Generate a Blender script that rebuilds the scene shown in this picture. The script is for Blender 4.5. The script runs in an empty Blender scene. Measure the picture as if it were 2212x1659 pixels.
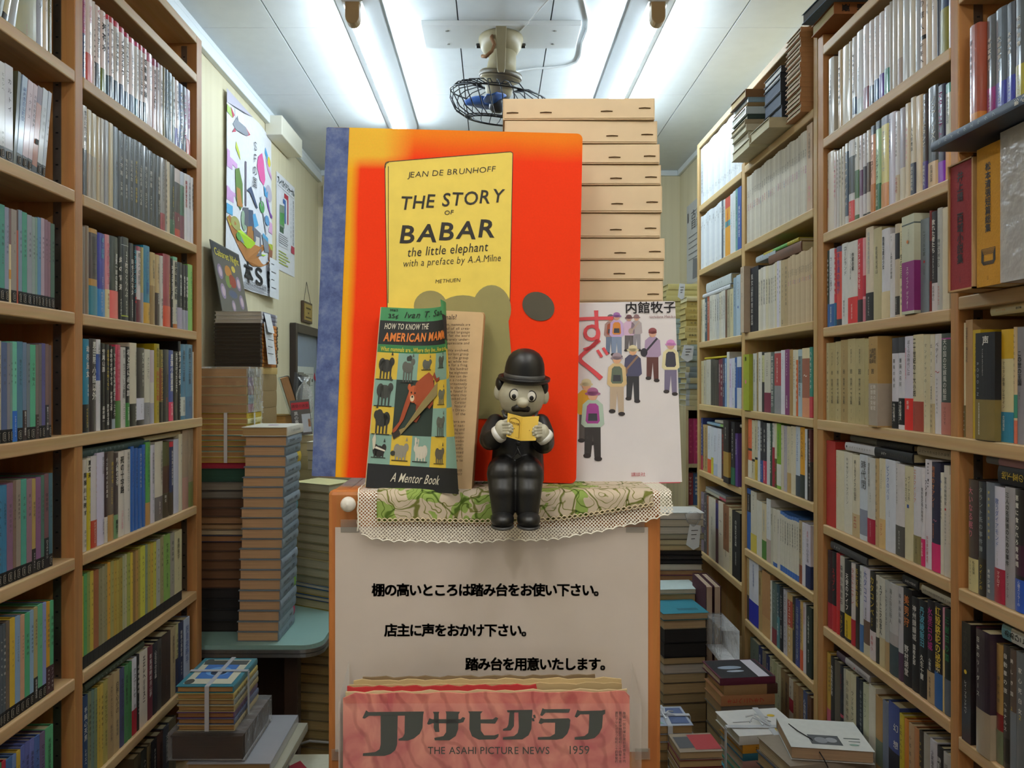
import bpy, math, random
from mathutils import Vector, Matrix
rnd = random.Random(7)
R = math.radians
sc = bpy.context.scene
col = sc.collection

# ------------------------------------------------------------------ camera, light, exposure
EYE = 1.45                      # eye height of the photographer, metres
F, CX, CY = 1661.0, 1066.0, 817.0   # focal length and vanishing point in photo pixels
cam = bpy.data.cameras.new('camera'); cam.sensor_width = 36.0; cam.lens = 36.0 * F / 2212
cam.shift_x = (1106 - CX) / 2212; cam.shift_y = -(829.5 - CY) / 2212
cam.clip_start = 0.02
camo = bpy.data.objects.new('camera', cam); col.objects.link(camo)
camo.location = (0, 0, EYE); camo.rotation_euler = (R(90), 0, 0); sc.camera = camo
w = bpy.data.worlds.new('world'); sc.world = w; w.use_nodes = True
w.node_tree.nodes['Background'].inputs[0].default_value = (1.0, .96, .9, 1)
w.node_tree.nodes['Background'].inputs[1].default_value = .22     # daylight from the open shop front behind the photographer
sc.view_settings.view_transform = 'Standard'; sc.view_settings.look = 'None'
sc.view_settings.gamma = 1; sc.view_settings.exposure = 0.0; sc.view_settings.use_curve_mapping = False
sc.cycles.max_bounces = 6; sc.cycles.diffuse_bounces = 4; sc.cycles.glossy_bounces = 3
sc.cycles.transparent_max_bounces = 12; sc.cycles.use_adaptive_sampling = True
TUBE_BACK, TUBE_FRONT = 45.0, 58.0     # strength of the fluorescent tubes over the room / over the photographer
COOL, WARM = (.76, .90, 1.0), (1.0, .97, .93)

def at(px, py, Y):              # a photo pixel seen at depth Y -> a point in the room
    return Vector(((px - CX) * Y / F, Y, EYE - (py - CY) * Y / F))

# ------------------------------------------------------------------ colour and materials
def lin(h):
    h = h.lstrip('#')
    if len(h) == 3: h = ''.join(c * 2 for c in h)
    o = []
    for k in (0, 2, 4):
        c = int(h[k:k + 2], 16) / 255
        o.append(c / 12.92 if c <= .04045 else ((c + .055) / 1.055) ** 2.4)
    return (*o, 1)
_m = {}
def N(nt, t, **k):
    n = nt.nodes.new(t)
    for a, b in k.items():
        if a in ('ins',):
            for i, v in b.items(): n.inputs[i].default_value = v
        else: setattr(n, a, b)
    return n
def mat(hexc, kind='paper'):
    """paper / cloth / gloss / plastic / metal ... : one plain colour with a little tooth and wear."""
    key = (hexc, kind)
    if key in _m: return _m[key]
    m = bpy.data.materials.new(kind + '_' + hexc); m.use_nodes = True; nt = m.node_tree; b = nt.nodes['Principled BSDF']
    c = lin(hexc)
    rough, coat, metal, nsc, amt = {'paper': (.62, 0, 0, 60, .10), 'gloss': (.38, .85, 0, 30, .06), 'cloth': (.85, 0, 0, 300, .18), 'plastic': (.35, .1, 0, 20, .03),
        'ink': (.6, 0, 0, 80, .02), 'metal': (.38, 0, .9, 40, .12), 'paint': (.45, .05, 0, 15, .04), 'vinyl': (.42, 0, 0, 40, .06), 'board': (.72, 0, 0, 25, .10), 'matte': (.9, 0, 0, 20, .05)}[kind]
    tc = N(nt, 'ShaderNodeTexCoord'); no = N(nt, 'ShaderNodeTexNoise', ins={'Scale': nsc, 'Detail': 3.0})
    nt.links.new(tc.outputs['Object'], no.inputs['Vector'])
    mx = N(nt, 'ShaderNodeMix', data_type='RGBA'); mx.inputs[6].default_value = tuple(min(1, v * (1 + amt)) for v in c[:3]) + (1,)
    mx.inputs[7].default_value = tuple(v * (1 - amt) for v in c[:3]) + (1,)
    nt.links.new(no.outputs['Fac'], mx.inputs[0]); nt.links.new(mx.outputs[2], b.inputs['Base Color'])
    b.inputs['Roughness'].default_value = rough; b.inputs['Metallic'].default_value = metal; b.inputs['Coat Weight'].default_value = coat; b.inputs['Coat Roughness'].default_value = .12
    if kind in ('cloth', 'gloss'):
        bp = N(nt, 'ShaderNodeBump', ins={'Strength': .25 if kind == 'cloth' else .12, 'Distance': .002}); nt.links.new(no.outputs['Fac'], bp.inputs['Height']); nt.links.new(bp.outputs[0], b.inputs['Normal'])
    _m[key] = m; return m
def pages(hexc='d8c9a0', axis=0):
    """Edges of a block of paper: fine leaves along one axis of the object."""
    key = ('pages', hexc, axis)
    if key in _m: return _m[key]
    m = bpy.data.materials.new('pages_' + hexc); m.use_nodes = True; nt = m.node_tree; b = nt.nodes['Principled BSDF']; c = lin(hexc)
    tc = N(nt, 'ShaderNodeTexCoord'); mp = N(nt, 'ShaderNodeMapping'); s = [6, 6, 6]; s[axis] = 1400
    mp.inputs['Scale'].default_value = s; no = N(nt, 'ShaderNodeTexNoise', ins={'Scale': 1.0, 'Detail': 2.0})
    nt.links.new(tc.outputs['Object'], mp.inputs[0]); nt.links.new(mp.outputs[0], no.inputs['Vector'])
    rp = N(nt, 'ShaderNodeValToRGB'); rp.color_ramp.elements[0].position = .35; rp.color_ramp.elements[1].position = .65
    rp.color_ramp.elements[0].color = tuple(v * .72 for v in c[:3]) + (1,); rp.color_ramp.elements[1].color = c
    nt.links.new(no.outputs['Fac'], rp.inputs[0]); nt.links.new(rp.outputs[0], b.inputs['Base Color']); b.inputs['Roughness'].default_value = .8
    _m[key] = m; return m
def wood(a, b_, axis, key, scale=1.0, rough=.5):
    k = ('wood', key, axis)
    if k in _m: return _m[k]
    m = bpy.data.materials.new('wood_' + key); m.use_nodes = True; nt = m.node_tree; b = nt.nodes['Principled BSDF']
    tc = N(nt, 'ShaderNodeTexCoord'); mp = N(nt, 'ShaderNodeMapping'); s = [26 * scale] * 3; s[axis] = 1.6 * scale; mp.inputs['Scale'].default_value = s
    no = N(nt, 'ShaderNodeTexNoise', ins={'Scale': 1.0, 'Detail': 5.0, 'Roughness': .6, 'Distortion': .6}); nt.links.new(tc.outputs['Object'], mp.inputs[0]); nt.links.new(mp.outputs[0], no.inputs['Vector'])
    rp = N(nt, 'ShaderNodeValToRGB'); e = rp.color_ramp.elements; e[0].position = .3; e[1].position = .7; e[0].color = lin(a); e[1].color = lin(b_)
    n2 = N(nt, 'ShaderNodeTexNoise', ins={'Scale': 9.0, 'Detail': 2.0}); mp2 = N(nt, 'ShaderNodeMapping'); s2 = [14 * scale] * 3; s2[axis] = .5; mp2.inputs['Scale'].default_value = s2
    nt.links.new(tc.outputs['Object'], mp2.inputs[0]); nt.links.new(mp2.outputs[0], n2.inputs['Vector'])
    ml = N(nt, 'ShaderNodeMix', data_type='RGBA', blend_type='MULTIPLY'); ml.inputs[0].default_value = .22
    nt.links.new(no.outputs['Fac'], rp.inputs[0]); nt.links.new(rp.outputs[0], ml.inputs[6]); nt.links.new(n2.outputs['Color'], ml.inputs[7]); nt.links.new(ml.outputs[2], b.inputs['Base Color'])
    b.inputs['Roughness'].default_value = rough
    _m[k] = m; return m
def clear(key='clear', tint=(1, 1, 1, 1), op=.14, rough=.12, bump=0, bscale=30):
    """Thin clear plastic film: mostly see-through with a gloss on top."""
    k = ('clear', key)
    if k in _m: return _m[k]
    m = bpy.data.materials.new('plastic_film_' + key); m.use_nodes = True; nt = m.node_tree; b = nt.nodes['Principled BSDF']; out = nt.nodes['Material Output']
    b.inputs['Base Color'].default_value = tint; b.inputs['Roughness'].default_value = rough; b.inputs['Specular IOR Level'].default_value = .8
    tr = N(nt, 'ShaderNodeBsdfTransparent'); mx = N(nt, 'ShaderNodeMixShader'); fr = N(nt, 'ShaderNodeFresnel', ins={'IOR': 1.4})
    ad = N(nt, 'ShaderNodeMath', operation='ADD', use_clamp=True); ad.inputs[1].default_value = op
    nt.links.new(fr.outputs[0], ad.inputs[0]); nt.links.new(ad.outputs[0], mx.inputs[0]); nt.links.new(tr.outputs[0], mx.inputs[1]); nt.links.new(b.outputs[0], mx.inputs[2]); nt.links.new(mx.outputs[0], out.inputs[0])
    if bump:
        tc = N(nt, 'ShaderNodeTexCoord'); no = N(nt, 'ShaderNodeTexNoise', ins={'Scale': bscale, 'Detail': 3.0}); nt.links.new(tc.outputs['Object'], no.inputs['Vector'])
        bp = N(nt, 'ShaderNodeBump', ins={'Strength': bump, 'Distance': .01}); nt.links.new(no.outputs['Fac'], bp.inputs['Height']); nt.links.new(bp.outputs[0], b.inputs['Normal']); nt.links.new(bp.outputs[0], fr.inputs['Normal'])
    _m[k] = m; return m
def emit(rgb, s, key):
    m = bpy.data.materials.new('glow_' + key); m.use_nodes = True; b = m.node_tree.nodes['Principled BSDF']
    b.inputs['Base Color'].default_value = (.9, .9, .9, 1); b.inputs['Emission Color'].default_value = (*rgb, 1); b.inputs['Emission Strength'].default_value = s
    return m

# ------------------------------------------------------------------ mesh building
class MB:
    def __init__(s): s.v = []; s.f = []; s.m = []; s.mats = []; s.idx = {}
    def mi(s, m):
        k = m.name
        if k not in s.idx: s.idx[k] = len(s.mats); s.mats.append(m)
        return s.idx[k]
    def add(s, vs, fs, m, M=None):
        o = len(s.v); i = s.mi(m)
        s.v += [tuple(M @ Vector(p)) for p in vs] if M is not None else [tuple(p) for p in vs]
        s.f += [tuple(o + k for k in f) for f in fs]; s.m += [i] * len(fs); return s
    def box(s, x0, x1, y0, y1, z0, z1, m, M=None):
        vs = [(x, y, z) for z in (z0, z1) for y in (y0, y1) for x in (x0, x1)]
        return s.add(vs, [(0, 2, 3, 1), (4, 5, 7, 6), (0, 1, 5, 4), (2, 6, 7, 3), (0, 4, 6, 2), (1, 3, 7, 5)], m, M)
    def lathe(s, prof, m, seg=24, M=None, sx=1, sy=1, caps=True):
        """prof: [(r, z)] turned round z."""
        vs = []; fs = []; n = len(prof)
        for k in range(seg):
            a = 2 * math.pi * k / seg
            vs += [(r * math.cos(a) * sx, r * math.sin(a) * sy, z) for r, z in prof]
        for k in range(seg):
            k2 = (k + 1) % seg
            for j in range(n - 1): fs.append((k * n + j, k2 * n + j, k2 * n + j + 1, k * n + j + 1))
        if caps:
            if prof[0][0] > 1e-6: fs.append(tuple(k * n for k in range(seg))[::-1])
            if prof[-1][0] > 1e-6: fs.append(tuple(k * n + n - 1 for k in range(seg)))
        return s.add(vs, fs, m, M)
    def ball(s, c, r, m, seg=20, rings=12, M=None):
        rx, ry, rz = r if isinstance(r, (tuple, list)) else (r, r, r)
        T = Matrix.Translation(c) @ (M or Matrix()) @ Matrix.Diagonal((rx, ry, rz, 1))
        return s.lathe([(math.sin(math.pi * k / rings), -math.cos(math.pi * k / rings)) for k in range(rings + 1)], m, seg, T)
    def tube(s, pts, r, m, seg=8, closed=False):
        pts = [Vector(p) for p in pts]; n = len(pts); rr = r if isinstance(r, (list, tuple)) else [r] * n; vs = []; fs = []
        up = None
        for k, p in enumerate(pts):
            t = (pts[(k + 1) % n] - pts[k - 1]) if closed or 0 < k < n - 1 else (pts[1] - pts[0] if k == 0 else pts[-1] - pts[-2])
            t.normalize()
            if up is None: up = t.orthogonal().normalized()
            else: up = (up - t * up.dot(t)); up = up.normalized() if up.length > 1e-6 else t.orthogonal().normalized()
            b = t.cross(up)
            vs += [tuple(p + (up * math.cos(2 * math.pi * j / seg) + b * math.sin(2 * math.pi * j / seg)) * rr[k]) for j in range(seg)]
        for k in range(n if closed else n - 1):
            k2 = (k + 1) % n
            for j in range(seg): fs.append((k * seg + j, k * seg + (j + 1) % seg, k2 * seg + (j + 1) % seg, k2 * seg + j))
        if not closed: fs += [tuple(range(seg))[::-1], tuple((n - 1) * seg + j for j in range(seg))]
        return s.add(vs, fs, m)
    def prism(s, poly, y0, y1, m, M=None):
        """poly in x,z; extruded from y0 (front) to y1."""
        n = len(poly); vs = [(x, y0, z) for x, z in poly] + [(x, y1, z) for x, z in poly]
        fs = [tuple(range(n)), tuple(range(2 * n - 1, n - 1, -1))] + [(k, k + n, (k + 1) % n + n, (k + 1) % n) for k in range(n)]
        return s.add(vs, fs, m, M)
    def mesh(s, name, smooth=False):
        me = bpy.data.meshes.new(name); me.from_pydata(s.v, [], s.f)
        for m in s.mats: me.materials.append(m)
        me.polygons.foreach_set('material_index', s.m)
        if smooth: me.polygons.foreach_set('use_smooth', [True] * len(s.f))
        me.update(); return me
    def obj(s, name, parent=None, smooth=False, bevel=0, M=None, fix=False):
        me = s.mesh(name, smooth)
        if fix:
            import bmesh
            bm = bmesh.new(); bm.from_mesh(me); bmesh.ops.recalc_face_normals(bm, faces=bm.faces); bm.to_mesh(me); bm.free()
        o = bpy.data.objects.new(name, me); col.objects.link(o)
        if parent: o.parent = parent
        if M is not None: o.matrix_local = M
        if bevel:
            b = o.modifiers.new('bevel', 'BEVEL'); b.width = bevel; b.segments = 2; b.limit_method = 'ANGLE'; b.angle_limit = R(40)
        if smooth and bevel == 0:
            pass
        return o
def tag(o, label, cat, group=None):
    o['label'] = label; o['category'] = cat
    if group: o['group'] = group
    return o
def struct(o): o['kind'] = 'structure'; return o
def thing(name, label, cat, loc=(0, 0, 0), rz=0, group=None):
    o = bpy.data.objects.new(name, None); col.objects.link(o); o.location = loc; o.rotation_euler = (0, 0, rz); o.empty_display_size = .02
    return tag(o, label, cat, group)
def autosmooth(o, ang=35):
    me = o.data
    me.polygons.foreach_set('use_smooth', [True] * len(me.polygons))
    try: me.set_sharp_from_angle(angle=R(ang))
    except Exception: pass
    return o

# ------------------------------------------------------------------ lettering (built from the text curve's outlines)
_fc = bpy.data.curves.new('lettering', 'FONT'); _fc.resolution_u = 3
_fo = bpy.data.objects.new('lettering', _fc); _g = {}
def glyph(ch, bold=0.0):
    sh = bold if ord(ch) > 0x2e00 else 0
    if sh: bold = 0
    k = (ch, bold, sh)
    if k not in _g and sh:
        vs, fs, adv = glyph(ch); V = []; Q = []
        for dx, dy in ((-sh, -sh), (sh, -sh), (-sh, sh), (sh, sh)):
            o = len(V); V += [(x + dx * .8, y + dy * .8) for x, y in vs]; Q += [tuple(o + i for i in f) for f in fs]
        _g[k] = (V, Q, adv)
    if k not in _g:
        _fc.body = ch; _fc.offset = bold; me = bpy.data.meshes.new_from_object(_fo)
        vs = [(v.co.x, v.co.y) for v in me.vertices]; fs = [tuple(p.vertices) for p in me.polygons]
        adv = 1.0 if ord(ch) > 0x2e00 else (max((x for x, y in vs), default=.2) + .07)
        if vs and ord(ch) > 0x2e00: pass
        bpy.data.meshes.remove(me); _g[k] = (vs, fs, adv)
    return _g[k]
TURN = set('ー－〜…―（）「」『』')
def put(mb, chars, m, fn, bold=0.0):
    """chars: [(ch, cx, cy, size, turned)] laid out in a plane; fn(x, y) -> 3D point."""
    for ch, cx, cy, sz, tr in chars:
        vs, fs, adv = glyph(ch, bold)
        if not vs: continue
        if ord(ch) > 0x2e00: ox, oy = .5, .38
        else: ox, oy = (min(v[0] for v in vs) + max(v[0] for v in vs)) / 2, .35
        sx, sy = sz if isinstance(sz, tuple) else (sz, sz)
        P = []
        for x, y in vs:
            x -= ox; y -= oy
            if tr: x, y = y, -x
            P.append(fn(cx + x * sx, cy + y * sy))
        mb.add(P, fs, m)
def hline(text, x, y, size, width=None, bold=0, slant=0):
    """horizontal line of text starting at x (left) with baseline centre y: list for put(); width stretches it to fit."""
    adv = [(.32 if c == ' ' else glyph(c, bold)[2]) for c in text]; tot = sum(adv); s = size; sxx = size
    if width: sxx = width / tot
    out = []; cx = x
    for c, a in zip(text, adv):
        if c != ' ':
            out.append((c, cx + a * sxx / 2, y + slant * (cx - x), (sxx, size), False))
        cx += a * sxx
    return out
def vline(text, x, top, bot, size):
    n = max(1, len(text)); st = (top - bot) / n
    s = min(size, st * 1.02 if st < size else size)
    return [(c, x, top - st * (k + .5), s, c in TURN or (ord(c) < 0x2e00 and c not in '0123456789・')) for k, c in enumerate(text) if c != ' ']

# ------------------------------------------------------------------ names for colours and counts
import colorsys
def cname(h):
    h = h.lstrip('#'); h = ''.join(c * 2 for c in h) if len(h) == 3 else h
    r, g, b = (int(h[k:k + 2], 16) / 255 for k in (0, 2, 4)); hh, s, v = colorsys.rgb_to_hsv(r, g, b); hh *= 360
    if v < .22: return 'black'
    if s < .10: return 'white' if v > .80 else 'pale grey' if v > .62 else 'grey' if v > .4 else 'dark grey'
    if s < .22 and v > .72: return {0: 'pinkish white', 1: 'cream', 2: 'pale green', 3: 'bluish white', 4: 'lilac white'}[0 if hh < 22 or hh > 330 else 1 if hh < 75 else 2 if hh < 165 else 3 if hh < 245 else 4]
    n = 'red' if hh < 12 or hh > 345 else 'orange' if hh < 32 else 'ochre' if hh < 46 else 'yellow' if hh < 66 else 'green' if hh < 165 else 'teal' if hh < 198 else 'blue' if hh < 248 else 'purple' if hh < 295 else 'magenta'
    if n == 'orange' and s < .62: n = 'brown' if v < .72 else 'tan'
    if n == 'ochre' and s < .6: n = 'beige' if v > .66 else 'drab brown'
    if n == 'yellow' and v < .62: n = 'olive'
    if n == 'red' and v < .5: n = 'maroon'
    if n in ('green', 'blue', 'teal', 'purple') and v < .42: n = 'dark ' + n
    if n in ('green', 'blue', 'purple') and s < .35 and v > .55: n = 'pale ' + n
    return n
ORD = 'first second third fourth fifth sixth seventh eighth ninth tenth eleventh twelfth thirteenth fourteenth fifteenth sixteenth seventeenth eighteenth nineteenth twentieth'.split()
def ordn(n):
    if n <= 20: return ORD[n - 1]
    t = ('twenty', 'thirty', 'forty', 'fifty')[n // 10 - 2]
    return t + '-' + ORD[n % 10 - 1] if n % 10 else t[:-1] + 'ieth'

# ------------------------------------------------------------------ books
INK = {'w': 'e8e4da', 'k': '1b1917', 'r': 'b3262a', 'y': 'd9b93c', 'b': '2f4f96', 'g': '2e7a4a', 'p': 'd8788c', 'o': 'd9803a', 'c': '63b0c4', 'm': 'b0307c', 'n': '4a4640', 's': '9aa2a6'}
POOL = '人日本山夜月花女男海風死夢城島影森町家道手水火光心空白黒青赤鳥魚石木金天地少年時世界文学の小説'
KANA = 'アイウエオカキクケコサシスセソタテトナニノハヒフヘホマミムメモラリルレロン'
def spine_y(x, t, bul):        # depth of the spine's surface at x (0 at the middle)
    u = min(1.0, abs(2 * x / t)); return bul * (u ** 2.2)
def book_mesh(t, h, d, cover, bands=(), texts=(), bul=.0022, kind='paper', board=.0022, pagecol='d8c9a0', over=.003, marks=(), seed=0, belly=False, own_pages=True):
    """local frame: spine faces -y, x = thickness (centred), z = height from 0. returns (cover MB, pages MB or None, band MB or None)"""
    mb = MB(); n = 6 if bul > .0006 else 1
    prof = [(-t / 2, d)] + [(-t / 2 + t * k / n, spine_y(-t / 2 + t * k / n, t, bul)) for k in range(n + 1)] + [(t / 2, d)]
    cuts = sorted({0.0, 1.0, *[b[0] for b in bands if not b[3]], *[b[1] for b in bands if not b[3]]})
    def shell(mb, prof, z0, z1, m, off=0):
        P = [(x + (off if x > 0 else -off if x < 0 else 0), y - (off if y < d else 0)) for x, y in prof]; k = len(P)
        vs = [(x, y, z0) for x, y in P] + [(x, y, z1) for x, y in P]
        mb.add(vs, [(j, j + 1, j + 1 + k, j + k) for j in range(k - 1)], m)
    for a, b in zip(cuts, cuts[1:]):
        c = cover
        for b0, b1, bc, be in bands:
            if not be and b0 <= (a + b) / 2 <= b1: c = bc
        shell(mb, prof, a * h, b * h, mat(c, kind))
    top = cover
    for b0, b1, bc, be in bands:
        if not be and b1 >= 1: top = bc
    for z, fl, cc in ((h, 1, top), (0, -1, cover)):       # board rims at head and tail
        m = mat(cc, kind); bo = min(board, t * .2); yi = max(bul, .0008) + board
        for s in (-1, 1):
            vs = [(s * t / 2, spine_y(t / 2, t, bul), z), (s * t / 2, d, z), (s * (t / 2 - bo), d, z), (s * (t / 2 - bo), yi, z)]
            f = (0, 1, 2, 3); mb.add(vs, [f if s * fl > 0 else f[::-1]], m)
        P = prof[1:-1]; vs = [(x, y, z) for x, y in P] + [(t / 2 - bo, yi, z), (-t / 2 + bo, yi, z)]
        f = tuple(range(len(vs))); mb.add(vs, [f if fl > 0 else f[::-1]], m)
    pm = MB(); bo = min(board, t * .2)
    pm.box(-t / 2 + bo, t / 2 - bo, max(bul, .0008) + .001, d - over, over * .5, h - over, pages(pagecol, 0))
    bm = None
    for b0, b1, bc, be in bands:
        if be:
            bm = bm or MB(); shell(bm, prof, max(b0 * h, .0006), b1 * h, mat(bc, 'gloss' if kind == 'gloss' else 'paper'), .0004)
    lift = .0008
    fn = lambda x, z: (x, spine_y(x, t, bul) - lift, z)
    for ch, inkc in texts: put(bm if (bm is not None and inkc[1]) else mb, ch, mat(INK.get(inkc[0], inkc[0]), 'ink'), fn, inkc[2])
    for poly, c in marks:
        mb.add([fn(x * t, z * h)[:1] + (fn(x * t, z * h)[1] + .0003,) + fn(x * t, z * h)[2:] for x, z in poly], [tuple(range(len(poly)))], mat(c, 'ink'))
    return mb, pm, bm
def parse_bands(s):
    out = []
    for p in [q for q in s.split('|') if q]:
        e = p.startswith('*'); a, b, c = p.lstrip('*').split(); out.append((float(a), float(b), c, e))
    return out
def parse_texts(s, t, h, bands, seed):
    """'text top bottom ink [size] [dx]' joined by |; ~n draws n small characters too fine to read."""
    out = []; rr = random.Random(seed)
    for p in [q for q in s.split('|') if q]:
        q = p.split(); tx = q[0]; top, bot, ink = float(q[1]), float(q[2]), q[3]; sz = float(q[4]) if len(q) > 4 else .62; dx = float(q[5]) if len(q) > 5 else 0
        if tx.startswith('~'): 
            n = int(tx[1:] or 5); pool = POOL if rr.random() < .6 else KANA; tx = ''.join(rr.choice(pool) for _ in range(n))
        tx = tx.replace('_', ' '); bold = .02 if ink.isupper() else 0.0
        inb = any(e and (1 - top) * h <= b1 * h + 1e-6 for b0, b1, c, e in bands)
        out.append((vline(tx, dx * t, (1 - top) * h, (1 - bot) * h, sz * t), (ink.lower() if len(ink) == 1 else ink, inb, bold)))
    return out
def book(name, label, group, t, h, d, cover, bands='', texts='', M=None, bul=.0022, kind='paper', seed=0, show_pages=False, pagecol='d8c9a0', marks=(), cat='book', board=.0022):
    B = parse_bands(bands); T = parse_texts(texts, t, h, B, seed)
    mb, pm, bm = book_mesh(t, h, d, cover, B, T, bul, kind, board, pagecol, marks=marks)
    if not show_pages:
        for f_, m_ in zip(pm.f, pm.m): pass
        mb.add(pm.v, pm.f, pm.mats[0])
    o = mb.obj(name); o.matrix_world = M if M is not None else Matrix()
    tag(o, label, cat, group)
    if show_pages: pm.obj('page_block', o)
    if bm: bm.obj('belly_band', o)
    return o
def lying(x, y, z, rz, t):
    """matrix for a book lying flat: spine towards -y turned by rz, its middle at x, y and its lower cover at z."""
    return Matrix.Translation((x, y, z + t / 2)) @ Matrix.Rotation(rz, 4, 'Z') @ Matrix.Rotation(R(-90), 4, 'Y')
# ------------------------------------------------------------------ the room
WL, WR, WB, WF, CEIL = -.99, 1.052, 4.34, -1.2, EYE + 1.17
def wallpaper():
    m = bpy.data.materials.new('wall_cream_panel'); m.use_nodes = True; nt = m.node_tree; b = nt.nodes['Principled BSDF']
    tc = N(nt, 'ShaderNodeTexCoord'); mp = N(nt, 'ShaderNodeMapping'); mp.inputs['Scale'].default_value = (30, 30, 1.2)
    no = N(nt, 'ShaderNodeTexNoise', ins={'Scale': 1.0, 'Detail': 4.0}); nt.links.new(tc.outputs['Object'], mp.inputs[0]); nt.links.new(mp.outputs[0], no.inputs['Vector'])
    rp = N(nt, 'ShaderNodeValToRGB'); e = rp.color_ramp.elements; e[0].position = .3; e[1].position = .7; e[0].color = lin('d3c9a8'); e[1].color = lin('dbd2b3')
    nt.links.new(no.outputs['Fac'], rp.inputs[0]); nt.links.new(rp.outputs[0], b.inputs['Base Color']); b.inputs['Roughness'].default_value = .45
    return m
WP = wallpaper(); WHITE = mat('dfe2e2', 'paint')
def slab(name, x0, x1, y0, y1, z0, z1, m): return struct(MB().box(x0, x1, y0, y1, z0, z1, m).obj(name))
slab('floor', WL - .1, WR + .1, WF, WB + .1, -.06, 0, mat('6a5d4c', 'matte'))
slab('wall_left', WL - .08, WL, WF, WB + .08, 0, CEIL, WP)
slab('wall_right', WR, WR + .08, WF, WB + .08, 0, CEIL, WP)
slab('wall_back', WL, WR, WB, WB + .08, 0, CEIL, WP)
# ceiling: white boards with open joints, 0.606 m modules as measured
mb = MB(); cm = mat('dde2e4', 'matte')
xs = [WL, -.72, -.116, .187, .795, WR]; g = .0022
for i, (xa, xb) in enumerate(zip(xs, xs[1:])):
    ys = [WF] + [y for y in [2.567 + .608 * k + (.33 if i in (2,) else 0) for k in range(-8, 4)] if WF < y < WB] + [WB]
    for ya, yb in zip(ys, ys[1:]): mb.box(xa + g, xb - g, ya + g * .5, yb - g * .5, CEIL, CEIL + .012, cm)
mb.box(WL - .08, WR + .08, WF, WB + .08, CEIL + .012, CEIL + .06, mat('6f7678', 'matte'))
struct(mb.obj('ceiling'))
# white cornice trims along the walls, with the cable duct on the left
tm = mat('dfe6ea', 'paint')
mb = MB(); mb.box(WL, WL + .018, WF, WB, CEIL - .02, CEIL, tm); mb.box(WL, WL + .022, WF, WB, CEIL - .066, CEIL - .024, tm); struct(mb.obj('trim_1', bevel=.003))
mb = MB(); mb.box(WR - .016, WR, WF, WB, CEIL - .03, CEIL, tm); struct(mb.obj('trim_2', bevel=.003))
mb = MB(); mb.box(WL + .018, WR - .016, WB - .016, WB, CEIL - .03, CEIL, tm); struct(mb.obj('trim_3', bevel=.003))
# junction box on the duct
mb = MB(); mb.box(WL, WL + .075, 3.33, 3.68, CEIL - .115, CEIL - .03, mat('e3dfcd', 'plastic')); tag(mb.obj('junction_box', bevel=.004), 'cream plastic junction box on the cable duct above the posters', 'junction box')
# small socket with its dark cable in the far corner
mb = MB(); mb.box(-.955, -.86, WB - .04, WB, CEIL - .20, CEIL - .085, mat('d8d2bd', 'plastic'))
o = tag(mb.obj('ceiling_socket', bevel=.004), 'cream wall socket box high in the far corner beside the blue book spine', 'socket')
MB().tube([(-.93, WB - .03, CEIL - .05), (-.90, WB - .05, CEIL - .06), (-.885, WB - .045, CEIL - .12), (-.90, WB - .045, CEIL - .17)], .006, mat('3d3a34', 'plastic')).obj('cable', o)

# ------------------------------------------------------------------ fluorescent lamps
def lamp(x, y0, y1, zc, m_t, label, col_):
    t = thing('fluorescent_lamp', label, 'lamp', (x, (y0 + y1) / 2, zc), 0, 'fluorescent ceiling lamps')
    L = (y1 - y0) / 2
    MB().prism([(-.066, 0), (.066, 0), (.066, -.012), (.03, -.052), (-.03, -.052), (-.066, -.012)], -L, L, mat('dfe4e8', 'paint')).obj('lamp_housing', t, fix=True)
    tb = MB(); r = .0155; Mx = Matrix.Translation((0, -L + .04, -.085)) @ Matrix.Rotation(R(-90), 4, 'X')
    tb.lathe([(r, 0), (r, 2 * L - .08)], m_t, 20, Mx); tb.obj('tube', t, smooth=True)
    for s in (-1, 1):
        e = MB(); yy = s * (L - .02)
        pr = [(-.021, -.03), (.021, -.03), (.021, -.095)] + [(.021 * math.cos(a), -.095 - .022 * math.sin(a)) for a in [k * math.pi / 8 for k in range(1, 8)]] + [(-.021, -.095)]
        e.prism(pr, yy - .018, yy + .018, mat('b79a70', 'plastic')); e.obj('tube_socket', t, bevel=.002, fix=True)  # white sockets seen against the lit tubes; their shade is put into this tan
TB, TF = emit(COOL, TUBE_BACK, 'cool_tube'), emit(WARM, TUBE_FRONT, 'warm_tube')
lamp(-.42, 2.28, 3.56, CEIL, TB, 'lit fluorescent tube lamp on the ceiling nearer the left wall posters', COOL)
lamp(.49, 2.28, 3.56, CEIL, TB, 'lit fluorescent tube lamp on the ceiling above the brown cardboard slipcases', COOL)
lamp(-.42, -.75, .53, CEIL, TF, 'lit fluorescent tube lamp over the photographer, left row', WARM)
lamp(.49, -.75, .53, CEIL, TF, 'lit fluorescent tube lamp over the photographer, right row', WARM)

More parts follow.
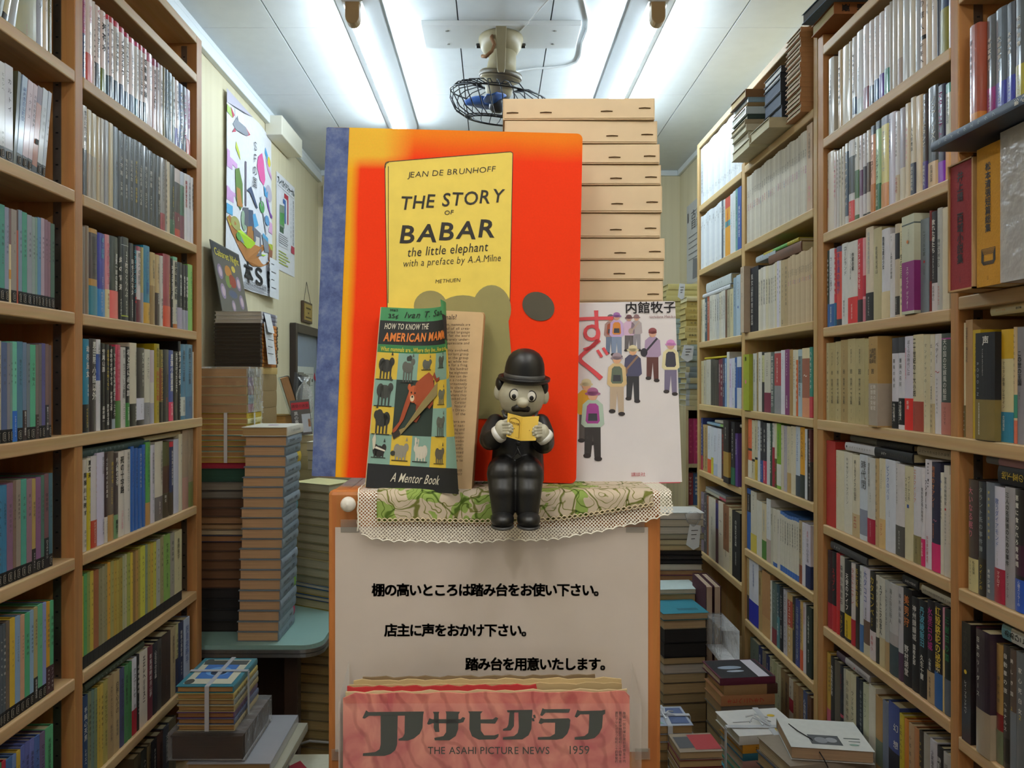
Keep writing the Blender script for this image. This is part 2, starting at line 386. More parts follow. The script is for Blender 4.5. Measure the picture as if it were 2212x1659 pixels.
# ------------------------------------------------------------------ bookcases
FX = .80                        # shelf fronts stand this far either side of the eye
HON = dict(face=('b98a50', 'd3a86c'), post=('a8682e', 'c98d4c'))
def bookcase(name, label, side, posts, bays, mid, fx, xb, ztop, key, a, b_, pa, pb, rails=True, below=0.0):
    """posts: [(y0, y1, z top)], bays: [(y0, y1, [shelf tops])]; side -1 left wall, +1 right wall"""
    t = thing(name, label, 'bookcase', (side * fx, (posts[0][0] + posts[-1][1]) / 2, 0))
    oy = t.location.y; ox = t.location.x
    wy, wz = wood(a, b_, 1, key + '_board'), wood(pa, pb, 2, key + '_post')
    def bx(mb, xa, xb_, ya, yb, za, zb, m): mb.box(*sorted((side * xa - ox, side * xb_ - ox)), ya - oy, yb - oy, za, zb, m); return mb
    for y0, y1, zt in posts: bx(MB(), fx, xb, y0, y1, below, zt, wz).obj('side_panel', t, bevel=.0015)
    bx(MB(), xb, xb + .004, posts[0][0], posts[-1][1], below, ztop - .01, wz).obj('back_panel', t)
    for y0, y1, zs in bays:
        for z in zs: bx(MB(), fx - .001, xb, y0 + .0008, y1 - .0008, z - .023, z, wy).obj('shelf', t, bevel=.0025)
    if mid is not None: bx(MB(), fx - .002, fx + .02, posts[0][0], posts[-1][1], mid - .024, mid + .0005, wy).obj('middle_rail', t, bevel=.002)
    if rails:
        for y0, y1, zs in bays:
            for yy, s in ((y1, -1), (y0, 1)):
                mb = MB(); m = mat('8a8078', 'metal'); k = mat('14110f', 'matte')
                bx(mb, fx + .026, fx + .041, min(yy, yy + s * .0018), max(yy, yy + s * .0018), max(below, .25), ztop - .03, m)
                z = max(below, .25) + .02
                while z < ztop - .04:
                    bx(mb, fx + .031, fx + .036, min(yy + s * .0018, yy + s * .0022), max(yy + s * .0018, yy + s * .0022), z, z + .003, k); z += .0305
                mb.obj('metal_shelf_rail', t)
    return t
E_ = EYE
LZ = [.925, .819, .588, .359, .126, -.108, -.343, -.573, -.80, -1.03, -1.25]
bookcase('bookcase', 'honey-coloured wooden bookcase along the left wall, full of mystery paperbacks', -1,
         [(.80, .828, E_ + .925), (1.470, 1.498, E_ + .925), (2.073, 2.109, E_ + .925)],
         [(.828, 1.470, [E_ + z for z in LZ]), (1.498, 2.073, [E_ + z for z in LZ])], E_ - .108, FX, .984, E_ + .925, 'honey', 'c09a68', 'dcbc8c', 'ab7440', 'c99358')
RZ = [.807, .580, .351, .1225, -.102, -.354, -.60, -.847, -1.09, -1.3]
RN = [.90, .665, .41, .14, -.102, -.36, -.615, -.87, -1.12]
bookcase('bookcase', 'honey-coloured wooden bookcase nearest the camera along the right wall', 1,
         [(.70, .728, E_ + .93), (1.3235, 1.346, E_ + .93), (1.866, 1.897, E_ + .836)],
         [(.728, 1.3235, [E_ + z for z in RN]), (1.346, 1.866, [E_ + z for z in RZ])], E_ - .102, FX, 1.046, E_ + .83, 'honey', 'c09a68', 'dcbc8c', 'ab7440', 'c99358')
AZ = [.915, .675, .426, .1435, -.1015, -.3136, -.54, -.765, -.99, -1.2]
BZ = [.915, .668, .420, .1396, -.10, -.355, -.667, -1.0]
bookcase('bookcase', 'pale wooden bookcase further down the right wall, white magazines on top', 1,
         [(1.901, 1.923, E_ + .915), (2.449, 2.479, E_ + .69), (2.99, 3.02, E_ + .915)],
         [(1.923, 2.449, [E_ + z for z in AZ[1:]]), (2.479, 2.99, [E_ + z for z in BZ[1:]]), (1.923, 2.99, [E_ + .915])], None, FX, 1.046, E_ + .915, 'pale', 'c2a06a', 'd9bc8a', 'ba9458', 'd0ae78', rails=False)
# ------------------------------------------------------------------ books standing on the shelves
LIM = {'L1': (.833, 1.4665, LZ), 'L2': (1.5015, 2.0695, LZ), 'R1': (.733, 1.3200, RN), 'R2': (1.3495, 1.8625, RZ), 'A': (1.9245, 2.4475, AZ), 'B': (2.4805, 2.9885, BZ)}
HEXA = lambda r, cx, cz, s: [(cx + r * x, cz + s * z) for x, z in ((-1, -.8), (0, -1), (1, -.8), (1, .8), (0, 1), (-1, .8))]
BAYN = {'L1': 'leftmost bay', 'L2': 'second bay from left', 'R1': 'rightmost bay', 'R2': 'second bay from right', 'A': 'third bay from right', 'B': 'fourth bay from right'}
def row(bay, no, Z, crop, x0, items, dh=.176, d=.128, kind='paper', name='hardback_book', noun='hardback', set_=.006, series=None, bul=.0022, pages_on=False, pg='cdbd92'):
    side = -1 if bay[0] == 'L' else 1; cx0, cy0, s = crop; xs = x0; n = len(items); ax = FX + set_
    px = lambda x: cx0 + x / s
    for k, it in enumerate(items):
        it = list(it) + [''] * (5 - len(it)); xr, cov, bands, texts, opt = it[:5]; opt = opt or {}
        if opt.get('gap'): xs = xr; continue
        xl = opt.get('x', xs); a = ax - opt.get('o', 0)
        ya, yb = F * ax / abs(px(xl) - CX), F * ax / abs(px(xr) - CX); xs = xr; y0_, y1_, zs_ = LIM[bay]
        ya, yb = min(max(ya, y0_), y1_), min(max(yb, y0_), y1_)
        t = abs(yb - ya) - .0006; yc = (ya + yb) / 2
        if t < .002: continue
        up_ = min([z for z in zs_ if z > Z + .05] or [9]) - Z - .027
        h = opt.get('h', dh)
        if 't' in opt: h = (CY - (cy0 + opt['t'] / s)) * a / abs(px((xl + xr) / 2) - CX) - Z
        h *= 1 if 'h' in opt or 't' in opt else 1 + .012 * math.sin(k * 7.3 + no)
        h = min(h, up_); t *= math.cos(R(opt.get('lean', 0))) ** 2
        sd = int(no * 1000 + k * 17 + len(bay) * 7 + ord(bay[-1]))
        mk = []
        if series == 'hex' and not opt.get('nohex'):
            bands = (bands + '|' if bands else '') + '0 .135 191716'; tw = t * 1000
            mk = [(HEXA(.32, 0, .066, .045), 'a79f90'), ]
            mk2 = [(HEXA(.26, 0, .066, .040), '191716')] + [([(-.09, z), (.09, z), (.09, z + .012), (-.09, z + .012)], 'a79f90') for z in (.042, .06, .078)]
        if series == 'black': bands = (bands + '|' if bands else '') + '0 .135 1c1a19'
        if not texts and not opt.get('plain'): texts = '~%d .12 .52 %s|~4 .60 .80 %s .42' % (5 + sd % 4, 'w' if cname(cov).startswith(('black', 'dark', 'maroon')) else 'k', 'w' if cname(cov).startswith(('black', 'dark', 'maroon')) else 'n')
        rz = R(90) if side < 0 else R(-90)
        M = Matrix.Translation((side * a, yc, EYE + Z + .0006 + opt.get('up', 0))) @ Matrix.Rotation(rz, 4, 'Z')
        if 'lean' in opt: M = M @ Matrix.Translation((t / 2, 0, 0)) @ Matrix.Rotation(R(opt['lean']), 4, 'Y') @ Matrix.Translation((-t / 2, 0, 0))
        bb = parse_bands(bands); low = [c for b0, b1, c, e in bb if b0 < .02 and .16 < b1 < .45]
        lab = ('thin ' if t < .011 else 'thick ' if t > .03 else '') + cname(cov) + ' ' + noun + (' with ' + cname(low[0]) + ' lower band' if low and cname(low[0]) != cname(cov) else '')
        bayn = BAYN[bay]
        core = lab; tail = ', %s from left, %s shelf, %s' % (ordn(k + 1), ordn(no), bayn)
        for cut in ((), ('thin ', 'thick '), ('glossy-jacketed ', 'old ', 'faded ', 'pocket ')):
            for c_ in cut: core = core.replace(c_, '')
            if len((core + tail).split()) <= 16: break
        else: core = core.split(' with ')[0]
        lab = core + tail
        o = book(name, lab, noun + 's on the ' + ordn(no) + ' shelf of the ' + bayn, t, h, opt.get('d', d), cov, bands, texts, M, opt.get('bul', bul), opt.get('kind', kind), sd, show_pages=pages_on or 'o' in opt, pagecol=pg, marks=mk)
        if mk:
            e = MB(); fn = lambda x, z: (x * t, spine_y(x * t, t, opt.get('bul', bul)) - .0009, z * h)
            for poly, c in mk2: e.add([fn(x, z) for x, z in poly], [tuple(range(len(poly)))], mat(c, 'ink'))
            e.obj('publisher_emblem', o)
def spread_row(x0, x1, n, cols, bands=('',), texts=None, seed=1, jit=.35):
    rr = random.Random(seed); wds = [1 + jit * (rr.random() - .5) * 2 for _ in range(n)]; tot = sum(wds); out = []; x = x0
    for k in range(n):
        x += (x1 - x0) * wds[k] / tot
        out.append((x, cols[k % len(cols)] if not callable(cols) else cols(rr), bands[k % len(bands)], texts[k % len(texts)] if texts else ''))
    return out

# ---- left bookcase, far bay
P, Wt = 'e6d3cf', 'e4e2e2'
row('L2', 1, .588, (170, 0, 4.738), 32, [
 (85, '2b3268', '.52 1 9c2f6a', '~9 .02 .5 p|~6 .55 .9 w'), (155, 'ead8d4', '*0 .34 d4584e', '~4 .1 .3 p .4|~5 .4 .6 s .4'), (175, Wt, '', '~8 .3 .8 k .7'), (235, P, '*0 .31 241f22', '▽ .03 .1 r .5|~8 .12 .62 k|~4 .72 .9 w .5'),
 (290, 'ecd9d6', '*0 .30 75822b', '▽ .03 .1 r .5|~3 .12 .5 K .75'), (320, 'dbe0ea', '.94 1 c0304a|*0 .26 4d6a7e', '~9 .1 .6 b .7'), (370, P, '.93 1 c8343c|*0 .28 221f24', '~6 .12 .7 k'), (425, 'd9d4d0', '.93 1 c22f48|*0 .27 2f4258', '~7 .12 .62 n'),
 (480, P, '.93 1 c22f48|*0 .28 2c3e66', '~6 .12 .6 K'), (525, Wt, '.94 1 b42a55|*0 .24 49617c', '~7 .12 .66 k .8'), (585, P, '.93 1 c22f48|*0 .25 3b5478', '~6 .2 .66 s'), (625, Wt, '.94 1 b8306a|*0 .25 5b8496', '~7 .15 .66 s'),
 (665, 'dbd3d4', '.93 1 c22f48|*0 .26 3a3f4c', '~8 .15 .66 n'), (708, P, '.93 1 b92b50|*0 .28 232a38', '~5 .12 .66 K .7'), (765, 'ecd9da', '.88 1 b0284c', '~4 .16 .5 s .5'), (803, 'e6cdd2', '.90 1 9c2a4e', '~7 .14 .7 n .7'),
 (835, 'd8cdd2', '.93 1 8c4a68', '~5 .1 .4 n'), (870, 'e9e2e4', '', '~5 .2 .6 s'), (895, '948c6a', '', '~5 .2 .6 n'), (925, '2b4050', '', '~6 .1 .7 w'), (965, '45606c', '', '~6 .1 .7 w'), (992, 'cfdde2', '', '~6 .2 .8 s'),
 (1035, P, '*0 .28 45329a', '~7 .06 .6 k|~3 .75 .92 w'), (1075, '3a5f96', '', '~8 .1 .9 w'), (1110, '20283c', '', '~7 .1 .8 m'), (1150, 'd9cbe0', '*0 .24 c03e48', '~6 .1 .6 m')], dh=.172, kind='gloss', name='pocket_hardback', noun='glossy-jacketed book', bul=.003)
row('L2', 2, .359, (170, 210, 5.026), 45, [
 (100, 'd9d2cc', '.0 .52 2a2426', '雪の幻想の館 .05 .40 n .55'), (150, 'c9bb98', '.0 .5 b0a393', '', {'plain': 1}), (205, 'c2b594', '.0 .5 a8a294', '', {'plain': 1}), (240, 'cabb9a', '', '~3 .5 .65 r .3'), (285, 'b3aa98', '', '', {'plain': 1}), (335, '98989a', '', '', {'plain': 1}), (385, 'c8b68c', '', '', {'plain': 1}),
 (436, '6d7a88', '', '~3 .4 .6 n .4'), (490, '191a1e', '', '十字路 .28 .56 w .5|江戸川 .62 .8 w .4|~4 .05 .2 s .35'), (545, '1a1b1f', '', '呪われた墓 .30 .55 w .55|~4 .62 .8 w .4|~4 .05 .2 s .35'), (600, '17181c', '', '緋牡丹の血 .28 .55 w .5|~4 .62 .8 w .4|~4 .05 .2 s .35'), (650, '181818', '', '犬にも心霊 .26 .55 y .5|~4 .6 .8 y .4|~4 .05 .2 s .35'), (700, '17181b', '', '上手影の森 .28 .55 w .5|~4 .6 .8 w .4|~4 .05 .2 s .35'),
 (760, '15161a', '', '闇に白く光る .26 .54 w .5|~4 .6 .8 w .4|~4 .05 .2 s .35'), (810, '16171b', '', '夜の島 .26 .5 w .5|~4 .6 .8 w .4|~4 .05 .2 s .35'), (850, '1c1a1a', '', '~5 .26 .5 n .5|~4 .6 .8 n .4'), (895, '16161a', '', '鶴亀長屋 .28 .52 w .55|~5 .6 .8 w .45'), (945, '9a9694', '*0 .24 a52e3a', '~9 .1 .6 n .5'), (965, 'a9a295', '', '~11 .1 .9 n .8'), (1000, 'd8c6a4', '', '', {'plain': 1}),
 (1050, '1e2a24', '*0 .22 2c6040', '~9 .3 .6 y .5|~6 .66 .85 w .5'), (1110, '3a322c', '.80 1 e0d0cc|0 .12 c4402e|.12 .36 74202e', '~2 .7 .76 w .7'), (1155, '3f6a52', '.0 .35 7a3048|.8 1 c9cfdc', '~6 .3 .6 n'), (1185, 'e8e6e6', '', '~6 .1 .5 R .7'), (1225, 'e2dee4', '', '~7 .1 .5 k'), (1262, 'e8e4e6', '', '~7 .1 .5 k')], dh=.176, kind='gloss', name='pocket_hardback', noun='old hardback', bul=.002)
row('L2', 3, .126, (170, 470, 6.381), 70, [
 (100, '8d8982', '', '', {'plain': 1}), (155, '8a7866', '', '', {'plain': 1, 't': 120}), (275, 'b98630', '*0 .34 2c7e92|.42 .95 4a3a36', '新顎高千穂 .08 .55 n .62', {'t': 162}), (380, '2b2f9c', '*0 .33 2f84c6', '青い部屋 .05 .3 c .55|~4 .52 .62 w .35|~7 .7 .95 w .3 -.1'), (440, 'dd9aa0', '*0 .34 e4d6a4', '~7 .1 .6 p .7|~4 .7 .9 r .4'),
 (560, '1f2a26', '*0 .34 ee6c66', '亜愛一郎の狼狽 .20 .66 W .66 .15', {'t': 268}), (605, '18201c', '', '炎の背景 .22 .66 W .95|~5 .74 .95 w .6', {'t': 270}), (705, '191c1f', '.045 .06 a9b42c|.90 .905 d0d0d0', '１１枚のとらんぷ .16 .72 w .66|~5 .76 .94 w .5', {'t': 280}), (770, '16191a', '', '時色万年花火 .2 .66 W .95 .1|~8 .72 .95 w .45', {'t': 360}), (805, '1b2430', '', '~9 .05 .62 C .9|●● .66 .76 r .7'),
 (870, 'dcd2d2', '*0 .30 6a2634|.94 1 a03a5a', '殺しへの招待 .08 .52 n .6'), (905, 'b4ad7c', '.0 .4 a8a3a8', '', {'plain': 1}), (995, '2280a2', '*0 .27 d2a02e', 'クレムリン物語 .06 .62 b .5|小峰元 .78 .95 n .5 .25', {'t': 395}), (1070, 'c2a468', '0 .54 9c7c48', '殺人配線図 .1 .36 n .55'), (1130, 'c6a976', '0 .46 40302a', '古墳殺しの心 .12 .4 n .6|~4 .55 .7 w .4'), (1175, 'd5d0c8', '', '~7 .1 .4 n|~5 .6 .9 n .5'),
 (1280, '9e3444', '*0 .29 d8492c', '~6 .25 .6 y .4 .3', {'t': 515}), (1312, '242420', '', '~8 .1 .6 w .8|~6 .7 .95 w .7'), (1375, 'd2ccb4', '.95 1 78b890|0 .06 c0702a', '妖奇館獣の陰 .06 .6 K .9|~5 .66 .9 b .5', {'t': 550}), (1440, '1c1c20', '*0 .32 a9a0b8', '殺人全集異聞 .18 .5 W .6|~4 .55 .66 w .4'), (1480, '1a1a1e', '*0 .3 a5a6b4', '殺意全集異聞 .18 .5 W .6|~4 .55 .66 w .4'), (1516, '17171b', '*0 .3 9fa0b4', '闇の探偵術 .18 .5 W .7|~4 .55 .66 w .4'), (1585, '8cc462', '', '~9 .1 .7 g .7', {'t': 655})], dh=.172, kind='gloss', bul=.003)
row('L2', 4, -.108, (170, 710, 7.215), 80, [
 (175, '1a86a8', '*0 .30 17181a', '劫尽童女 .06 .42 W .62 .15|恩田陸 .48 .62 w .3 .2|~6 .74 .95 y .35', {'t': 165}), (285, '2f262b', '', '恩田陸 .03 .27 W .6 .1|小説以外 .30 .66 W .8 .1', {'t': 160}), (355, 'd9d7da', '.55 .84 3f5ca6', '~4 .05 .2 n .5|~6 .48 .7 s .5', {'t': 172}), (420, '17171a', '', '空尾山脈 .06 .33 W .72|~5 .55 .68 n .4|森村誠一 .72 .92 W .62', {'t': 236}), (490, '16161a', '', '名探偵なんか怖くない .06 .54 y .6|~5 .56 .68 n .4|西村京太郎 .70 .95 W .6'), (530, '17171a', '', '名探偵が多すぎる .04 .48 W .9|西村京太郎 .55 .78 W .8'), (585, '17171a', '0 .12 97a2ac', 'マリーの身に何が起きた .08 .66 W .7|~3 .7 .85 w .6'),
 (665, 'bf3854', '*0 .33 4c7a36', '名探偵に乾杯 .05 .55 p .6|~5 .72 .9 g .3', {'t': 255}), (745, 'd3cec8', '', '野鳥 .03 .14 n .5|生きている義眼 .2 .64 k .55|~4 .7 .9 n .5'), (805, '1d1d1f', '*0 .3 3f8a40', '君と共に赤の旗 .03 .62 W .8|~4 .75 .92 w .7'), (915, 'd8cdb6', '0 .27 171617', '~7 .1 .4 n .3 .35|~5 .76 .95 w .5 .3', {'t': 226}), (1035, '2c2227', '0 .07 26202a|.07 .35 dedcea', 'ダブル・ジョーカー .06 .5 W .45 .2|~4 .72 .85 n .25'), (1125, 'd6d0bb', '0 .29 8e8e92', '~5 .1 .4 n .4|~3 .74 .9 n .3'), (1190, 'c9b7bb', '0 .28 a8a4b0|.28 .56 d4cdbd', '', {'plain': 1}),
 (1270, 'aa9518', '', '長安日誌 .05 .30 k .55|失われた嵐 .34 .72 r .6|~3 .78 .9 k .5', {'t': 240}), (1325, '77682c', '.3 .75 8c4a24|0 .28 201c18', '~10 .05 .7 y .8'), (1415, '26242a', '0 .23 1c1b1e', 'クロジシ .22 .62 n .6|~4 .66 .8 r .3'), (1485, '4858a0', '*0 .27 e23e68', '皇族小説家篇 .05 .58 W .75|~4 .75 .92 w .6'), (1560, '19191b', '', 'たぎたけくたじたト .02 .6 W .6'), (1600, '17171a', '', '横溝正史研究 .12 .56 W .9|~6 .66 .9 w .4', {'t': 200}), (1675, '4b809e', '.05 .3 cfd0c4', '海野十三全集 .08 .5 k .6|~4 .74 .9 n .35', {'t': 246}), (1785, '4d84a2', '0 .3 3a6a90', '海野十三全集 .04 .54 k .6|~2 .76 .84 k .3', {'t': 250}), (1835, 'd4cdba', '', '~5 .1 .5 n .4|~3 .8 .9 r .4')], dh=.176, kind='gloss', bul=.002, pages_on=True)
row('L2', 5, -.343, (170, 910, 5.722), 50, [
 (110, 'd8d0c0', '', '猿猴川に死す .13 .62 K .62|森下雨村 .76 .96 n .4'), (160, 'd0bf34', '.84 1 d8d4c0', '夏文夫 .02 .22 K .7|~6 .3 .8 n .4'), (235, 'dcd6d8', '*0 .3 c4462a', '~6 .1 .5 r .3 .3|~7 .72 .95 w .5'), (328, 'd9d3e8', '', '呪と白薔 .05 .24 n .4 .25|小酒井不木 .72 .9 k .3 .25', {'t': 388}), (370, '3b2a2e', '0 .29 d8d2c6', '~9 .04 .5 w .6|~5 .75 .9 n .4'), (445, '6a5c50', '0 .29 c09458', '顔の中の金 .12 .36 y .6 .1|~5 .4 .6 y .3', {'t': 372}), (500, '463a3c', '0 .28 7ca474', '死人殺の文学 .05 .38 W .75|藤桂子 .78 .95 K .6'),
 (575, 'e2d9cc', '', '死の十字路 .06 .5 K .72|江戸川乱歩 .7 .92 p .5', {'t': 370}), (650, 'ddd5ca', '', '探偵小説のプロフィル .03 .5 n .55|~4 .7 .85 n .3'), (695, '2b68b6', '', '~8 .05 .5 b .7', {'t': 312}), (740, '2862b0', '', '~8 .1 .5 k .4'), (790, '2a66b4', '', '~8 .06 .5 w .4'), (835, '2964b2', '', '~8 .1 .5 k .4', {'t': 290}), (895, '57a64e', '0 .27 c2924e', '~9 .06 .55 g .4', {'t': 258}), (950, 'd2cdd8', '', '~9 .1 .5 n .5|~4 .56 .9 s .4'), (1048, 'd8cfba', '0 .3 6b6462', '~8 .12 .56 k .3 .3|~4 .75 .92 w .35', {'t': 252}), (1130, '52562f', '0 .31 3a3222|.32 .68 4a2c24', '~2 .7 .8 w .5 -.2', {'t': 255, 'plain': 1}), (1180, '22305c', '0 .31 3c2e20|.93 1 c8243a', '~10 .12 .6 w .5'), (1245, 'c4c6d4', '', '', {'plain': 1, 't': 222}), (1290, 'd9d0b4', '', '~3 .1 .4 n .3', {'t': 160}), (1365, 'a08c74', '0 .4 b48a7c', '', {'plain': 1, 't': 98}), (1455, '92826a', '0 .32 6a7844', '~5 .15 .35 n .3', {'t': 85})], dh=.184, kind='gloss', bul=.002, pages_on=True)
SER = ['c4b43c', '5aa05c', '8a9a50', 'c2a83c', '9a5c34', '8c8660', '9a9270', '948c60', 'd0962e', 'a29a58', 'b4943a', 'b09a44', 'a48e3c', 'a8a880', 'b4ae8a', 'a0a24c', 'd2b23a', '8c6c3a', 'b08446', 'a4903e', 'c6c242', '7c8c76', 'a89c4a', 'c09a34', 'b8b042', 'a4a49a', '948a5c', '7ea04c', '968e80', 'c2b88c']
B6 = [60, 100, 135, 175, 235, 275, 305, 335, 370, 410, 440, 470, 510, 535, 560, 600, 630, 660, 690, 715, 772, 800, 830, 865, 900, 945, 985, 1060, 1110, 1195]
row('L2', 6, -.573, (170, 1110, 5.352), 42, [(x, c, '', '~4 .1 .4 k .4|~4 .5 .7 k .3' if k != 4 else '', {'plain': k == 4}) for k, (x, c) in enumerate(zip(B6, SER))], dh=.184, d=.11, series='black', name='pocket_paperback', noun='pocket paperback', bul=.0006)
row('L2', 7, -.80, (170, 1300, 4.622), 40, [(95, '2c4468'), (130, '7c8464'), (160, '6c8478'), (190, '7a8a66'), (220, 'c0a440'), (250, 'c4a84c'), (295, 'a89c54'), (355, 'a88e64'), (412, 'b49c70'), (460, '4a4c6c'), (500, '4c8450'), (535, '447c48'), (582, 'd0ccd0', '*0 .33 a82030'), (610, '24221f'), (690, 'd6cab8', '', '~8 .06 .7 K .6'), (742, '6a2a34', '', '~8 .1 .7 w'), (790, '26242a', '', '~6 .1 .5 w'), (830, '44403c'), (920, '3a2a22'), (970, 'a89470'), (998, 'b0a878', '0 .5 2c3048'), (1050, '2c3452'), (1112, 'b4c0d4', '', '~5 .1 .7 b .8')], dh=.17, d=.12, series=None, bul=.001)
row('L2', 8, -1.03, (170, 1300, 4.622), 560, [(630, '5a5038'), (690, '3c4038'), (730, '7a6a48'), (790, '2c2a2c'), (850, '5a3a30'), (910, '44464c'), (980, '6a5c44')], dh=.17, d=.12)
for nm, t_, h_, d_, c_, yy, zz, lb in (('hardback_book', .017, .30, .12, '3c5450', 1.665, -.343 + .1855, 'dark green book lying flat on the books of the fifth shelf, second bay from left'), ('hardback_book', .012, .22, .12, 'c9b98c', 1.90, -.343 + .194, 'cream book lying flat above the olive and navy hardbacks, second bay from left'), ('hardback_book', .015, .26, .11, '3e4a38', 1.66, -.80 + .174, 'dark green book lying flat on the seventh shelf books, second bay from left')):
    book(nm, lb, 'books lying flat on shelved books', t_, h_, d_, c_, '', '~8 .1 .6 s .5', lying(0, 0, 0, 0, t_) if False else Matrix.Translation((-(FX + .012), yy - h_ / 2, EYE + zz + t_ / 2)) @ Matrix.Rotation(R(90), 4, 'Z') @ Matrix.Translation((h_, 0, 0)) @ Matrix.Rotation(R(-90), 4, 'Y'), .003, 'paper', 5, True)

# ---- left bookcase, near bay
row('L1', 1, .588, (0, 0, 4.147), -330, [(-230, '8c8450'), (-120, 'a09a70'), (20, '6c6438', '', '', {'lean': 14}), (75, 'c4bc94', '0 .08 2a2826', '~5 .2 .6 n', {'lean': 14}), (140, '9a9a98', '', '~5 .2 .6 n', {'lean': 14}), (330, '8c8020', '', 'ALTER .86 .98 r .3', {'bul': .001}), (388, '8a8890', '', '~6 .1 .6 n'), (434, 'cdb690', '', '~5 .1 .6 n .5'), (468, '6a6434', '', '~6 .1 .6 w')], dh=.165, kind='gloss', name='pocket_paperback', noun='pocket paperback', bul=.001)
row('L1', 2, .359, (0, 0, 4.147), -330, [(-250, '5a8c80'), (-170, 'b0a890'), (-90, '7a8a9a'), (0, 'a8a890'), (48, 'c6c4c0', '', '~4 .1 .3 n .5|~4 .7 .9 n .4'), (120, 'c2bfc4', '', '~4 .12 .5 k .5'), (148, '4a4a34', '', '', {'lean': 5, 'nohex': 1, 'plain': 1}), (196, '9eb4cc', '', '~7 .12 .5 b .6', {'lean': 6.5}), (246, 'c7aeb6', '', '~4 .12 .45 k .5', {'lean': 7}), (285, 'c4aab0', '', '~7 .12 .5 n .6', {'lean': 7}), (330, 'b06a4a', '.8 1 6a4850|0 .08 191716', '■ .6 .68 k .9', {'lean': 7, 'nohex': 1}), (375, 'c8d0d8', '', '~5 .2 .6 s .5', {'lean': 7.5}), (405, 'b4bcc8', '', '~5 .3 .7 n .4', {'lean': 8})], dh=.160, d=.11, kind='gloss', series='hex', name='pocket_paperback', noun='pocket paperback', bul=.0006)
G = 'k .42'
row('L1', 3, .126, (0, 430, 6.382), -420, [(-360, '5a8c98'), (-290, '9a94a0'), (-220, '4f8f7f'), (-150, '8a8a90'), (-70, '6a98a8'), (0, '55947f'), (70, '4d9484', '', '太陽怪獣 .18 .44 k .45|~4 .5 .62 n .3'), (128, '9095ac', '', 'アマゾンの旅 .18 .5 k .45'), (160, 'd6c69c', '.62 1 7a5a58|.25 .35 c88c2c', '', {'plain': 1, 'nohex': 1}), (236, '9c9288', '', 'よした .2 .5 n .35'), (258, 'b4523a', '.78 1 5a4038', '', {'plain': 1, 'nohex': 1}), (310, '7f94a8', '', '四月の雪 .2 .48 k .45'), (378, '4f9a82', '', '月が夜ます声 .18 .5 k .42'), (445, '979ca4', '', '手入の森実 .18 .48 k .4'), (490, '90a09a', '', '呪われた罪人 .2 .48 k .5'), (522, '7d9c8c', '', '古い罪 .2 .46 k .5'), (570, '5f8fb4', '', '十字十八国 .2 .48 k .4'), (618, 'b4a0ac', '', '暁光の殺人 .2 .46 k .45'), (664, '8c6a78', '', '殺戮ントト .2 .48 k .45'), (702, '8a6672', '', 'たどりよる夢 .2 .48 n .5'), (758, '4d6a58', '', '森の中の夏 .2 .46 k .4')], dh=.158, d=.11, series='hex', name='pocket_paperback', noun='pocket paperback', bul=.0006)
row('L1', 4, -.108, (0, 690, 5.924), -390, [(-320, '5a6a88'), (-250, '8a8a94'), (-180, '6a9c94'), (-110, '7c7484'), (-50, '5c7a96'), (20, 'b4aa90'), (95, '56658a', '', '光その日 .14 .44 n .4'), (135, '84828a', '', '~3 .18 .45 k .4'), (165, '7a9088', '', '~4 .18 .42 k .55'), (222, '74c4a8', '*0 .31 2a6cc4', '~4 .18 .44 k .4|~9 .74 .95 w .4', {'nohex': 1}), (295, '4e7c92', '', '落ててきてから .18 .44 k .4'), (345, '6c7f98', '*0 .31 3a2c2c', '競馬スリラー最新作 .70 .95 w .55', {'nohex': 1}), (390, '747c84', '', '夏日の森 .18 .42 k .5'), (460, '58b088', '', '小実で職人 .18 .44 k .45'), (500, '7a6c66', '*0 .26 44332e', '~6 .76 .95 w .4', {'nohex': 1}), (538, '6c6460', '', '~4 .18 .42 n .4'), (585, '5a568a', '', '~7 .2 .45 n .4'), (627, '7c6058', '*0 .35 2c2626', '競馬スリラー第八弾 .67 .92 w .6', {'nohex': 1}), (662, '6c5650', '', '~5 .18 .45 n .4')], dh=.168, d=.11, series='hex', name='pocket_paperback', noun='pocket paperback', bul=.0006)
row('L1', 5, -.343, (0, 970, 5.724), -380, [(-310, '4a7a98'), (-240, '7c5c74'), (-170, '4c8c80'), (-100, '6c7c98'), (-40, '3c7494'), (30, '3a7ca0'), (88, '3a7a9e', '', '~7 .18 .4 k .5'), (165, '86607a', '', '~6 .2 .5 n .4'), (204, '7c6454', '', '~3 .25 .5 k .4'), (262, '9a8c7c', '', '~6 .14 .4 k .45'), (332, '4c9c88', '', 'きみに泉 .16 .42 k .4'), (400, '94707c', '', '黒いだ病 .14 .4 k .4'), (445, 'b49a54', '*0 .26 2a2422', '~4 .24 .4 k|~6 .78 .95 w .4', {'nohex': 1}), (510, '885a80', '', '~6 .2 .5 n .4'), (552, '4e7464', '', '~6 .2 .5 n'), (606, '7a5254', '*0 .32 241f20', '~4 .2 .4 k|~6 .7 .9 w .5', {'nohex': 1}), (655, '4a6e78', '', '~5 .2 .5 k .4')], dh=.168, d=.11, series='hex', name='pocket_paperback', noun='pocket paperback', bul=.0006)
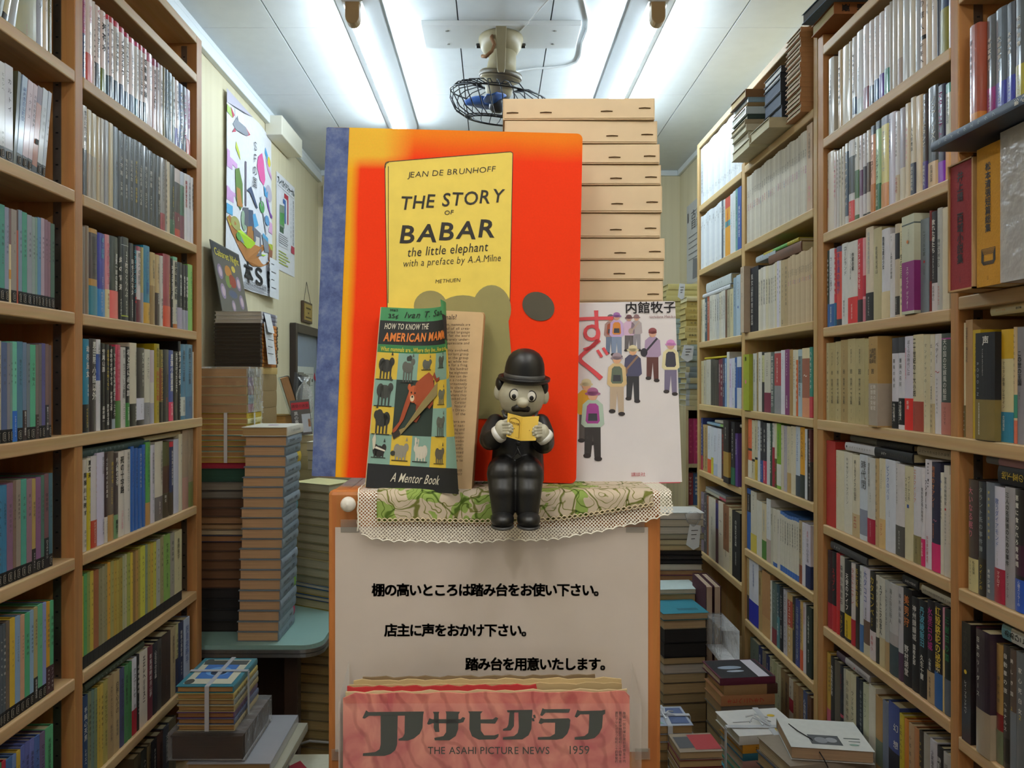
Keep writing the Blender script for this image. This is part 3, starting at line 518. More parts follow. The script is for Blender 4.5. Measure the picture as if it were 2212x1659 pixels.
row('L1', 6, -.573, (0, 1220, 3.776), -260, [(-215, '4a6a8c'), (-170, 'b0923c'), (-120, '5a9a78'), (-60, '8aa0b8'), (0, '6a6a70'), (24, '4c545c'), (50, '50585e'), (82, '6a5c50', '', '~5 .2 .5 n'), (125, 'd0ae38', '', '~5 .2 .5 n .4'), (168, '86a4c4', '', '~9 .2 .46 k .5'), (204, 'c89a78', '', '~7 .2 .46 n .4'), (246, '4fa878', '', '~4 .2 .45 k .45'), (278, '8cabc6', '', '~7 .15 .45 k .5'), (310, 'b0a06c', '*0 .27 2a2420', '~8 .12 .4 k .5|~6 .75 .95 w .5', {'nohex': 1}), (350, '66b084', '', '~3 .15 .5 k .4'), (380, '8a96c4', '', '~4 .15 .45 k .4'), (410, 'd09c2c', '*0 .3 46282a', '~7 .12 .5 n|~5 .72 .95 w .5', {'nohex': 1}), (440, '54a878', '*0 .3 44282a', '~5 .15 .5 k|~5 .72 .95 w .5', {'nohex': 1})], dh=.168, d=.11, series='hex', name='pocket_paperback', noun='pocket paperback', bul=.0006)
row('L1', 7, -.80, (0, 1220, 3.776), -60, [(-10, '5a6a90'), (16, '4a8c5c'), (50, 'b43444'), (102, '42689c'), (136, '6c86b4'), (170, 'c0a034'), (206, '5c68a8'), (242, '5e64a4'), (282, '6a70b0'), (326, '4e6aa6'), (370, '6c5c7c'), (436, '5aa874')], dh=.168, d=.11, series='hex', name='pocket_paperback', noun='pocket paperback', bul=.0006)
# ---- right bookcase, middle bay
C1 = (1770, 0, 5.35)
row('R2', 1, .580, C1, 92, [(155, 'cfcdc6', '', '~6 .2 .6 n .4'), (205, '', '', '', {'gap': 1}), (252, 'cdb183', '', '~7 .2 .7 n .5'), (330, 'd2c8b0', '', '', {'plain': 1}), (365, 'd6d2c6', '', '~5 .2 .5 n .4'), (415, 'dfdfe2', '.05 .26 2f4c70', '~9 .2 .7 k .6'), (490, 'dcdde2', '0 .2 c6d6dc', '~9 .2 .6 n .4'), (560, 'dcd3d6', '*0 .27 7c2c3c', '~7 .1 .4 n .3'), (617, 'dbd4d8', '*0 .24 333a48', '~7 .1 .5 n .4'), (675, 'd9d5da', '*0 .27 274f86', '~8 .1 .5 n .4'), (733, 'dcd6dc', '*0 .29 5f3fa4', '~6 .1 .4 n .3'), (800, 'dad6d8', '*0 .30 1f7a62', '~6 .1 .4 n .3'), (830, 'b9b7b3', '', '', {'plain': 1}), (885, 'c9c6c0', '', '', {'plain': 1}), (945, 'd2cabd', '0 .3 b4a49c', '', {'plain': 1}), (1020, 'c6c9cc', '', '', {'plain': 1}), (1095, 'd3cdc0', '', '', {'plain': 1}), (1150, 'b4bcc8', '', '', {'plain': 1}), (1215, 'd3bfae', '.30 .345 241f1e', '巡礼の旅人 .03 .62 k .8|~3 .72 .95 k .7'), (1280, 'd6cbb8', '', '~6 .1 .5 n .4'), (1350, 'd9d3d2', '', '~6 .1 .5 k .4'), (1380, '2c3a54', '', '', {'plain': 1}), (1480, '32456c', '*0 .45 8e8c3a', 'GILAI .03 .42 w .5'), (1535, 'd9c3c6', '', '~4 .1 .4 p .4')], dh=.183, d=.135, kind='gloss', noun='glossy-jacketed book', name='hardback_book', bul=.003)
C2 = (1770, 180, 5.183)
row('R2', 2, .351, C2, 58, [(155, 'dcd0c0', '', '~6 .08 .4 k .3 -.25|~5 .45 .7 r .28 -.25', {'t': 780}), (186, 'dfd6d6', '', '~8 .1 .6 p .6'), (216, 'd6d6d8', '', '~7 .1 .5 n .5'), (246, 'd6d3c6', '', '~7 .1 .5 n .5'), (276, 'd6d2cc', '', '~6 .1 .5 n .5'), (315, 'd4d6d8', '.1 .9 4c6078', '~8 .1 .8 w .7'), (380, 'd8d6d8', '*0 .26 da2a28|.35 .8 23262c', '~5 .76 .95 w .5'), (435, 'd9d6cc', '.26 .60 3f6a3a|0 .06 3f6a3a', '~4 .05 .25 n .4'), (476, 'd9d2da', '.27 .58 6c4a74', '~5 .05 .3 n .5'), (516, 'd8d6de', '.27 .60 4a4858|0 .03 222', '~5 .05 .3 n .5'), (560, 'd9d2cc', '.27 .62 5a4438|0 .03 222', '~5 .05 .3 n .4'), (615, 'e2a686', '.90 1 1f2434|*0 .33 c87a34', 'アンソロジー .18 .6 k .6', {'t': 485}), (677, 'a9cd9c', '.91 1 1c2c38|*0 .30 1f6a3c', 'ハンドブック .3 .66 k .55|~5 .76 .95 w .4', {'t': 430}), (762, 'e2d47c', '.91 1 8a8ca0|*0 .27 dd9450', '~8 .15 .6 s .4', {'t': 378}), (836, 'd6d0e2', '', '~8 .05 .5 b .6 -.2', {'t': 336}), (886, 'dcdae0', '0 .3 cfc0a8', '~9 .1 .5 n .4|~4 .72 .9 r .5'), (946, 'aeaab8', '0 .35 d8d0c0', '', {'plain': 1}), (1006, 'd9c8ac', '', '~6 .25 .6 p .4'), (1066, 'd6ccb8', '*0 .33 3a4258', '~5 .3 .55 k .45|~6 .7 .95 w .4', {'t': 165}), (1142, 'd9c3a4', '', '', {'plain': 1}), (1200, '3a3136', '*0 .3 43307c', 'スタートボタンと .05 .55 w .66|~6 .74 .95 w .5', {'t': 128}), (1312, '2c2a2e', '*0 .25 d3b084', 'ノンアノリズム .1 .6 w .45 .15|~4 .78 .95 n .4', {'t': 42}), (1396, '2a2a4c', '*0 .22 8a2cc4', 'マタイとアトムト .06 .7 m .6', {'t': 24}), (1480, 'd6d4bc', '.90 1 2f8c70|*0 .38 e09a34', '~7 .14 .42 k .4', {'t': 2})], dh=.183, d=.135, kind='gloss', bul=.003)
C3 = (1770, 430, 5.927)
row('R2', 3, .1225, C3, 96, [(118, '2a3a34', '0 .3 3a66a0', '~8 .1 .6 w .8'), (182, 'dedbe0', '*0 .29 35609c', 'カーミンと思い .1 .55 n .5 |~6 .74 .95 w .5', {'t': 640}), (210, 'c83a44', '*0 .3 2f6a90', '~8 .05 .6 w .8'), (277, 'd44a3c', '.93 1 5a5470|0 .08 2c2c3a', '不思議の我が .08 .6 b .85', {'t': 610}), (357, 'd9d8d4', '', 'ローレランド .04 .4 k .4 .2|~5 .7 .9 k .4', {'t': 570}), (480, 'd9d4cc', '*0 .32 d42c2a', '作家の家 .14 .36 K .26 .1|スウィフトの巨人篇 .14 .46 k .22 -.15|~5 .76 .95 w .4', {'t': 545}), (545, 'c8323e', '*0 .27 342024', '~9 .05 .6 w .5', {'t': 512}), (584, 'd99aa0', '0 .27 b86a78|.3 .55 b01c34', '', {'plain': 1}), (682, 'dacbb4', '*0 .30 1d1b1d', '~9 .05 .5 s .5|~7 .74 .95 w .35', {'t': 365}), (788, 'beb289', '', '~6 .2 .5 n .3', {'t': 375}), (892, 'd5d2d8', '*0 .30 d9c69c', '首長な夏の少女 .08 .45 K .45 -.2', {'t': 385}), (956, 'd9d4d6', '', '人間の女の物語 .22 .54 k .4|~2 .02 .1 n .3', {'t': 446}), (1016, 'c4b49c', '.62 .90 2c2a30|.02 .22 33302f', '~7 .8 .95 w .4', {'t': 325}), (1086, 'dccfa4', '', '~8 .08 .3 n .3|性の日記 .33 .6 k .62|~4 .66 .9 n .3'), (1131, '3a62a4', '', '~4 .05 .14 w .5|とざされた肖像たち .2 .66 W .85|~6 .7 .95 w .6', {'t': 250}), (1292, 'c3c4ac', '.90 .915 44504c|.03 .53 8c2a78', '～ロビンソン .14 .3 k .2 .1|● .24 .30 o .2|スウィフト .52 .75 w .30|デフォー .77 .95 w .30|~3 .86 .9 w .2', {'t': 180, 'o': .012, 'bul': .0004}), (1400, '7f8a92', '', '～ブールの家 .12 .4 k .3|● .44 .48 R .25|~5 .5 .6 k .3', {'t': 255, 'bul': .0006}), (1426, '7a2c2c', '.3 .7 40282c', '', {'plain': 1}), (1497, '2f2c30', '0 .28 d9d2d6', '敗れた者たち .08 .42 W .66|ベネネとマンマイニ .44 .68 w .5|~4 .75 .9 n .4', {'t': 163}), (1562, 'bcbcb8', '', '~7 .05 .28 s .5|時計の咲かる .3 .58 k .6|~6 .76 .95 r .4', {'t': 120}), (1652, 'd6cbb2', '', '', {'plain': 1, 't': 112})], dh=.184, d=.135, kind='paper', bul=.002)
WSF = lambda a, n: '、 .04 .1 n .3|%s .12 .3 k .42|##  .35 .42 k .3|世界SF全集 .46 .78 k .40|%s .83 .88 k .3|~4 .93 .97 k .2' % (a, n)
C4 = (1770, 710, 6.637)
def wsf(xr, a, n, c='b7a676', **k): return (xr, c, '', WSF(a, n).replace('##  ', '囲 '), dict({'bul': .0003}, **k))
row('R2', 4, -.102, C4, 48, [wsf(142, 'スキツツ', '9', 'bdae80'), wsf(228, 'バラード', '26', 'b39f6c'), wsf(306, 'ナイン', '4'), wsf(405, 'ベリャーエフ', '8', 'a98f5c'), wsf(514, '世界のＳＦ', '33', 'b9a878'), wsf(648, '世界のＳＦ', '31', 'b4a474'), wsf(798, '日本のＳＦ', '34', 'b3a370'),
 (930, 'b08c50', '.015 .48 a99a88', '、 .04 .1 n .3|筒井康隆 .13 .3 k .3 .25|眉村卓 .13 .3 k .3 0|光瀬龍 .13 .3 k .3 -.25|囲 .35 .42 k .3|時間の秘密 .53 .82 w .26 .2|幻想の突破 .53 .82 w .26 -.1', {'bul': .0003, 'o': .014, 't': 105}), (1120, 'dcd9e2', '.83 1 3f3f46|*0 .30 17171a', '薔薇の名前 .22 .56 k .34 |今世紀最大 .72 .92 W .34|~8 .72 .96 w .14 -.3', {'x': 1028, 't': 138}), (1212, 'dcdae2', '.83 1 3f3f46|.05 .34 17171a', '薔薇の名前 .22 .54 k .4|今世紀最大 .69 .9 W .4|~9 .7 .94 w .16 -.3', {'t': 128}), (1330, 'd6d0de', '*0 .34 dc2a24', 'ぼくらの時代には .04 .42 n .5 .1|~9 .12 .46 p .25 -.3|新潮 .68 .78 w .3', {'t': 112}), (1480, 'd9cca8', '*0 .31 a24432', '二十世紀の十大小説 .03 .64 K .36 -.3|~9 .75 .95 k .16 -.3', {'t': 88}), (1572, 'd4c8a4', '', 'マンディアンの .08 .5 n .35|~6 .56 .85 n .25', {'t': 90}), (1642, 'd9d0bb', '0 .3 c4b088', 'エミリーに .08 .45 k .5|~5 .52 .66 k .35|~5 .7 .95 n .35', {'t': 88}), (1735, 'dad4d6', '', 'ベティー .08 .3 k .5|～ .34 .42 r .9|~9 .44 .8 n .3', {'t': 80}), (1868, '47504a', '*0 .32 b87466|.94 .955 a43c8c', '天の国の花嫁風の船旅 .05 .66 w .5|~5 .72 .9 k .4', {'t': 72})], dh=.188, d=.14, bul=.002, kind='paper', name='hardback_book')
C5 = (1760, 930, 5.352)
row('R2', 5, -.354, C5, 55, [(84, '1b1b20', '', '~9 .1 .7 w .6', {'t': 135}), (116, '20211f', '', '~9 .1 .7 w .8'), (236, 'b22c26', '', '~9 .03 .4 n .2 -.4', {'t': 122, 'bul': .0005}), (331, 'd9d1b4', '.42 .95 d9d1b4', 'インナーマンバーナカン .06 .6 y .35 -.25', {'t': 235}), (426, 'd8d2c0', '', 'キャサリン・ヘプバーン .06 .64 k .42'), (510, 'd9d0b6', '*0 .28 c8b084', '美しきライフの伝説 .06 .56 k .4|~2 .74 .9 r .5'), (600, 'ccd3da', '.06 .36 8a90a2', '時代閉 .06 .4 n .62 .1', {'t': 285}), (690, 'cfcdc6', '*0 .29 a81c3a', '理髪店の冒険 .06 .34 n .35 -.2|~4 .4 .52 n .25|~9 .73 .92 w .25', {'t': 320}), (736, 'c4a878', '', '~9 .05 .8 n .5', {'t': 330}), (806, 'd8cdae', '*0 .33 d6b478', '~9 .12 .34 k .35|~3 .72 .86 r .4'), (926, 'd3d6de', '', 'ピンクのパリ .06 .44 b .5 -.15|~4 .54 .62 k .25|~6 .66 .74 b .3', {'t': 345}), (1030, 'd4cdcb', '*0 .33 55524b', 'アマンド・アンタムロウ .05 .45 k .35 -.3|~6 .72 .92 w .3'), (1132, 'd3c9a4', '', 'ヴィーナス氏 .1 .36 k .35 .12|フォカス氏 .12 .38 k .35 -.25|■ .40 .45 b .3', {'t': 420}), (1220, 'd6d3d8', '*0 .29 8c8052', 'エヌマイリア .02 .38 o .5 -.2|~6 .74 .9 k .3', {'t': 425}), (1266, 'd8d4d8', '*0 .28 d02a6a', '~9 .2 .55 k .8|~5 .76 .9 w .5'), (1342, 'd9d2d8', '', 'Book_Map .02 .26 K .5 .15|ワンダース .18 .46 K .45 -.25|~7 .7 .95 r .4', {'t': 342}), (1442, '2b2a42', '*0 .26 cf2d6c', '地球のオアシー .03 .42 o .5 -.2|～ .5 .56 p .6|~6 .56 .7 o .5 -.2', {'t': 375}), (1482, 'd3cdbb', '', '~2 .05 .2 b .5|絵画と歌の力 .22 .46 n .5'), (1546, 'd0c8bc', '', '世界の映画作家 .1 .36 k .45|● .38 .41 r .4|~9 .42 .72 n .35', {'t': 410}), (1566, 'cdc4b0', '', '~9 .1 .7 n .6')], dh=.184, d=.135, bul=.002, pages_on=True)
C6 = (1760, 1160, 4.148)
row('R2', 6, -.60, C6, 110, [(150, '3a2024', '*0 .33 a82a34', '~6 .1 .5 n .6'), (186, '221e20', '*0 .33 c02a30', 'スパブレ .2 .5 R .8'), (220, 'b8383a', '0 .3 c42c2c', '~8 .1 .6 r .6'), (260, 'b4b0a4', '*0 .32 201f20', '~6 .1 .6 k .6|~4 .72 .95 y .5'), (320, '232222', '0 .04 1c1b1b|.04 .33 d2b020', '天使のナイフ .16 .62 W .6|~5 .74 .95 k .4'), (358, 'cfc4be', '*0 .32 b02430', '~6 .05 .5 r .7'), (396, '2a2622', '0 .3 3a322a', '五十万年の死角 .04 .5 y .75'), (430, 'cdd0cc', '*0 .32 4c72a4', '~6 .05 .35 n .5'), (488, 'd0cbd6', '0 .13 c9c0a4|.13 .40 6c5444', '大タココ .03 .4 b .6 -.1|~4 .45 .6 k .35'), (541, '262422', '*0 .33 d2c6c6', 'カタコンベ .05 .5 y .66|~3 .52 .62 y .4|~3 .72 .9 r .4'), (571, 'c9c4b2', '*0 .3 3a3a36', '~9 .05 .6 n .7'), (622, 'c9c6b6', '0 .33 c4b48c', 'スプートニクの恋人 .08 .64 K .55 -.1'), (661, 'a9aaa6', '0 .32 b09468', '~8 .1 .5 n .5'), (741, 'b8b5b2', '0 .33 3e4c50|.33 .46 a8a09c', '海上自伝殺人 .06 .45 n .35 -.25', {'t': 425}), (786, 'b4b0b2', '0 .3 4a3048', '海水浴伝殺 .06 .4 k .5', {'t': 450}), (861, '1b191b', '', '美男狩 .06 .40 o .66|野村胡堂 .58 .9 W .5', {'t': 465}), (926, '1a181a', '', '神州纐纈城 .08 .46 w .75|国枝史郎 .50 .72 W .6', {'t': 545}), (1000, '1a1a1c', '', '丹波綾飯田 .06 .48 C .66|久生十蘭 .56 .82 W .45', {'t': 575}), (1066, '1d1a1e', '*0 .31 b89c74', '水淫石の城 .06 .48 M .7|小栗虫 .56 .68 w .4|~6 .74 .95 k .5', {'t': 575}), (1141, '201c20', '*0 .34 2c5c96', '紅殻駱駝の秘密 .03 .64 Y .66|小 .6 .66 w .5', {'t': 600}), (1155, 'c9b27c', '.6 1 c48a9a', '', {'plain': 1}), (1210, '1c2420', '*0 .34 5a6068', '王樹田の国 .06 .5 G .75', {'t': 650})], dh=.186, d=.13, kind='paper', bul=.002, pages_on=True)
C7 = (1760, 1380, 5.945)
row('R2', 7, -.847, C7, 126, [(196, 'b8923a', '*0 .28 b85a68', '~7 .1 .5 n .3 .3', {'t': 172}), (246, '2a2826', '', '~7 .1 .5 w .8'), (316, '5c5446', '', '', {'plain': 1}), (362, '23242c', '*0 .17 2e7a5a|.34 .38 b84a5c', '~6 .1 .3 r'), (386, 'a8a496', '', '~9 .1 .7 n'), (452, 'bdb394', '', '~8 .1 .8 n .5'), (520, 'c0b898', '', 'ウッドキャンドル .2 .7 k .5'), (572, '2b3038', '0 .3 7a6040', '', {'plain': 1}), (610, '2c3438', '', '~9 .1 .6 s .6'), (682, 'b4b698', '0 .4 9c9a86', '~5 .1 .4 n .4', {'t': 585}), (770, 'c8c2b0', '', '', {'plain': 1, 't': 610}), (860, 'a8824c', '.2 .5 6a7460', '', {'plain': 1}), (936, '6c7484', '', '', {'plain': 1}), (1076, '3c4a86', '0 .5 22222c', '幻想 .14 .5 w .4 .25', {'t': 845}), (1140, 'bca82c', '', '~6 .1 .5 k .5'), (1196, 'c87c30', '', '', {'plain': 1}), (1266, 'b49470', '', '~8 .1 .8 k .4'), (1330, 'b0784c', '', '', {'plain': 1}), (1386, '3a342c', '', '~8 .1 .6 y .5'), (1466, 'a09a8c', '', '', {'plain': 1}), (1560, 'bcb8bc', '.3 .5 26242a', '~6 .1 .4 k .4'), (1640, '2e2c2c', '', '~8 .1 .6 w .6'), (1735, 'b0aca4', '', '~8 .1 .6 n .5')], dh=.18, d=.13, kind='paper', bul=.002, pages_on=True)
# ---- right bookcase, near bay
CN = (2060, 0, 5.35)
row('R1', 1, .41, CN, 175, [(246, 'c47c30', '*0 .38 d9cfa0', '江三路戯次 .05 .5 r .4|~4 .6 .8 n .3', {'t': 300}), (366, '9a4a34', '0 .16 c88030', '謀三路戯次 .12 .5 n .35 -.2|~4 .56 .7 n .3 -.2', {'t': 235, 'o': .012}), (466, '565a60', '*0 .34 8c2c78', '今田家康 .2 .4 W .36|~3 .42 .5 w .3|~8 .7 .95 w .2', {'t': 190}), (596, '55606c', '*0 .34 343c98', '大田吉宗 .24 .46 W .3|~3 .48 .56 w .25|~8 .7 .95 w .2', {'t': 100}), (696, '505864', '*0 .35 2f3aa0', '水谷久貞 .25 .46 W .36|~3 .5 .58 w .3|~8 .7 .95 w .2', {'t': 40}), (816, '555c62', '*0 .38 a29a30', '石井由章 .2 .48 W .36|~8 .7 .95 w .2', {'h': .185}), (930, '50585f', '*0 .36 94307c', '', {'h': .185}), (1040, '4c545c', '*0 .36 343c98', '', {'h': .185})], dh=.18, d=.135, kind='gloss', bul=.003)
CM = (2060, 660, 5.184)
row('R1', 3, -.102, CM, 50, [(133, 'd6caa8', '*0 .28 6c5c34', 'アーニー少年時代のヘミングウェイ .04 .68 k .5 -.2|~5 .76 .95 w .4', {'t': 200}), (211, 'b48e60', '', '文芸史三・海北友松 .06 .36 n .5 -.3', {'t': 165, 'bul': .0004}), (298, 'c4a41c', '', 'ロベルトは今夜 .12 .42 n .36|ピエール・クロソウスキー .56 .9 n .2', {'t': 275, 'bul': .0005}), (520, '1d1c20', '*.005 .38 7c6a36|', '声 .03 .12 W .4 .1|アーナルデュルインドリダソン .15 .40 w .14 -.05|RÖDDIN .26 .6 s .16 -.32|~12 .65 .95 w .12 -.25', {'t': 300, 'o': .01}), (660, 'd8cb9c', '*0 .27 2c7c98|.74 1 d4aa1c', 'マルタン群像 .28 .5 k .3 -.2|~5 .52 .7 k .25 -.2|~4 .76 .9 w .25 -.2', {'t': 270}), (700, 'd0b890', '.22 .42 3a8a72|0 .2 c86a50', '~9 .05 .5 n .6', {'t': 245}), (780, '88848a', '', 'この世の王国 .2 .5 K .6|~3 .55 .62 n .4', {'t': 245}), (880, 'd0d0d8', '', '~6 .1 .5 b .4'), (990, '5a4a40'), (1090, 'c8c0a8')], dh=.20, d=.14, bul=.002, pages_on=True)
CO = (2060, 970, 4.605)
row('R1', 4, -.36, CO, 138, [(236, '453836', '*0 .30 cfc28c', '大いなる眠り .06 .52 p .5 -.15|私立探偵 .72 .84 k .25 .15|~7 .72 .94 n .2 -.2', {'t': 310}), (311, '2c3038', '*0 .33 2a241f', 'タラント氏の事件簿 .04 .62 s .5|クイーンの .72 .95 y .4', {'t': 330}), (396, '69707c', '', '~8 .06 .5 y .25|~5 .74 .95 w .3', {'t': 335}), (500, 'd2cedd', '*0 .30 a01c38', '歌うダイアモンド .10 .52 b .42 -.15|ヘレン・マクロイ .55 .68 n .2 -.1|マクロイ .72 .86 w .36', {'t': 380}), (601, 'a09c9e', '', '三人の名探偵のための事件 .04 .66 K .40 -.15|レオ・ブルース .70 .92 k .3 -.1', {'t': 385}), (702, '231e22', '*0 .27 2c55b8|.3 .55 421c34', '悪魔に食われろ青尾蠅 .04 .64 W .40 -.2|心理スリラーの .74 .95 w .3', {'t': 410}), (800, 'b0a894'), (900, '8c3a34'), (1000, 'c8c0b0')], dh=.187, d=.135, bul=.002, pages_on=True, kind='gloss')
CP = (2060, 1300, 4.62)
row('R1', 5, -.615, CP, 42, [(124, '211e20', '', '失われた庭 .05 .3 n .5|矢川澄子 .4 .66 w .5', {'t': 195, 'bul': .0005}), (214, '1f1c1e', '', '十月の旅人 .05 .35 n .5|● .38 .44 y .4|レイ・ブラッドベリ .48 .76 w .36', {'t': 240, 'bul': .0005, 'o': .008}), (276, '5c2038', '0 .28 2a1c30', '', {'plain': 1, 't': 262}), (418, '30222e', '0 .36 a09078', '日本のリーダース .05 .55 w .26 -.3', {'t': 330, 'o': .01}), (486, 'a8854c', '*0 .28 6c7458|.28 .42 7c2024', '猫の大旅 .25 .5 n .4', {'t': 430}), (551, '3c3834', '.05 .25 242220', '自動車の旅 .05 .4 w .6|~5 .45 .7 w .5'), (616, '57483e', '0 .5 70767c', '美しき国 .05 .4 w .5|１ .45 .5 y .5'), (716, '66696a', '', '~5 .1 .5 w .4|２ .48 .54 y .4'), (820, '40383a'), (920, '8c8474')], dh=.195, d=.13, bul=.0015, kind='gloss', pages_on=True)
# ---- far right bookcase
CA = (1480, 150, 4.047)
mg = ['c9c1ae', 'd1cab8', 'c4bcaa', 'cdc6b6', 'bdb5a4']
MT = ['~3 .22 .32 n .6|~3 .42 .52 m .7', '~3 .22 .32 n .6|~3 .42 .52 b .7', '~3 .22 .32 n .6|~3 .42 .52 m .7', '~3 .22 .32 n .6|~3 .42 .52 r .7']
row('A', 2, .426, CA, 520, spread_row(520, 1062, 33, mg, texts=MT, seed=3) + [(1112, 'c0a488', '', '~6 .1 .4 n .4|~3 .7 .9 p .3', {'h': .232})], dh=.212, d=.17, name='magazine_issue', noun='thin old magazine', bul=.0003)
CB = (1480, 500, 4.047)
row('A', 3, .1435, CB, 505, [(568, 'b8a58e', '', '別冊 .02 .1 k .3|アルー .40 .5 K .3|ＡＮ .16 .24 n .3', {'h': .208, 'o': .02}), (605, '26242a', '', '~9 .1 .9 w .5', {'h': .20}), (640, '1d1c20', '', '~8 .3 .7 n .4', {'h': .20})] + spread_row(640, 800, 8, ['d0c8b4', 'c9c2b0', 'd6d0c4', 'd2c8a8'], texts=['~7 .2 .6 n .6'], seed=5) + [(820, 'cfc9d6', '', '~6 .1 .5 n .4'), (836, 'd2ccc0'), (868, 'b39c74', '', 'DM .9 .97 K .8|~6 .1 .6 n .3'), (898, 'b09870', '', '~9 .1 .7 n .4')] + spread_row(898, 1112, 15, ['c0a884', 'b89f7c', 'c6b08c'], texts=['~3 .2 .3 n .6|~2 .36 .42 m .8', '~3 .2 .3 n .6|~2 .36 .42 b .8', '~3 .2 .3 n .6|~2 .36 .42 r .8'], seed=6), dh=.186, d=.16, name='magazine_issue', noun='faded magazine', bul=.0004)
row('A', 4, -.1015, CB, 508, [(524, '3a68a0', '*0 .3 9a8ab0', '~7 .1 .6 w'), (590, '9aa324', '', '数 .04 .12 K .6|~4 .2 .26 n .3|● .44 .54 p .6', {'o': .012}), (622, 'cac8be', '', '~7 .1 .5 n|~3 .7 .9 s'), (638, 'a08a5c'), (668, 'd6d0c4', '', '~7 .1 .5 n .4'), (690, '2e2c2a', '.0 .35 2e2c2a|.5 .95 c4c08c', '~7 .1 .5 n'), (746, 'c2bba8', '*0 .33 7a2440', '~4 .12 .4 n .4'), (778, '55605c', '', '~9 .05 .9 w .7'), (835, 'b9b2ac', '0 .45 8c8a8c|.45 .97 a83a3c', '~8 .1 .5 w .4'), (870, 'd8d4da', '', '~6 .1 .3 k .4'), (910, '7a3468', '', '~8 .05 .4 w .6|~4 .7 .9 w .4'), (940, 'a8854c', '', '~4 .1 .3 k'), (966, 'd3cdb8', '', '~9 .1 .6 n'), (985, 'd06a34', '.85 1 d8d0b8', '~7 .2 .8 w'), (1020, 'a9bcc4', '.5 .9 7a8c90', '~9 .1 .7 k'), (1085, '9c5c44', '.85 1 d8c8a0|0 .28 d8946c', '～ .3 .5 w .5'), (1112, '3a8a78', '*0 .3 c8404c', '~7 .05 .6 w')], dh=.178, d=.14, bul=.001, name='paperback_book', noun='paperback')
row('A', 5, -.3136, (1600, 880, 6.91), 104, [(160, 'd9683c', '*0 .3 d9d2c0|.46 .50 221f1d', '~7 .3 .6 k .5', {'h': .186}), (206, 'c9c0a0', '.30 .34 2a2622', '~5 .1 .5 n .3|~4 .7 .9 n'), (246, 'c6bc9c', '*0 .34 c8a838|.34 .38 2a2622', '~8 .1 .5 n .4'), (286, 'c9ccd2', '', '~6 .1 .5 k .7'), (330, '32333a', '*0 .36 2f5090', '~6 .1 .5 w .4|~6 .7 .95 w .5'), (382, '2f3038', '*0 .37 c03a54', '~5 .1 .5 w .4|~5 .7 .95 w .5'), (430, 'c9ccca', '', '~6 .05 .3 n .6'), (465, '2b4a3c'), (500, 'd3d0c8', '*0 .62 9a1c34', '~5 .03 .3 k .8'), (532, 'cfc8ae', '0 .45 5a5c2c', '~4 .6 .95 r .8'), (596, '7ba82a', '*.05 .38 d4d4c8', '~8 .1 .5 g .3', {'h': .19}), (638, 'c9c0a8', '', '~4 .1 .4 n .3'), (685, 'b4acb4', '', '~9 .05 .4 n .6'), (745, 'cfc3a4', '0 .3 bf9c62', '~8 .1 .6 s .5'), (815, 'd4c9ae', '', 'イータイムポケット .02 .42 k .5 -.15'), (880, 'c2cad4', '*0 .3 3c4650', '~7 .1 .5 b .5'), (950, 'd69a24', '*0 .33 2c3430', 'メルヘン入門 .05 .45 k .5', {'h': .19}), (990, 'd2d4da', '', '~7 .2 .45 k .7'), (1005, '23201f'), (1048, '5e2a2c', '0 .55 3c302c')], dh=.183, d=.14, bul=.0015, name='paperback_book', noun='book')
row('A', 6, -.54, (1600, 1040, 6.382), 74, [(135, '2f5ca0', '.62 .92 20242c', '~7 .1 .36 w .6', {'h': .19}), (216, 'cdc6b4', '*0 .3 cdb84c', '~5 .05 .3 k .4', {'h': .188}), (290, 'cfcabc', '', '', {'plain': 1}), (350, 'cfc09c', '*0 .34 4c7c34', '~5 .1 .5 s .4'), (410, 'd0d0d0', '0 .36 b09c94', '~5 .1 .5 s .3', {'h': .185}), (442, 'bdb8a4', '', '~4 .1 .3 k'), (500, 'cdc6b4', '0 .07 3a66b0', '~6 .1 .4 k .5'), (540, 'cfc8bc', '', '~6 .15 .4 k .5')] + [(x, 'cfc9b8', '0 .10 3a68b4|.95 1 4a74b4', '~7 .12 .5 k .8') for x in (570, 600, 634, 668, 700, 735, 768, 800)] + [(842, 'b09c78', '0 .3 8c4a2c'), (890, 'd2cfd6', '', '~9 .05 .5 s'), (958, 'cfc8d4', '*0 .36 1f2c58', '~2 .1 .2 r .4|~5 .2 .6 n .4')], dh=.165, d=.13, bul=.001, name='paperback_book', noun='book')
row('A', 7, -.765, (1600, 1220, 3.953), 20, [(70, 'b49c6c', '0 .4 4a4238', '~4 .3 .7 n .4', {'h': .195}), (150, 'd2d2da', '*0 .36 2c30a0', '~7 .05 .4 b .6', {'h': .20}), (180, 'ab8f5c', '', '~4 .1 .4 n'), (250, 'b08252', '0 .3 b8905c', '', {'plain': 1, 'h': .19}), (265, 'd3d0c4'), (305, '5c6c64', '*0 .26 7c3038', '~5 .1 .5 s'), (330, '35505c', '0 .5 4c8088'), (362, '191a22'), (395, 'b4aeb4', '', '~12 .05 .9 k .9'), (440, 'bf9f68', '.5 .9 a8482c', '~9 .1 .9 w .4'), (465, '2f2e2c', '', '~9 .1 .5 y'), (505, '35407c', '', '~9 .1 .9 s .7'), (530, 'c8a460', '*0 .3 c85a30', '~9 .1 .6 k'), (556, 'c4bcc0', '', '~7 .05 .3 r'), (604, '24302a')], dh=.178, d=.13, bul=.001, name='paperback_book', noun='book')
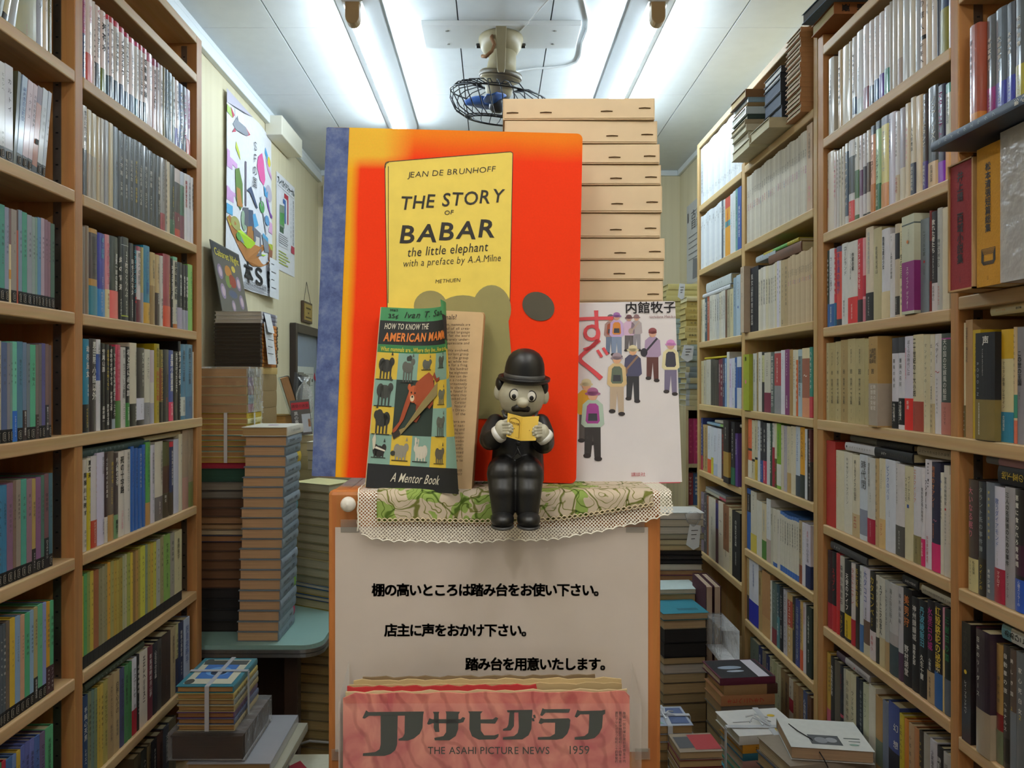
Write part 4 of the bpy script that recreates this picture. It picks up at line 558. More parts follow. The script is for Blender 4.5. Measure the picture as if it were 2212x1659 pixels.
row('A', 8, -.99, (1600, 1220, 3.953), 80, [(150, '6c7464'), (182, '2c3460'), (214, '7a7060'), (246, '2a2f58'), (275, 'b0a884'), (305, 'a8a47c'), (340, 'b4ac88'), (375, '8a7048'), (410, '7c6040'), (446, 'c0b4a0', '*0 .3 c07c34|.5 .7 9a2434', '~4 .1 .3 n'), (490, 'a08054'), (530, '8c6c48'), (566, '4c587c', '', '~9 .1 .8 w'), (600, '6a4c3a')], dh=.175, d=.13, bul=.001, name='paperback_book', noun='book')
CT = (1400, 0, 4.147)
row('B', 1, .668, CT, 472, [(496, 'c9cfd6', '', '~9 .2 .8 n')] + spread_row(496, 845, 27, ['dfe4e6', 'd9dee0', 'd3d8dc', 'e2e6e6'], texts=['~2 .80 .88 n .6', '~2 .82 .9 s .6'], seed=8), dh=.218, d=.17, name='magazine_issue', noun='white magazine', bul=.0003)
row('B', 2, .420, CA, 118, spread_row(118, 318, 13, ['dde2e4', 'd6dcdf', 'cfd5da'], texts=['~2 .1 .2 n .6|~2 .92 .97 n .6', '~2 .18 .26 n .8'], seed=9) + [(334, '55606c', '', '~8 .1 .5 w'), (350, 'c9ccca'), (394, 'd0932c', '.82 1 c0503c|.5 .6 4a8a90', '~5 .2 .5 r .4'), (418, 'd2d6d8', '', '~7 .3 .6 n .4'), (440, 'cfd6d6', '', '~7 .3 .6 n'), (458, '6a9a90'), (490, '33539a', '', '~8 .3 .8 w .4')], dh=.205, d=.17, name='magazine_issue', noun='magazine', bul=.0003)
row('B', 3, .1396, CB, 112, [(132, 'a08c58'), (150, 'b9a87c', '', '~5 .2 .6 n'), (172, 'cfc9b4'), (192, '3a5560', '', '~7 .1 .8 w'), (212, 'a8583c', '', '~7 .1 .6 w'), (240, 'c6c3b4')] + spread_row(240, 350, 6, ['cfcabb', 'c4c2b8', 'b8b8b4', 'ccc6b0'], texts=['~8 .1 .6 n .6'], seed=11) + [(366, '6a4a34'), (392, 'a39c80'), (420, 'c2b890', '', '~8 .1 .6 n'), (446, '8ba0ae', '', '~7 .1 .5 k', {'h': .196}), (482, 'a9bcc8', '', '~5 .1 .4 n .4|● .5 .56 b .6', {'h': .20})], dh=.165, d=.15, name='magazine_issue', noun='booklet', bul=.0005)
row('B', 4, -.10, CB, 118, [(138, 'b0ac88', '', '~5 .1 .5 g'), (160, 'c6b88c', '', '~6 .1 .5 n'), (182, 'b8b09a'), (222, 'c2bdae', '', '~3 .2 .4 n .4|DVD .9 .97 K .8'), (240, '4a463e'), (258, '44403a'), (276, '4c453c'), (292, '3f3a36'), (310, '6c2034', '', '~6 .1 .5 w'), (326, '6a2838', '', '~6 .1 .8 w'), (344, '2c3a5c'), (362, '7a9cc4', '', '~5 .1 .5 w'), (384, 'd0cdc0', '', '', {'h': .19, 'plain': 1}), (408, 'cdc8da', '', '~8 .1 .6 m .6'), (432, 'c9ccd4', '', '~8 .2 .6 n|~3 .8 .95 b'), (450, '2f5a9c', '', '~8 .1 .6 w'), (488, 'c8cccf', '.4 .8 34589c', '~6 .2 .6 n')], dh=.168, d=.14, name='paperback_book', noun='paperback', bul=.001)
row('B', 5, -.355, (1420, 880, 4.147), 366, [(384, 'd6d3d8', '*0 .28 b83a58', '~9 .1 .7 b .8', {'t': 90}), (406, '2b3a7c', '*0 .28 b02c50', '~9 .1 .7 w .8', {'t': 95}), (424, 'bd9e66', '', '~12 .05 .95 k .7'), (448, 'b89a68', '', '~12 .05 .95 k .6'), (480, 'd3d6de', '*0 .3 d4582c', '~7 .15 .5 k .5'), (500, 'cfd4dc', '*0 .36 c8c03a', '~4 .2 .4 b'), (535, 'cfd2de', '0 .25 b4bcd0', '~7 .15 .5 n .3'), (572, 'd0d0da', '', '~6 .1 .4 n .3'), (604, '4a2c28', '', '~7 .1 .7 r .5'), (640, '201a1c', '', '', {'plain': 1, 't': 150}), (688, '261f20', '.1 .5 a8843c', '~4 .1 .3 w .4', {'o': .02, 't': 130, 'plain': 1}), (722, '1e1c22', '*0 .28 2c6a4c', '~8 .1 .6 w .7', {'o': .012, 't': 140}), (745, '52327c', '', '~6 .1 .4 w', {'o': .01})], dh=.175, d=.15, name='paperback_book', noun='book', bul=.001)
# ------------------------------------------------------------------ the display stand in the middle
TOP = EYE - .1100               # top of the stand
FR = .750                       # its front face
sw, so = wood('a8622c', 'c47f42', 2, 'stand', 1.4), wood('b06a32', 'cc8a4e', 0, 'stand_top', 1.4)
st = thing('wooden_stand', 'orange-brown wooden stand carrying the display of books and the seated doll', 'stand', (0, FR, 0)); sz = TOP
MB().box(-.1615, .1635, 0, .018, 0, sz, sw).obj('front_panel', st, bevel=.004)
MB().box(-.1595, -.1435, .018, .36, 0, sz - .001, sw).obj('side_panel', st, bevel=.002)
MB().box(.1455, .1615, .018, .36, 0, sz - .001, sw).obj('side_panel', st, bevel=.002)
MB().box(-.1435, .1455, .018, .36, sz - .02, sz - .0005, so).obj('top_board', st, bevel=.001)
MB().box(-.1435, .1455, .348, .36, 0, sz - .02, sw).obj('back_panel', st)
kx = (756 - CX) * FR / F; kz = EYE - (1086 - CY) * FR / F
MB().lathe([(.003, .0), (.003, .005), (.0062, .006), (.0074, .0085), (.0072, .011), (.005, .0132), (0, .014)], mat('e4e0d8', 'plastic'), 24, Matrix.Translation((kx, 0, kz)) @ Matrix.Rotation(R(90), 4, 'X')).obj('knob', st, smooth=True)

# ---- the notice: a laminated sheet taped to the stand
def on(Y): return lambda px, py: ((px - CX) * Y / F, EYE - (py - CY) * Y / F)
YS = FR - .0012; w2 = on(YS)
no_ = MB(); x0, z1 = w2(724, 1139); x1, z0 = w2(1400, 1624)
no_.box(x0, x1, YS, YS + .0008, z0, z1, mat('c6bab0', 'gloss'))
ik = mat('14120f', 'ink')
def sign_line(txt, pxl, pxr, py, sz):
    n = len(txt); out = []
    for k, c in enumerate(txt):
        x, z = w2(pxl + (pxr - pxl) * (k + .5) / n, py); out.append((c, x, z, sz * YS / F * 1.06, False))
    put(no_, out, ik, lambda x, z: (x, YS - .0003, z), .04)
sign_line('棚の高いところは踏み台をお使い下さい。', 804, 1310, 1274, 27.5)
sign_line('店主に声をおかけ下さい。', 831, 1154, 1361, 27.5)
sign_line('踏み台を用意いたします。', 1006, 1324, 1434, 27.5)
so_ = tag(no_.obj('paper_notice'), 'laminated white notice with three lines of bold black Japanese writing on the stand', 'notice')
for a, b_, c, d_ in ((736, 1122, 776, 1150), (1352, 1122, 1392, 1150), (716, 1618, 745, 1642), (1372, 1616, 1404, 1640)):
    xa, za = w2(a, b_); xb, zb = w2(c, d_); MB().box(xa, xb, YS - .0004, YS - .0002, zb, za, clear('tape', (.9, .88, .8, 1), .10, .2)).obj('tape_strip', so_)

# ---- old picture magazine in its clear sleeve
YM = .700; wm = on(YM)
def marble():
    m = bpy.data.materials.new('marbled_red_cover'); m.use_nodes = True; nt = m.node_tree; b = nt.nodes['Principled BSDF']
    tc = N(nt, 'ShaderNodeTexCoord'); mp = N(nt, 'ShaderNodeMapping'); mp.inputs['Scale'].default_value = (9, 9, 6); mp.inputs['Rotation'].default_value = (0, .7, 0)
    n1 = N(nt, 'ShaderNodeTexNoise', ins={'Scale': 2.2, 'Detail': 5.0, 'Distortion': 2.6}); n2 = N(nt, 'ShaderNodeTexWave', ins={'Scale': 2.4, 'Distortion': 9.0, 'Detail': 3.0, 'Detail Scale': 1.2})
    nt.links.new(tc.outputs['Object'], mp.inputs[0]); nt.links.new(mp.outputs[0], n1.inputs['Vector']); nt.links.new(mp.outputs[0], n2.inputs['Vector'])
    r1 = N(nt, 'ShaderNodeValToRGB'); e = r1.color_ramp.elements; e[0].position = .3; e[1].position = .68; e[0].color = lin('b8575a'); e[1].color = lin('d98d7c')
    r2 = N(nt, 'ShaderNodeValToRGB'); e = r2.color_ramp.elements; e[0].position = .02; e[1].position = .24; e[0].color = lin('a8605a'); e[1].color = (1, 1, 1, 1)
    mx = N(nt, 'ShaderNodeMix', data_type='RGBA', blend_type='MULTIPLY'); mx.inputs[0].default_value = .38
    nt.links.new(n1.outputs['Fac'], r1.inputs[0]); nt.links.new(n2.outputs['Fac'], r2.inputs[0]); nt.links.new(r1.outputs[0], mx.inputs[6]); nt.links.new(r2.outputs[0], mx.inputs[7]); nt.links.new(mx.outputs[2], b.inputs['Base Color']); b.inputs['Roughness'].default_value = .5
    return m
xl, zt = wm(741, 1499); xr, _ = wm(1360, 1495); zb = zt - .36
mg_ = MB(); nz = 24; pts = [(xl, zt - .004)] + [(xl + (xr - xl) * k / nz, zt + (0 if k < 1 else .0008 * math.sin(k * 1.7) + .002 * k / nz)) for k in range(1, nz)] + [(xr - .004, zt + .0022), (xr, zt - .002), (xr, zb), (xl, zb)]
mg_.prism(pts, YM, YM + .0012, marble())
CR = lambda x, y: (700 + x / 2.989, 1200 + y / 2.989)
ttl = [[(248,1048),(272,998),(288,1010),(645,1006),(640,1032),(290,1034),(262,1052)], [(522,1030),(640,1030),(636,1110),(618,1150),(580,1180),(540,1194),(482,1194),(480,1184),(508,1172),(520,1150)], [(366,1030),(476,1030),(472,1220),(460,1255),(430,1280),(390,1293),(250,1293),(252,1276),(330,1268),(358,1250),(366,1220)],
 [(665,1085),(680,1050),(700,1056),(880,1056),(895,1042),(912,1048),(900,1075),(870,1082),(700,1082),(676,1092)], [(703,1008),(745,1008),(740,1020),(742,1110),(745,1138),(718,1138),(708,1110),(710,1025)], [(785,1005),(878,1008),(868,1025),(866,1120),(850,1165),(810,1192),(715,1192),(712,1176),(770,1165),(788,1140),(790,1025)],
 [(930,1005),(1025,1005),(1010,1020),(1012,1130),(1035,1160),(1100,1160),(1128,1150),(1125,1168),(1105,1186),(1000,1188),(955,1165),(938,1120),(940,1020)], [(1010,1058),(1090,1056),(1110,1042),(1125,1050),(1105,1084),(1010,1082)],
 [(1195,998),(1235,1000),(1228,1015),(1226,1100),(1205,1128),(1155,1130),(1155,1120),(1180,1110),(1190,1090),(1198,1015)], [(1180,998),(1345,995),(1345,1012),(1185,1012)], [(1255,1010),(1345,1008),(1338,1120),(1320,1160),(1280,1186),(1155,1188),(1155,1172),(1225,1165),(1250,1145),(1258,1110)], [(1348,1030),(1362,1026),(1368,1046),(1356,1050)], [(1340,1050),(1354,1048),(1360,1068),(1346,1070)],
 [(1395,1030),(1410,985),(1425,992),(1590,990),(1580,1014),(1430,1014),(1408,1036)], [(1385,1080),(1398,1048),(1420,1055),(1580,1050),(1590,1060),(1585,1110),(1570,1150),(1540,1180),(1500,1188),(1380,1188),(1380,1172),(1460,1168),(1490,1150),(1492,1078),(1420,1078),(1400,1088)],
 [(1618,1040),(1635,995),(1650,1003),(1790,1000),(1815,995),(1815,1020),(1800,1030),(1795,1110),(1775,1150),(1745,1178),(1700,1188),(1618,1188),(1618,1172),(1680,1165),(1705,1145),(1710,1110),(1712,1024),(1655,1024),(1632,1046)]]
dk = mat('27302a', 'ink')
for p in ttl:
    q = [wm(*CR(x, y)) for x, y in p]; mg_.add([(x, YM - .0003, z) for x, z in q], [tuple(range(len(q)))], dk)
def cline(mb, txt, crx0, crx1, cry, h, CRf, wf, Y, m, bold=0, slant=0, lift=.0003):
    xa, za = wf(*CRf(crx0, cry)); xb, _ = wf(*CRf(crx1, cry)); s = h
    put(mb, hline(txt, xa, za, s, xb - xa, bold, slant), m, lambda x, z: (x, Y - lift, z), bold)
k_ = 1 / 2.989 * YM / F / .70
cline(mg_, 'THE ASAHI PICTURE NEWS', 668, 1458, 1257, 46 * k_, CR, wm, YM, dk, .006)
cline(mg_, '1959', 1576, 1716, 1254, 54 * k_, CR, wm, YM, dk)
for x, c in ((1888, '週刊アサヒグラフ昭和三十四年発行'), (1912, '第三種郵便物認可昭和三十四年十月'), (1938, '毎週一回日曜日発行定価五十円')):
    q0, q1 = wm(*CR(x, 1005)), wm(*CR(x, 1340)); put(mg_, vline(c, q0[0], q0[1], q1[1], 9 * k_ * 1.6), dk, lambda x, z: (x, YM - .0003, z))
mo = tag(mg_.obj('picture_magazine', fix=True), 'old picture magazine with marbled red cover and big dark title in front of the notice', 'magazine')
for k, (c, dz, xa_, xb_) in enumerate((('c9b48c', .0010, .002, .002), ('b0282c', .0042, .003, .085), ('b9a074', .0052, .004, .006), ('c4ab7c', .0085, .008, .006), ('7a6448', .0105, .016, .03))):
    lb = MB(); n = 30; y0 = YM + .0014 + k * .0024
    top = [(xl + xa_ + (xr - xl - xa_ - xb_) * j / n, zt + dz + .0022 * j / n + (.0007 * math.sin(j * 2.3 + k * 1.9) + .0005 * math.sin(j * 5.1 + k))) for j in range(n + 1)]
    lb.prism(top + [(xr - .002, zb), (xl + .002, zb)], y0, y0 + .0022, pages(c, 1)); lb.obj('page_block', mo, fix=True)
sl = MB(); xa, za = wm(733, 1468); xb, _ = wm(1384, 1468); film = clear('sleeve', (1, 1, 1, 1), .03, .08)
sl.add([(xa, YM - .004, za - .02), (xb, YM - .004, za - .02), (xb, YM - .004, zb - .01), (xa, YM - .004, zb - .01)], [(0, 1, 2, 3)], film)
sl.add([(xa, YM - .004, za - .02), (xa, YS - .001, za), (xa, YS - .001, zb - .01), (xa, YM - .004, zb - .01)], [(0, 1, 2, 3)], film)
sl.add([(xb, YM - .004, za - .02), (xb, YS - .001, za), (xb, YS - .001, zb - .01), (xb, YM - .004, zb - .01)], [(0, 1, 2, 3)], film)
sl.box(xa, xb, YM - .004, YS - .001, zb - .012, zb - .01, film)
tag(sl.obj('clear_pocket'), 'clear plastic pocket on the stand holding the red marbled magazine', 'pocket')

# ---- the little cloth with its lace edge
def interp(tab, x):
    if x <= tab[0][0]: return tab[0][1]
    for (a, b), (c, d) in zip(tab, tab[1:]):
        if x <= c: return b + (d - b) * (x - a) / (c - a)
    return tab[-1][1]
FB = [(815, 1119), (1060, 1121), (1170, 1118), (1250, 1110), (1330, 1098), (1410, 1084)]
LB = [(772, 1128), (782, 1146), (800, 1157), (850, 1163), (950, 1166), (1060, 1165), (1100, 1160), (1150, 1163), (1200, 1158), (1300, 1142), (1400, 1118), (1452, 1102)]
YD = FR - .0035
def drape(px, tt):
    """tt: metres from the front edge, negative on top of the stand, positive hanging down"""
    X = (px - CX) * YD / F; wv = .0012 * math.sin(X * 70) + .0008 * math.sin(X * 160 + 1)
    r = .004
    if tt < -r: return (X, FR + (-tt) - r + .002, TOP + .0012)
    if tt < r:
        a = (tt + r) / (2 * r) * math.pi / 2; return (X, FR + .002 - (r + .0025) * math.sin(a) * .8, TOP + .0012 - (r - .001) * (1 - math.cos(a)))
    dn = tt - r
    return (X, YD - .0012 + wv * min(1, dn / .02) - (.0015 if dn > 0 else 0), TOP + .0012 - (r - .001) - dn)
def len_at(py): return (py - CY) * YD / F - .110 + .0045
def cloth_mat():
    m = bpy.data.materials.new('printed_cotton'); m.use_nodes = True; nt = m.node_tree; b = nt.nodes['Principled BSDF']; uv = N(nt, 'ShaderNodeUVMap')
    ns = N(nt, 'ShaderNodeTexNoise', ins={'Scale': 34.0, 'Detail': 1.0, 'Distortion': .8}); vo = N(nt, 'ShaderNodeTexVoronoi', feature='SMOOTH_F1', ins={'Scale': 34.0, 'Smoothness': .3}); ve = N(nt, 'ShaderNodeTexVoronoi', feature='DISTANCE_TO_EDGE', ins={'Scale': 34.0})
    dm = N(nt, 'ShaderNodeTexNoise', ins={'Scale': 40.0, 'Detail': 2.0}); mxv = N(nt, 'ShaderNodeMix', data_type='VECTOR'); mxv.inputs[0].default_value = .028
    nt.links.new(uv.outputs[0], dm.inputs['Vector']); nt.links.new(uv.outputs[0], mxv.inputs[4]); nt.links.new(dm.outputs['Color'], mxv.inputs[5])
    for n in (ns, vo, ve): nt.links.new(mxv.outputs[1], n.inputs['Vector'])
    g = N(nt, 'ShaderNodeValToRGB'); g.color_ramp.interpolation = 'CONSTANT'; e = g.color_ramp.elements; e[0].position = 0; e[0].color = lin('d8c9b4'); e[1].position = .58; e[1].color = lin('98b25a')
    nt.links.new(ns.outputs['Fac'], g.inputs[0])
    ln = N(nt, 'ShaderNodeValToRGB'); e = ln.color_ramp.elements; e[0].position = .02; e[1].position = .05; e[0].color = lin('8a9a4a'); e[1].color = (1, 1, 1, 1)
    nt.links.new(ve.outputs['Distance'], ln.inputs[0])
    wv = N(nt, 'ShaderNodeMath', operation='SINE'); ml = N(nt, 'ShaderNodeMath', operation='MULTIPLY'); ml.inputs[1].default_value = 38.0; nt.links.new(vo.outputs['Distance'], ml.inputs[0]); nt.links.new(ml.outputs[0], wv.inputs[0])
    rr = N(nt, 'ShaderNodeValToRGB'); e = rr.color_ramp.elements; e[0].position = .86; e[1].position = .97; e[0].color = (1, 1, 1, 1); e[1].color = lin('9aa65c'); nt.links.new(wv.outputs[0], rr.inputs[0])
    m1 = N(nt, 'ShaderNodeMix', data_type='RGBA', blend_type='MULTIPLY'); m1.inputs[0].default_value = 1; m2 = N(nt, 'ShaderNodeMix', data_type='RGBA', blend_type='MULTIPLY'); m2.inputs[0].default_value = 1
    nt.links.new(g.outputs[0], m1.inputs[6]); nt.links.new(ln.outputs[0], m1.inputs[7]); nt.links.new(m1.outputs[2], m2.inputs[6]); nt.links.new(rr.outputs[0], m2.inputs[7])
    wt = N(nt, 'ShaderNodeTexBrick', ins={'Scale': 700.0, 'Mortar Size': .05, 'Color1': (1, 1, 1, 1), 'Color2': (.9, .9, .9, 1), 'Mortar': (.62, .58, .5, 1)}); nt.links.new(uv.outputs[0], wt.inputs['Vector'])
    m3 = N(nt, 'ShaderNodeMix', data_type='RGBA', blend_type='MULTIPLY'); m3.inputs[0].default_value = .6; nt.links.new(m2.outputs[2], m3.inputs[6]); nt.links.new(wt.outputs['Color'], m3.inputs[7]); nt.links.new(m3.outputs[2], b.inputs['Base Color'])
    bp = N(nt, 'ShaderNodeBump', ins={'Strength': .5, 'Distance': .0008}); nt.links.new(wt.outputs['Fac'], bp.inputs['Height']); nt.links.new(bp.outputs[0], b.inputs['Normal']); b.inputs['Roughness'].default_value = .9
    return m
def lace_mat():
    m = bpy.data.materials.new('cotton_lace'); m.use_nodes = True; nt = m.node_tree; b = nt.nodes['Principled BSDF']; out = nt.nodes['Material Output']; uv = N(nt, 'ShaderNodeUVMap')
    mp = N(nt, 'ShaderNodeMapping'); mp.inputs['Rotation'].default_value = (0, 0, R(45)); vo = N(nt, 'ShaderNodeTexVoronoi', ins={'Scale': 410.0, 'Randomness': .12})
    nt.links.new(uv.outputs[0], mp.inputs[0]); nt.links.new(mp.outputs[0], vo.inputs['Vector']); lt = N(nt, 'ShaderNodeMath', operation='LESS_THAN'); lt.inputs[1].default_value = .36; nt.links.new(vo.outputs['Distance'], lt.inputs[0])
    tr = N(nt, 'ShaderNodeBsdfTransparent'); mx = N(nt, 'ShaderNodeMixShader'); nt.links.new(lt.outputs[0], mx.inputs[0]); nt.links.new(b.outputs[0], mx.inputs[1]); nt.links.new(tr.outputs[0], mx.inputs[2]); nt.links.new(mx.outputs[0], out.inputs[0])
    b.inputs['Base Color'].default_value = lin('f0eadc'); b.inputs['Roughness'].default_value = .9
    return m
def sheet(name, cols, rows_, fn, m, parent=None, solid=.0007):
    vs = []; uvs = []; fs = []
    for i in range(cols + 1):
        for j in range(rows_ + 1):
            px, tt = fn(i / cols, j / rows_); vs.append(drape(px, tt)); uvs.append(((px - CX) * YD / F, tt))
    for i in range(cols):
        for j in range(rows_): a = i * (rows_ + 1) + j; fs.append((a, a + 1, a + rows_ + 2, a + rows_ + 1))
    me = bpy.data.meshes.new(name); me.from_pydata(vs, [], fs); me.materials.append(m); ul = me.uv_layers.new()
    for l in me.loops: ul.data[l.index].uv = uvs[l.vertex_index]
    me.polygons.foreach_set('use_smooth', [True] * len(fs)); o = bpy.data.objects.new(name, me); col.objects.link(o); o.parent = parent
    if solid: s = o.modifiers.new('solid', 'SOLIDIFY'); s.thickness = solid; s.offset = 1
    return o
BACK = -.16
cl = sheet('table_cloth', 90, 40, lambda u, v: ((815 + (1410 - 815) * u), BACK + (len_at(interp(FB, 815 + 595 * u)) - BACK) * (v ** .8)), cloth_mat())
tag(cl, 'small green and cream flowered cloth with white lace edge draped over the stand', 'cloth')
lm = lace_mat(); th = mat('f0eadc', 'cloth')
sheet('lace_trim', 220, 8, lambda u, v: (lambda px: (px, (lambda a, b: a + (b - a) * v)(len_at(interp(FB, max(815, min(1410, px)))) - .0012, len_at(interp(LB, px)) - .0012 + .0012 * math.sin(px * .30))))(772 + 680 * u), lm, cl, 0)
sheet('lace_trim', 10, 60, lambda u, v: (774 + 43 * u + 1.4 * math.sin(v * 90) * (1 - u), BACK + (len_at(1128 + 20 * u) - BACK) * v), lm, cl, 0)
sheet('lace_trim', 10, 60, lambda u, v: (1408 + 42 * u + 1.4 * math.sin(v * 90) * u, BACK + (len_at(1086 + 14 * (1 - u)) - BACK) * v), lm, cl, 0)
def lift(p, d=.0016): return (p[0], p[1] - d, p[2] + (d if p[1] > FR else 0))
pts = [];
for k in range(0, 170 * 6 + 1): 
    px = 782 + (1448 - 782) * k / 1020; pts.append(lift(drape(px, len_at(interp(LB, px)) + .0002 - .0017 * abs(math.sin(k * math.pi / 36)))))
MB().tube(pts, .0007, th, 5).obj('scalloped_thread', cl, smooth=True)
for ph in (0, math.pi / 2):
    pts = []
    for k in range(0, 1021):
        px = 815 + (1410 - 815) * k / 1020; pts.append(lift(drape(px, len_at(interp(FB, px)) - .0012 + .0018 * math.sin(k * math.pi / 20 + ph * 2)), .002))
    MB().tube(pts, .0006, mat('d3c3a2', 'cloth'), 5).obj('looped_thread', cl, smooth=True)
pts = [lift(drape(774 + 2.2 * abs(math.sin(k * .35)), BACK + (len_at(1140) - BACK) * k / 90)) for k in range(91)]
MB().tube(pts, .0007, th, 5).obj('scalloped_thread', cl, smooth=True)

# ---- planes for the books: photo pixel -> point on the book's own front
def onplane(M, y=0.0):
    Mi = M.inverted(); o = Mi @ Vector((0, 0, EYE)); 
    def f(px, py):
        d = Mi.to_3x3() @ Vector(((px - CX) / F, 1, -(py - CY) / F)); k = (y - o.y) / d.y; p = o + d * k; return (p.x, p.z)
    return f
def flat(mb, poly, m, y): mb.add([(x, y, z) for x, z in poly], [tuple(range(len(poly)))], m)
def ell(f, cx, cy, rx, ry, n=28, rot=0):
    c, s = math.cos(rot), math.sin(rot)
    return [f(cx + rx * math.cos(t) * c - ry * math.sin(t) * s, cy + rx * math.cos(t) * s + ry * math.sin(t) * c) for t in (2 * math.pi * k / n for k in range(n))]
def strokeline(mb, P, wd, m, y):
    """thin drawn line through plane points P"""
    for (x0, z0), (x1, z1) in zip(P, P[1:]):
        dx, dz = x1 - x0, z1 - z0; L = math.hypot(dx, dz) or 1; nx, nz = -dz / L * wd / 2, dx / L * wd / 2
        mb.add([(x0 + nx, y, z0 + nz), (x1 + nx, y, z1 + nz), (x1 - nx, y, z1 - nz), (x0 - nx, y, z0 - nz)], [(0, 1, 2, 3)], m)

# ---- the big red picture book
def red_cover():
    m = bpy.data.materials.new('faded_red_cover'); m.use_nodes = True; nt = m.node_tree; b = nt.nodes['Principled BSDF']; tc = N(nt, 'ShaderNodeTexCoord'); sp = N(nt, 'ShaderNodeSeparateXYZ'); nt.links.new(tc.outputs['Object'], sp.inputs[0])
    no = N(nt, 'ShaderNodeTexNoise', ins={'Scale': 12.0, 'Detail': 3.0}); nt.links.new(tc.outputs['Object'], no.inputs['Vector'])
    def ramp(src, a, b_, wob):
        ad = N(nt, 'ShaderNodeMath', operation='MULTIPLY_ADD'); ad.inputs[1].default_value = wob; nt.links.new(no.outputs['Fac'], ad.inputs[0]); nt.links.new(src, ad.inputs[2])
        mr = N(nt, 'ShaderNodeMapRange'); mr.inputs[1].default_value = a + wob / 2; mr.inputs[2].default_value = b_ + wob / 2; mr.clamp = True; nt.links.new(ad.outputs[0], mr.inputs[0]); return mr.outputs[0]
    top = ramp(sp.outputs['Z'], .335, .362, .014); lft = ramp(sp.outputs['X'], -.099, -.108, .006)
    cor = ramp(sp.outputs['X'], -.045, -.075, .02); tl = N(nt, 'ShaderNodeMath', operation='MULTIPLY'); nt.links.new(cor, tl.inputs[0])
    tp2 = ramp(sp.outputs['Z'], .322, .338, .012); nt.links.new(tp2, tl.inputs[1])
    a1 = N(nt, 'ShaderNodeMix', data_type='RGBA'); a1.inputs[6].default_value = lin('f03a0e'); a1.inputs[7].default_value = lin('f08018'); nt.links.new(top, a1.inputs[0])
    a2 = N(nt, 'ShaderNodeMix', data_type='RGBA'); a2.inputs[7].default_value = lin('f0ac20'); nt.links.new(a1.outputs[2], a2.inputs[6]); nt.links.new(lft, a2.inputs[0])
    a3 = N(nt, 'ShaderNodeMix', data_type='RGBA'); a3.inputs[7].default_value = lin('f0bc3c'); nt.links.new(a2.outputs[2], a3.inputs[6]); nt.links.new(tl.outputs[0], a3.inputs[0])
    n2 = N(nt, 'ShaderNodeTexNoise', ins={'Scale': 500.0}); nt.links.new(tc.outputs['Object'], n2.inputs['Vector']); ms = N(nt, 'ShaderNodeMix', data_type='RGBA', blend_type='MULTIPLY'); ms.inputs[0].default_value = .12
    nt.links.new(a3.outputs[2], ms.inputs[6]); nt.links.new(n2.outputs['Color'], ms.inputs[7]); nt.links.new(ms.outputs[2], b.inputs['Base Color']); b.inputs['Roughness'].default_value = .7; b.inputs['Specular IOR Level'].default_value = .15
    return m
def mottle(a, b_):
    m = bpy.data.materials.new('worn_blue_cloth'); m.use_nodes = True; nt = m.node_tree; b = nt.nodes['Principled BSDF']; tc = N(nt, 'ShaderNodeTexCoord'); n1 = N(nt, 'ShaderNodeTexNoise', ins={'Scale': 45.0, 'Detail': 8.0, 'Roughness': .75}); nt.links.new(tc.outputs['Object'], n1.inputs['Vector'])
    rp = N(nt, 'ShaderNodeValToRGB'); e = rp.color_ramp.elements; e[0].position = .35; e[1].position = .68; e[0].color = lin(b_); e[1].color = lin('747f9e'); x = e.new(.5); x.color = lin(a); nt.links.new(n1.outputs['Fac'], rp.inputs[0]); nt.links.new(rp.outputs[0], b.inputs['Base Color']); b.inputs['Roughness'].default_value = .9
    bp = N(nt, 'ShaderNodeBump', ins={'Strength': .4, 'Distance': .001}); nt.links.new(n1.outputs['Fac'], bp.inputs['Height']); nt.links.new(bp.outputs[0], b.inputs['Normal']); return m
MBk = Matrix.Translation((-.0494, .7865, TOP + .0058)) @ Matrix.Rotation(R(1.5), 4, 'Y') @ Matrix.Rotation(R(-4), 4, 'X')
bw, bh, bt = .268, .367, .016; fb = onplane(MBk); pb = MB(); RC = red_cover(); bl = mottle('52628f', '3d4a78')
def rrect(x0, x1, z0, z1, r, n=5):
    out = []
    for cx, cz, a0 in ((x1 - r, z1 - r, 0), (x0 + r, z1 - r, 90), (x0 + r, z0 + r, 180), (x1 - r, z0 + r, 270)):
        out += [(cx + r * math.cos(R(a0 + 90 * k / n)), cz + r * math.sin(R(a0 + 90 * k / n))) for k in range(n + 1)]
    return out
pb.prism(rrect(-bw / 2, bw / 2, 0, bh, .006), 0, .0026, RC); pb.prism(rrect(-bw / 2, bw / 2, 0, bh, .006), bt - .0026, bt, RC)
pb.box(-bw / 2 - .0012, -bw / 2 + .0215, -.0008, 0, .0005, bh - .0005, bl); pb.box(-bw / 2 - .0012, -bw / 2 + .0215, bt, bt + .0008, .0005, bh - .0005, bl)
pb.box(-bw / 2 - .0024, -bw / 2 - .0008, -.0008, bt + .0008, .001, bh - .001, bl)
CB_ = lambda x, y: (680 + x / 3.318, 260 + y / 3.318); fc = lambda x, y: fb(*CB_(x, y))
yl, lk = mat('ead05a', 'paper'), mat('1f1a12', 'ink')
pan = [(503, 322), (512, 302), (530, 297), (1405, 226), (1419, 236), (1398, 1330), (1388, 1337), (1180, 1352), (520, 1352)]
flat(pb, [fc(*p) for p in pan], yl, -.0003); strokeline(pb, [fc(*p) for p in pan + pan[:1]], .0007, lk, -.0005); strokeline(pb, [fc(527, 330), fc(526, 1310)], .0006, lk, -.0005); strokeline(pb, [fc(505, 345), fc(512, 312), fc(530, 300)], .0006, lk, -.0005)
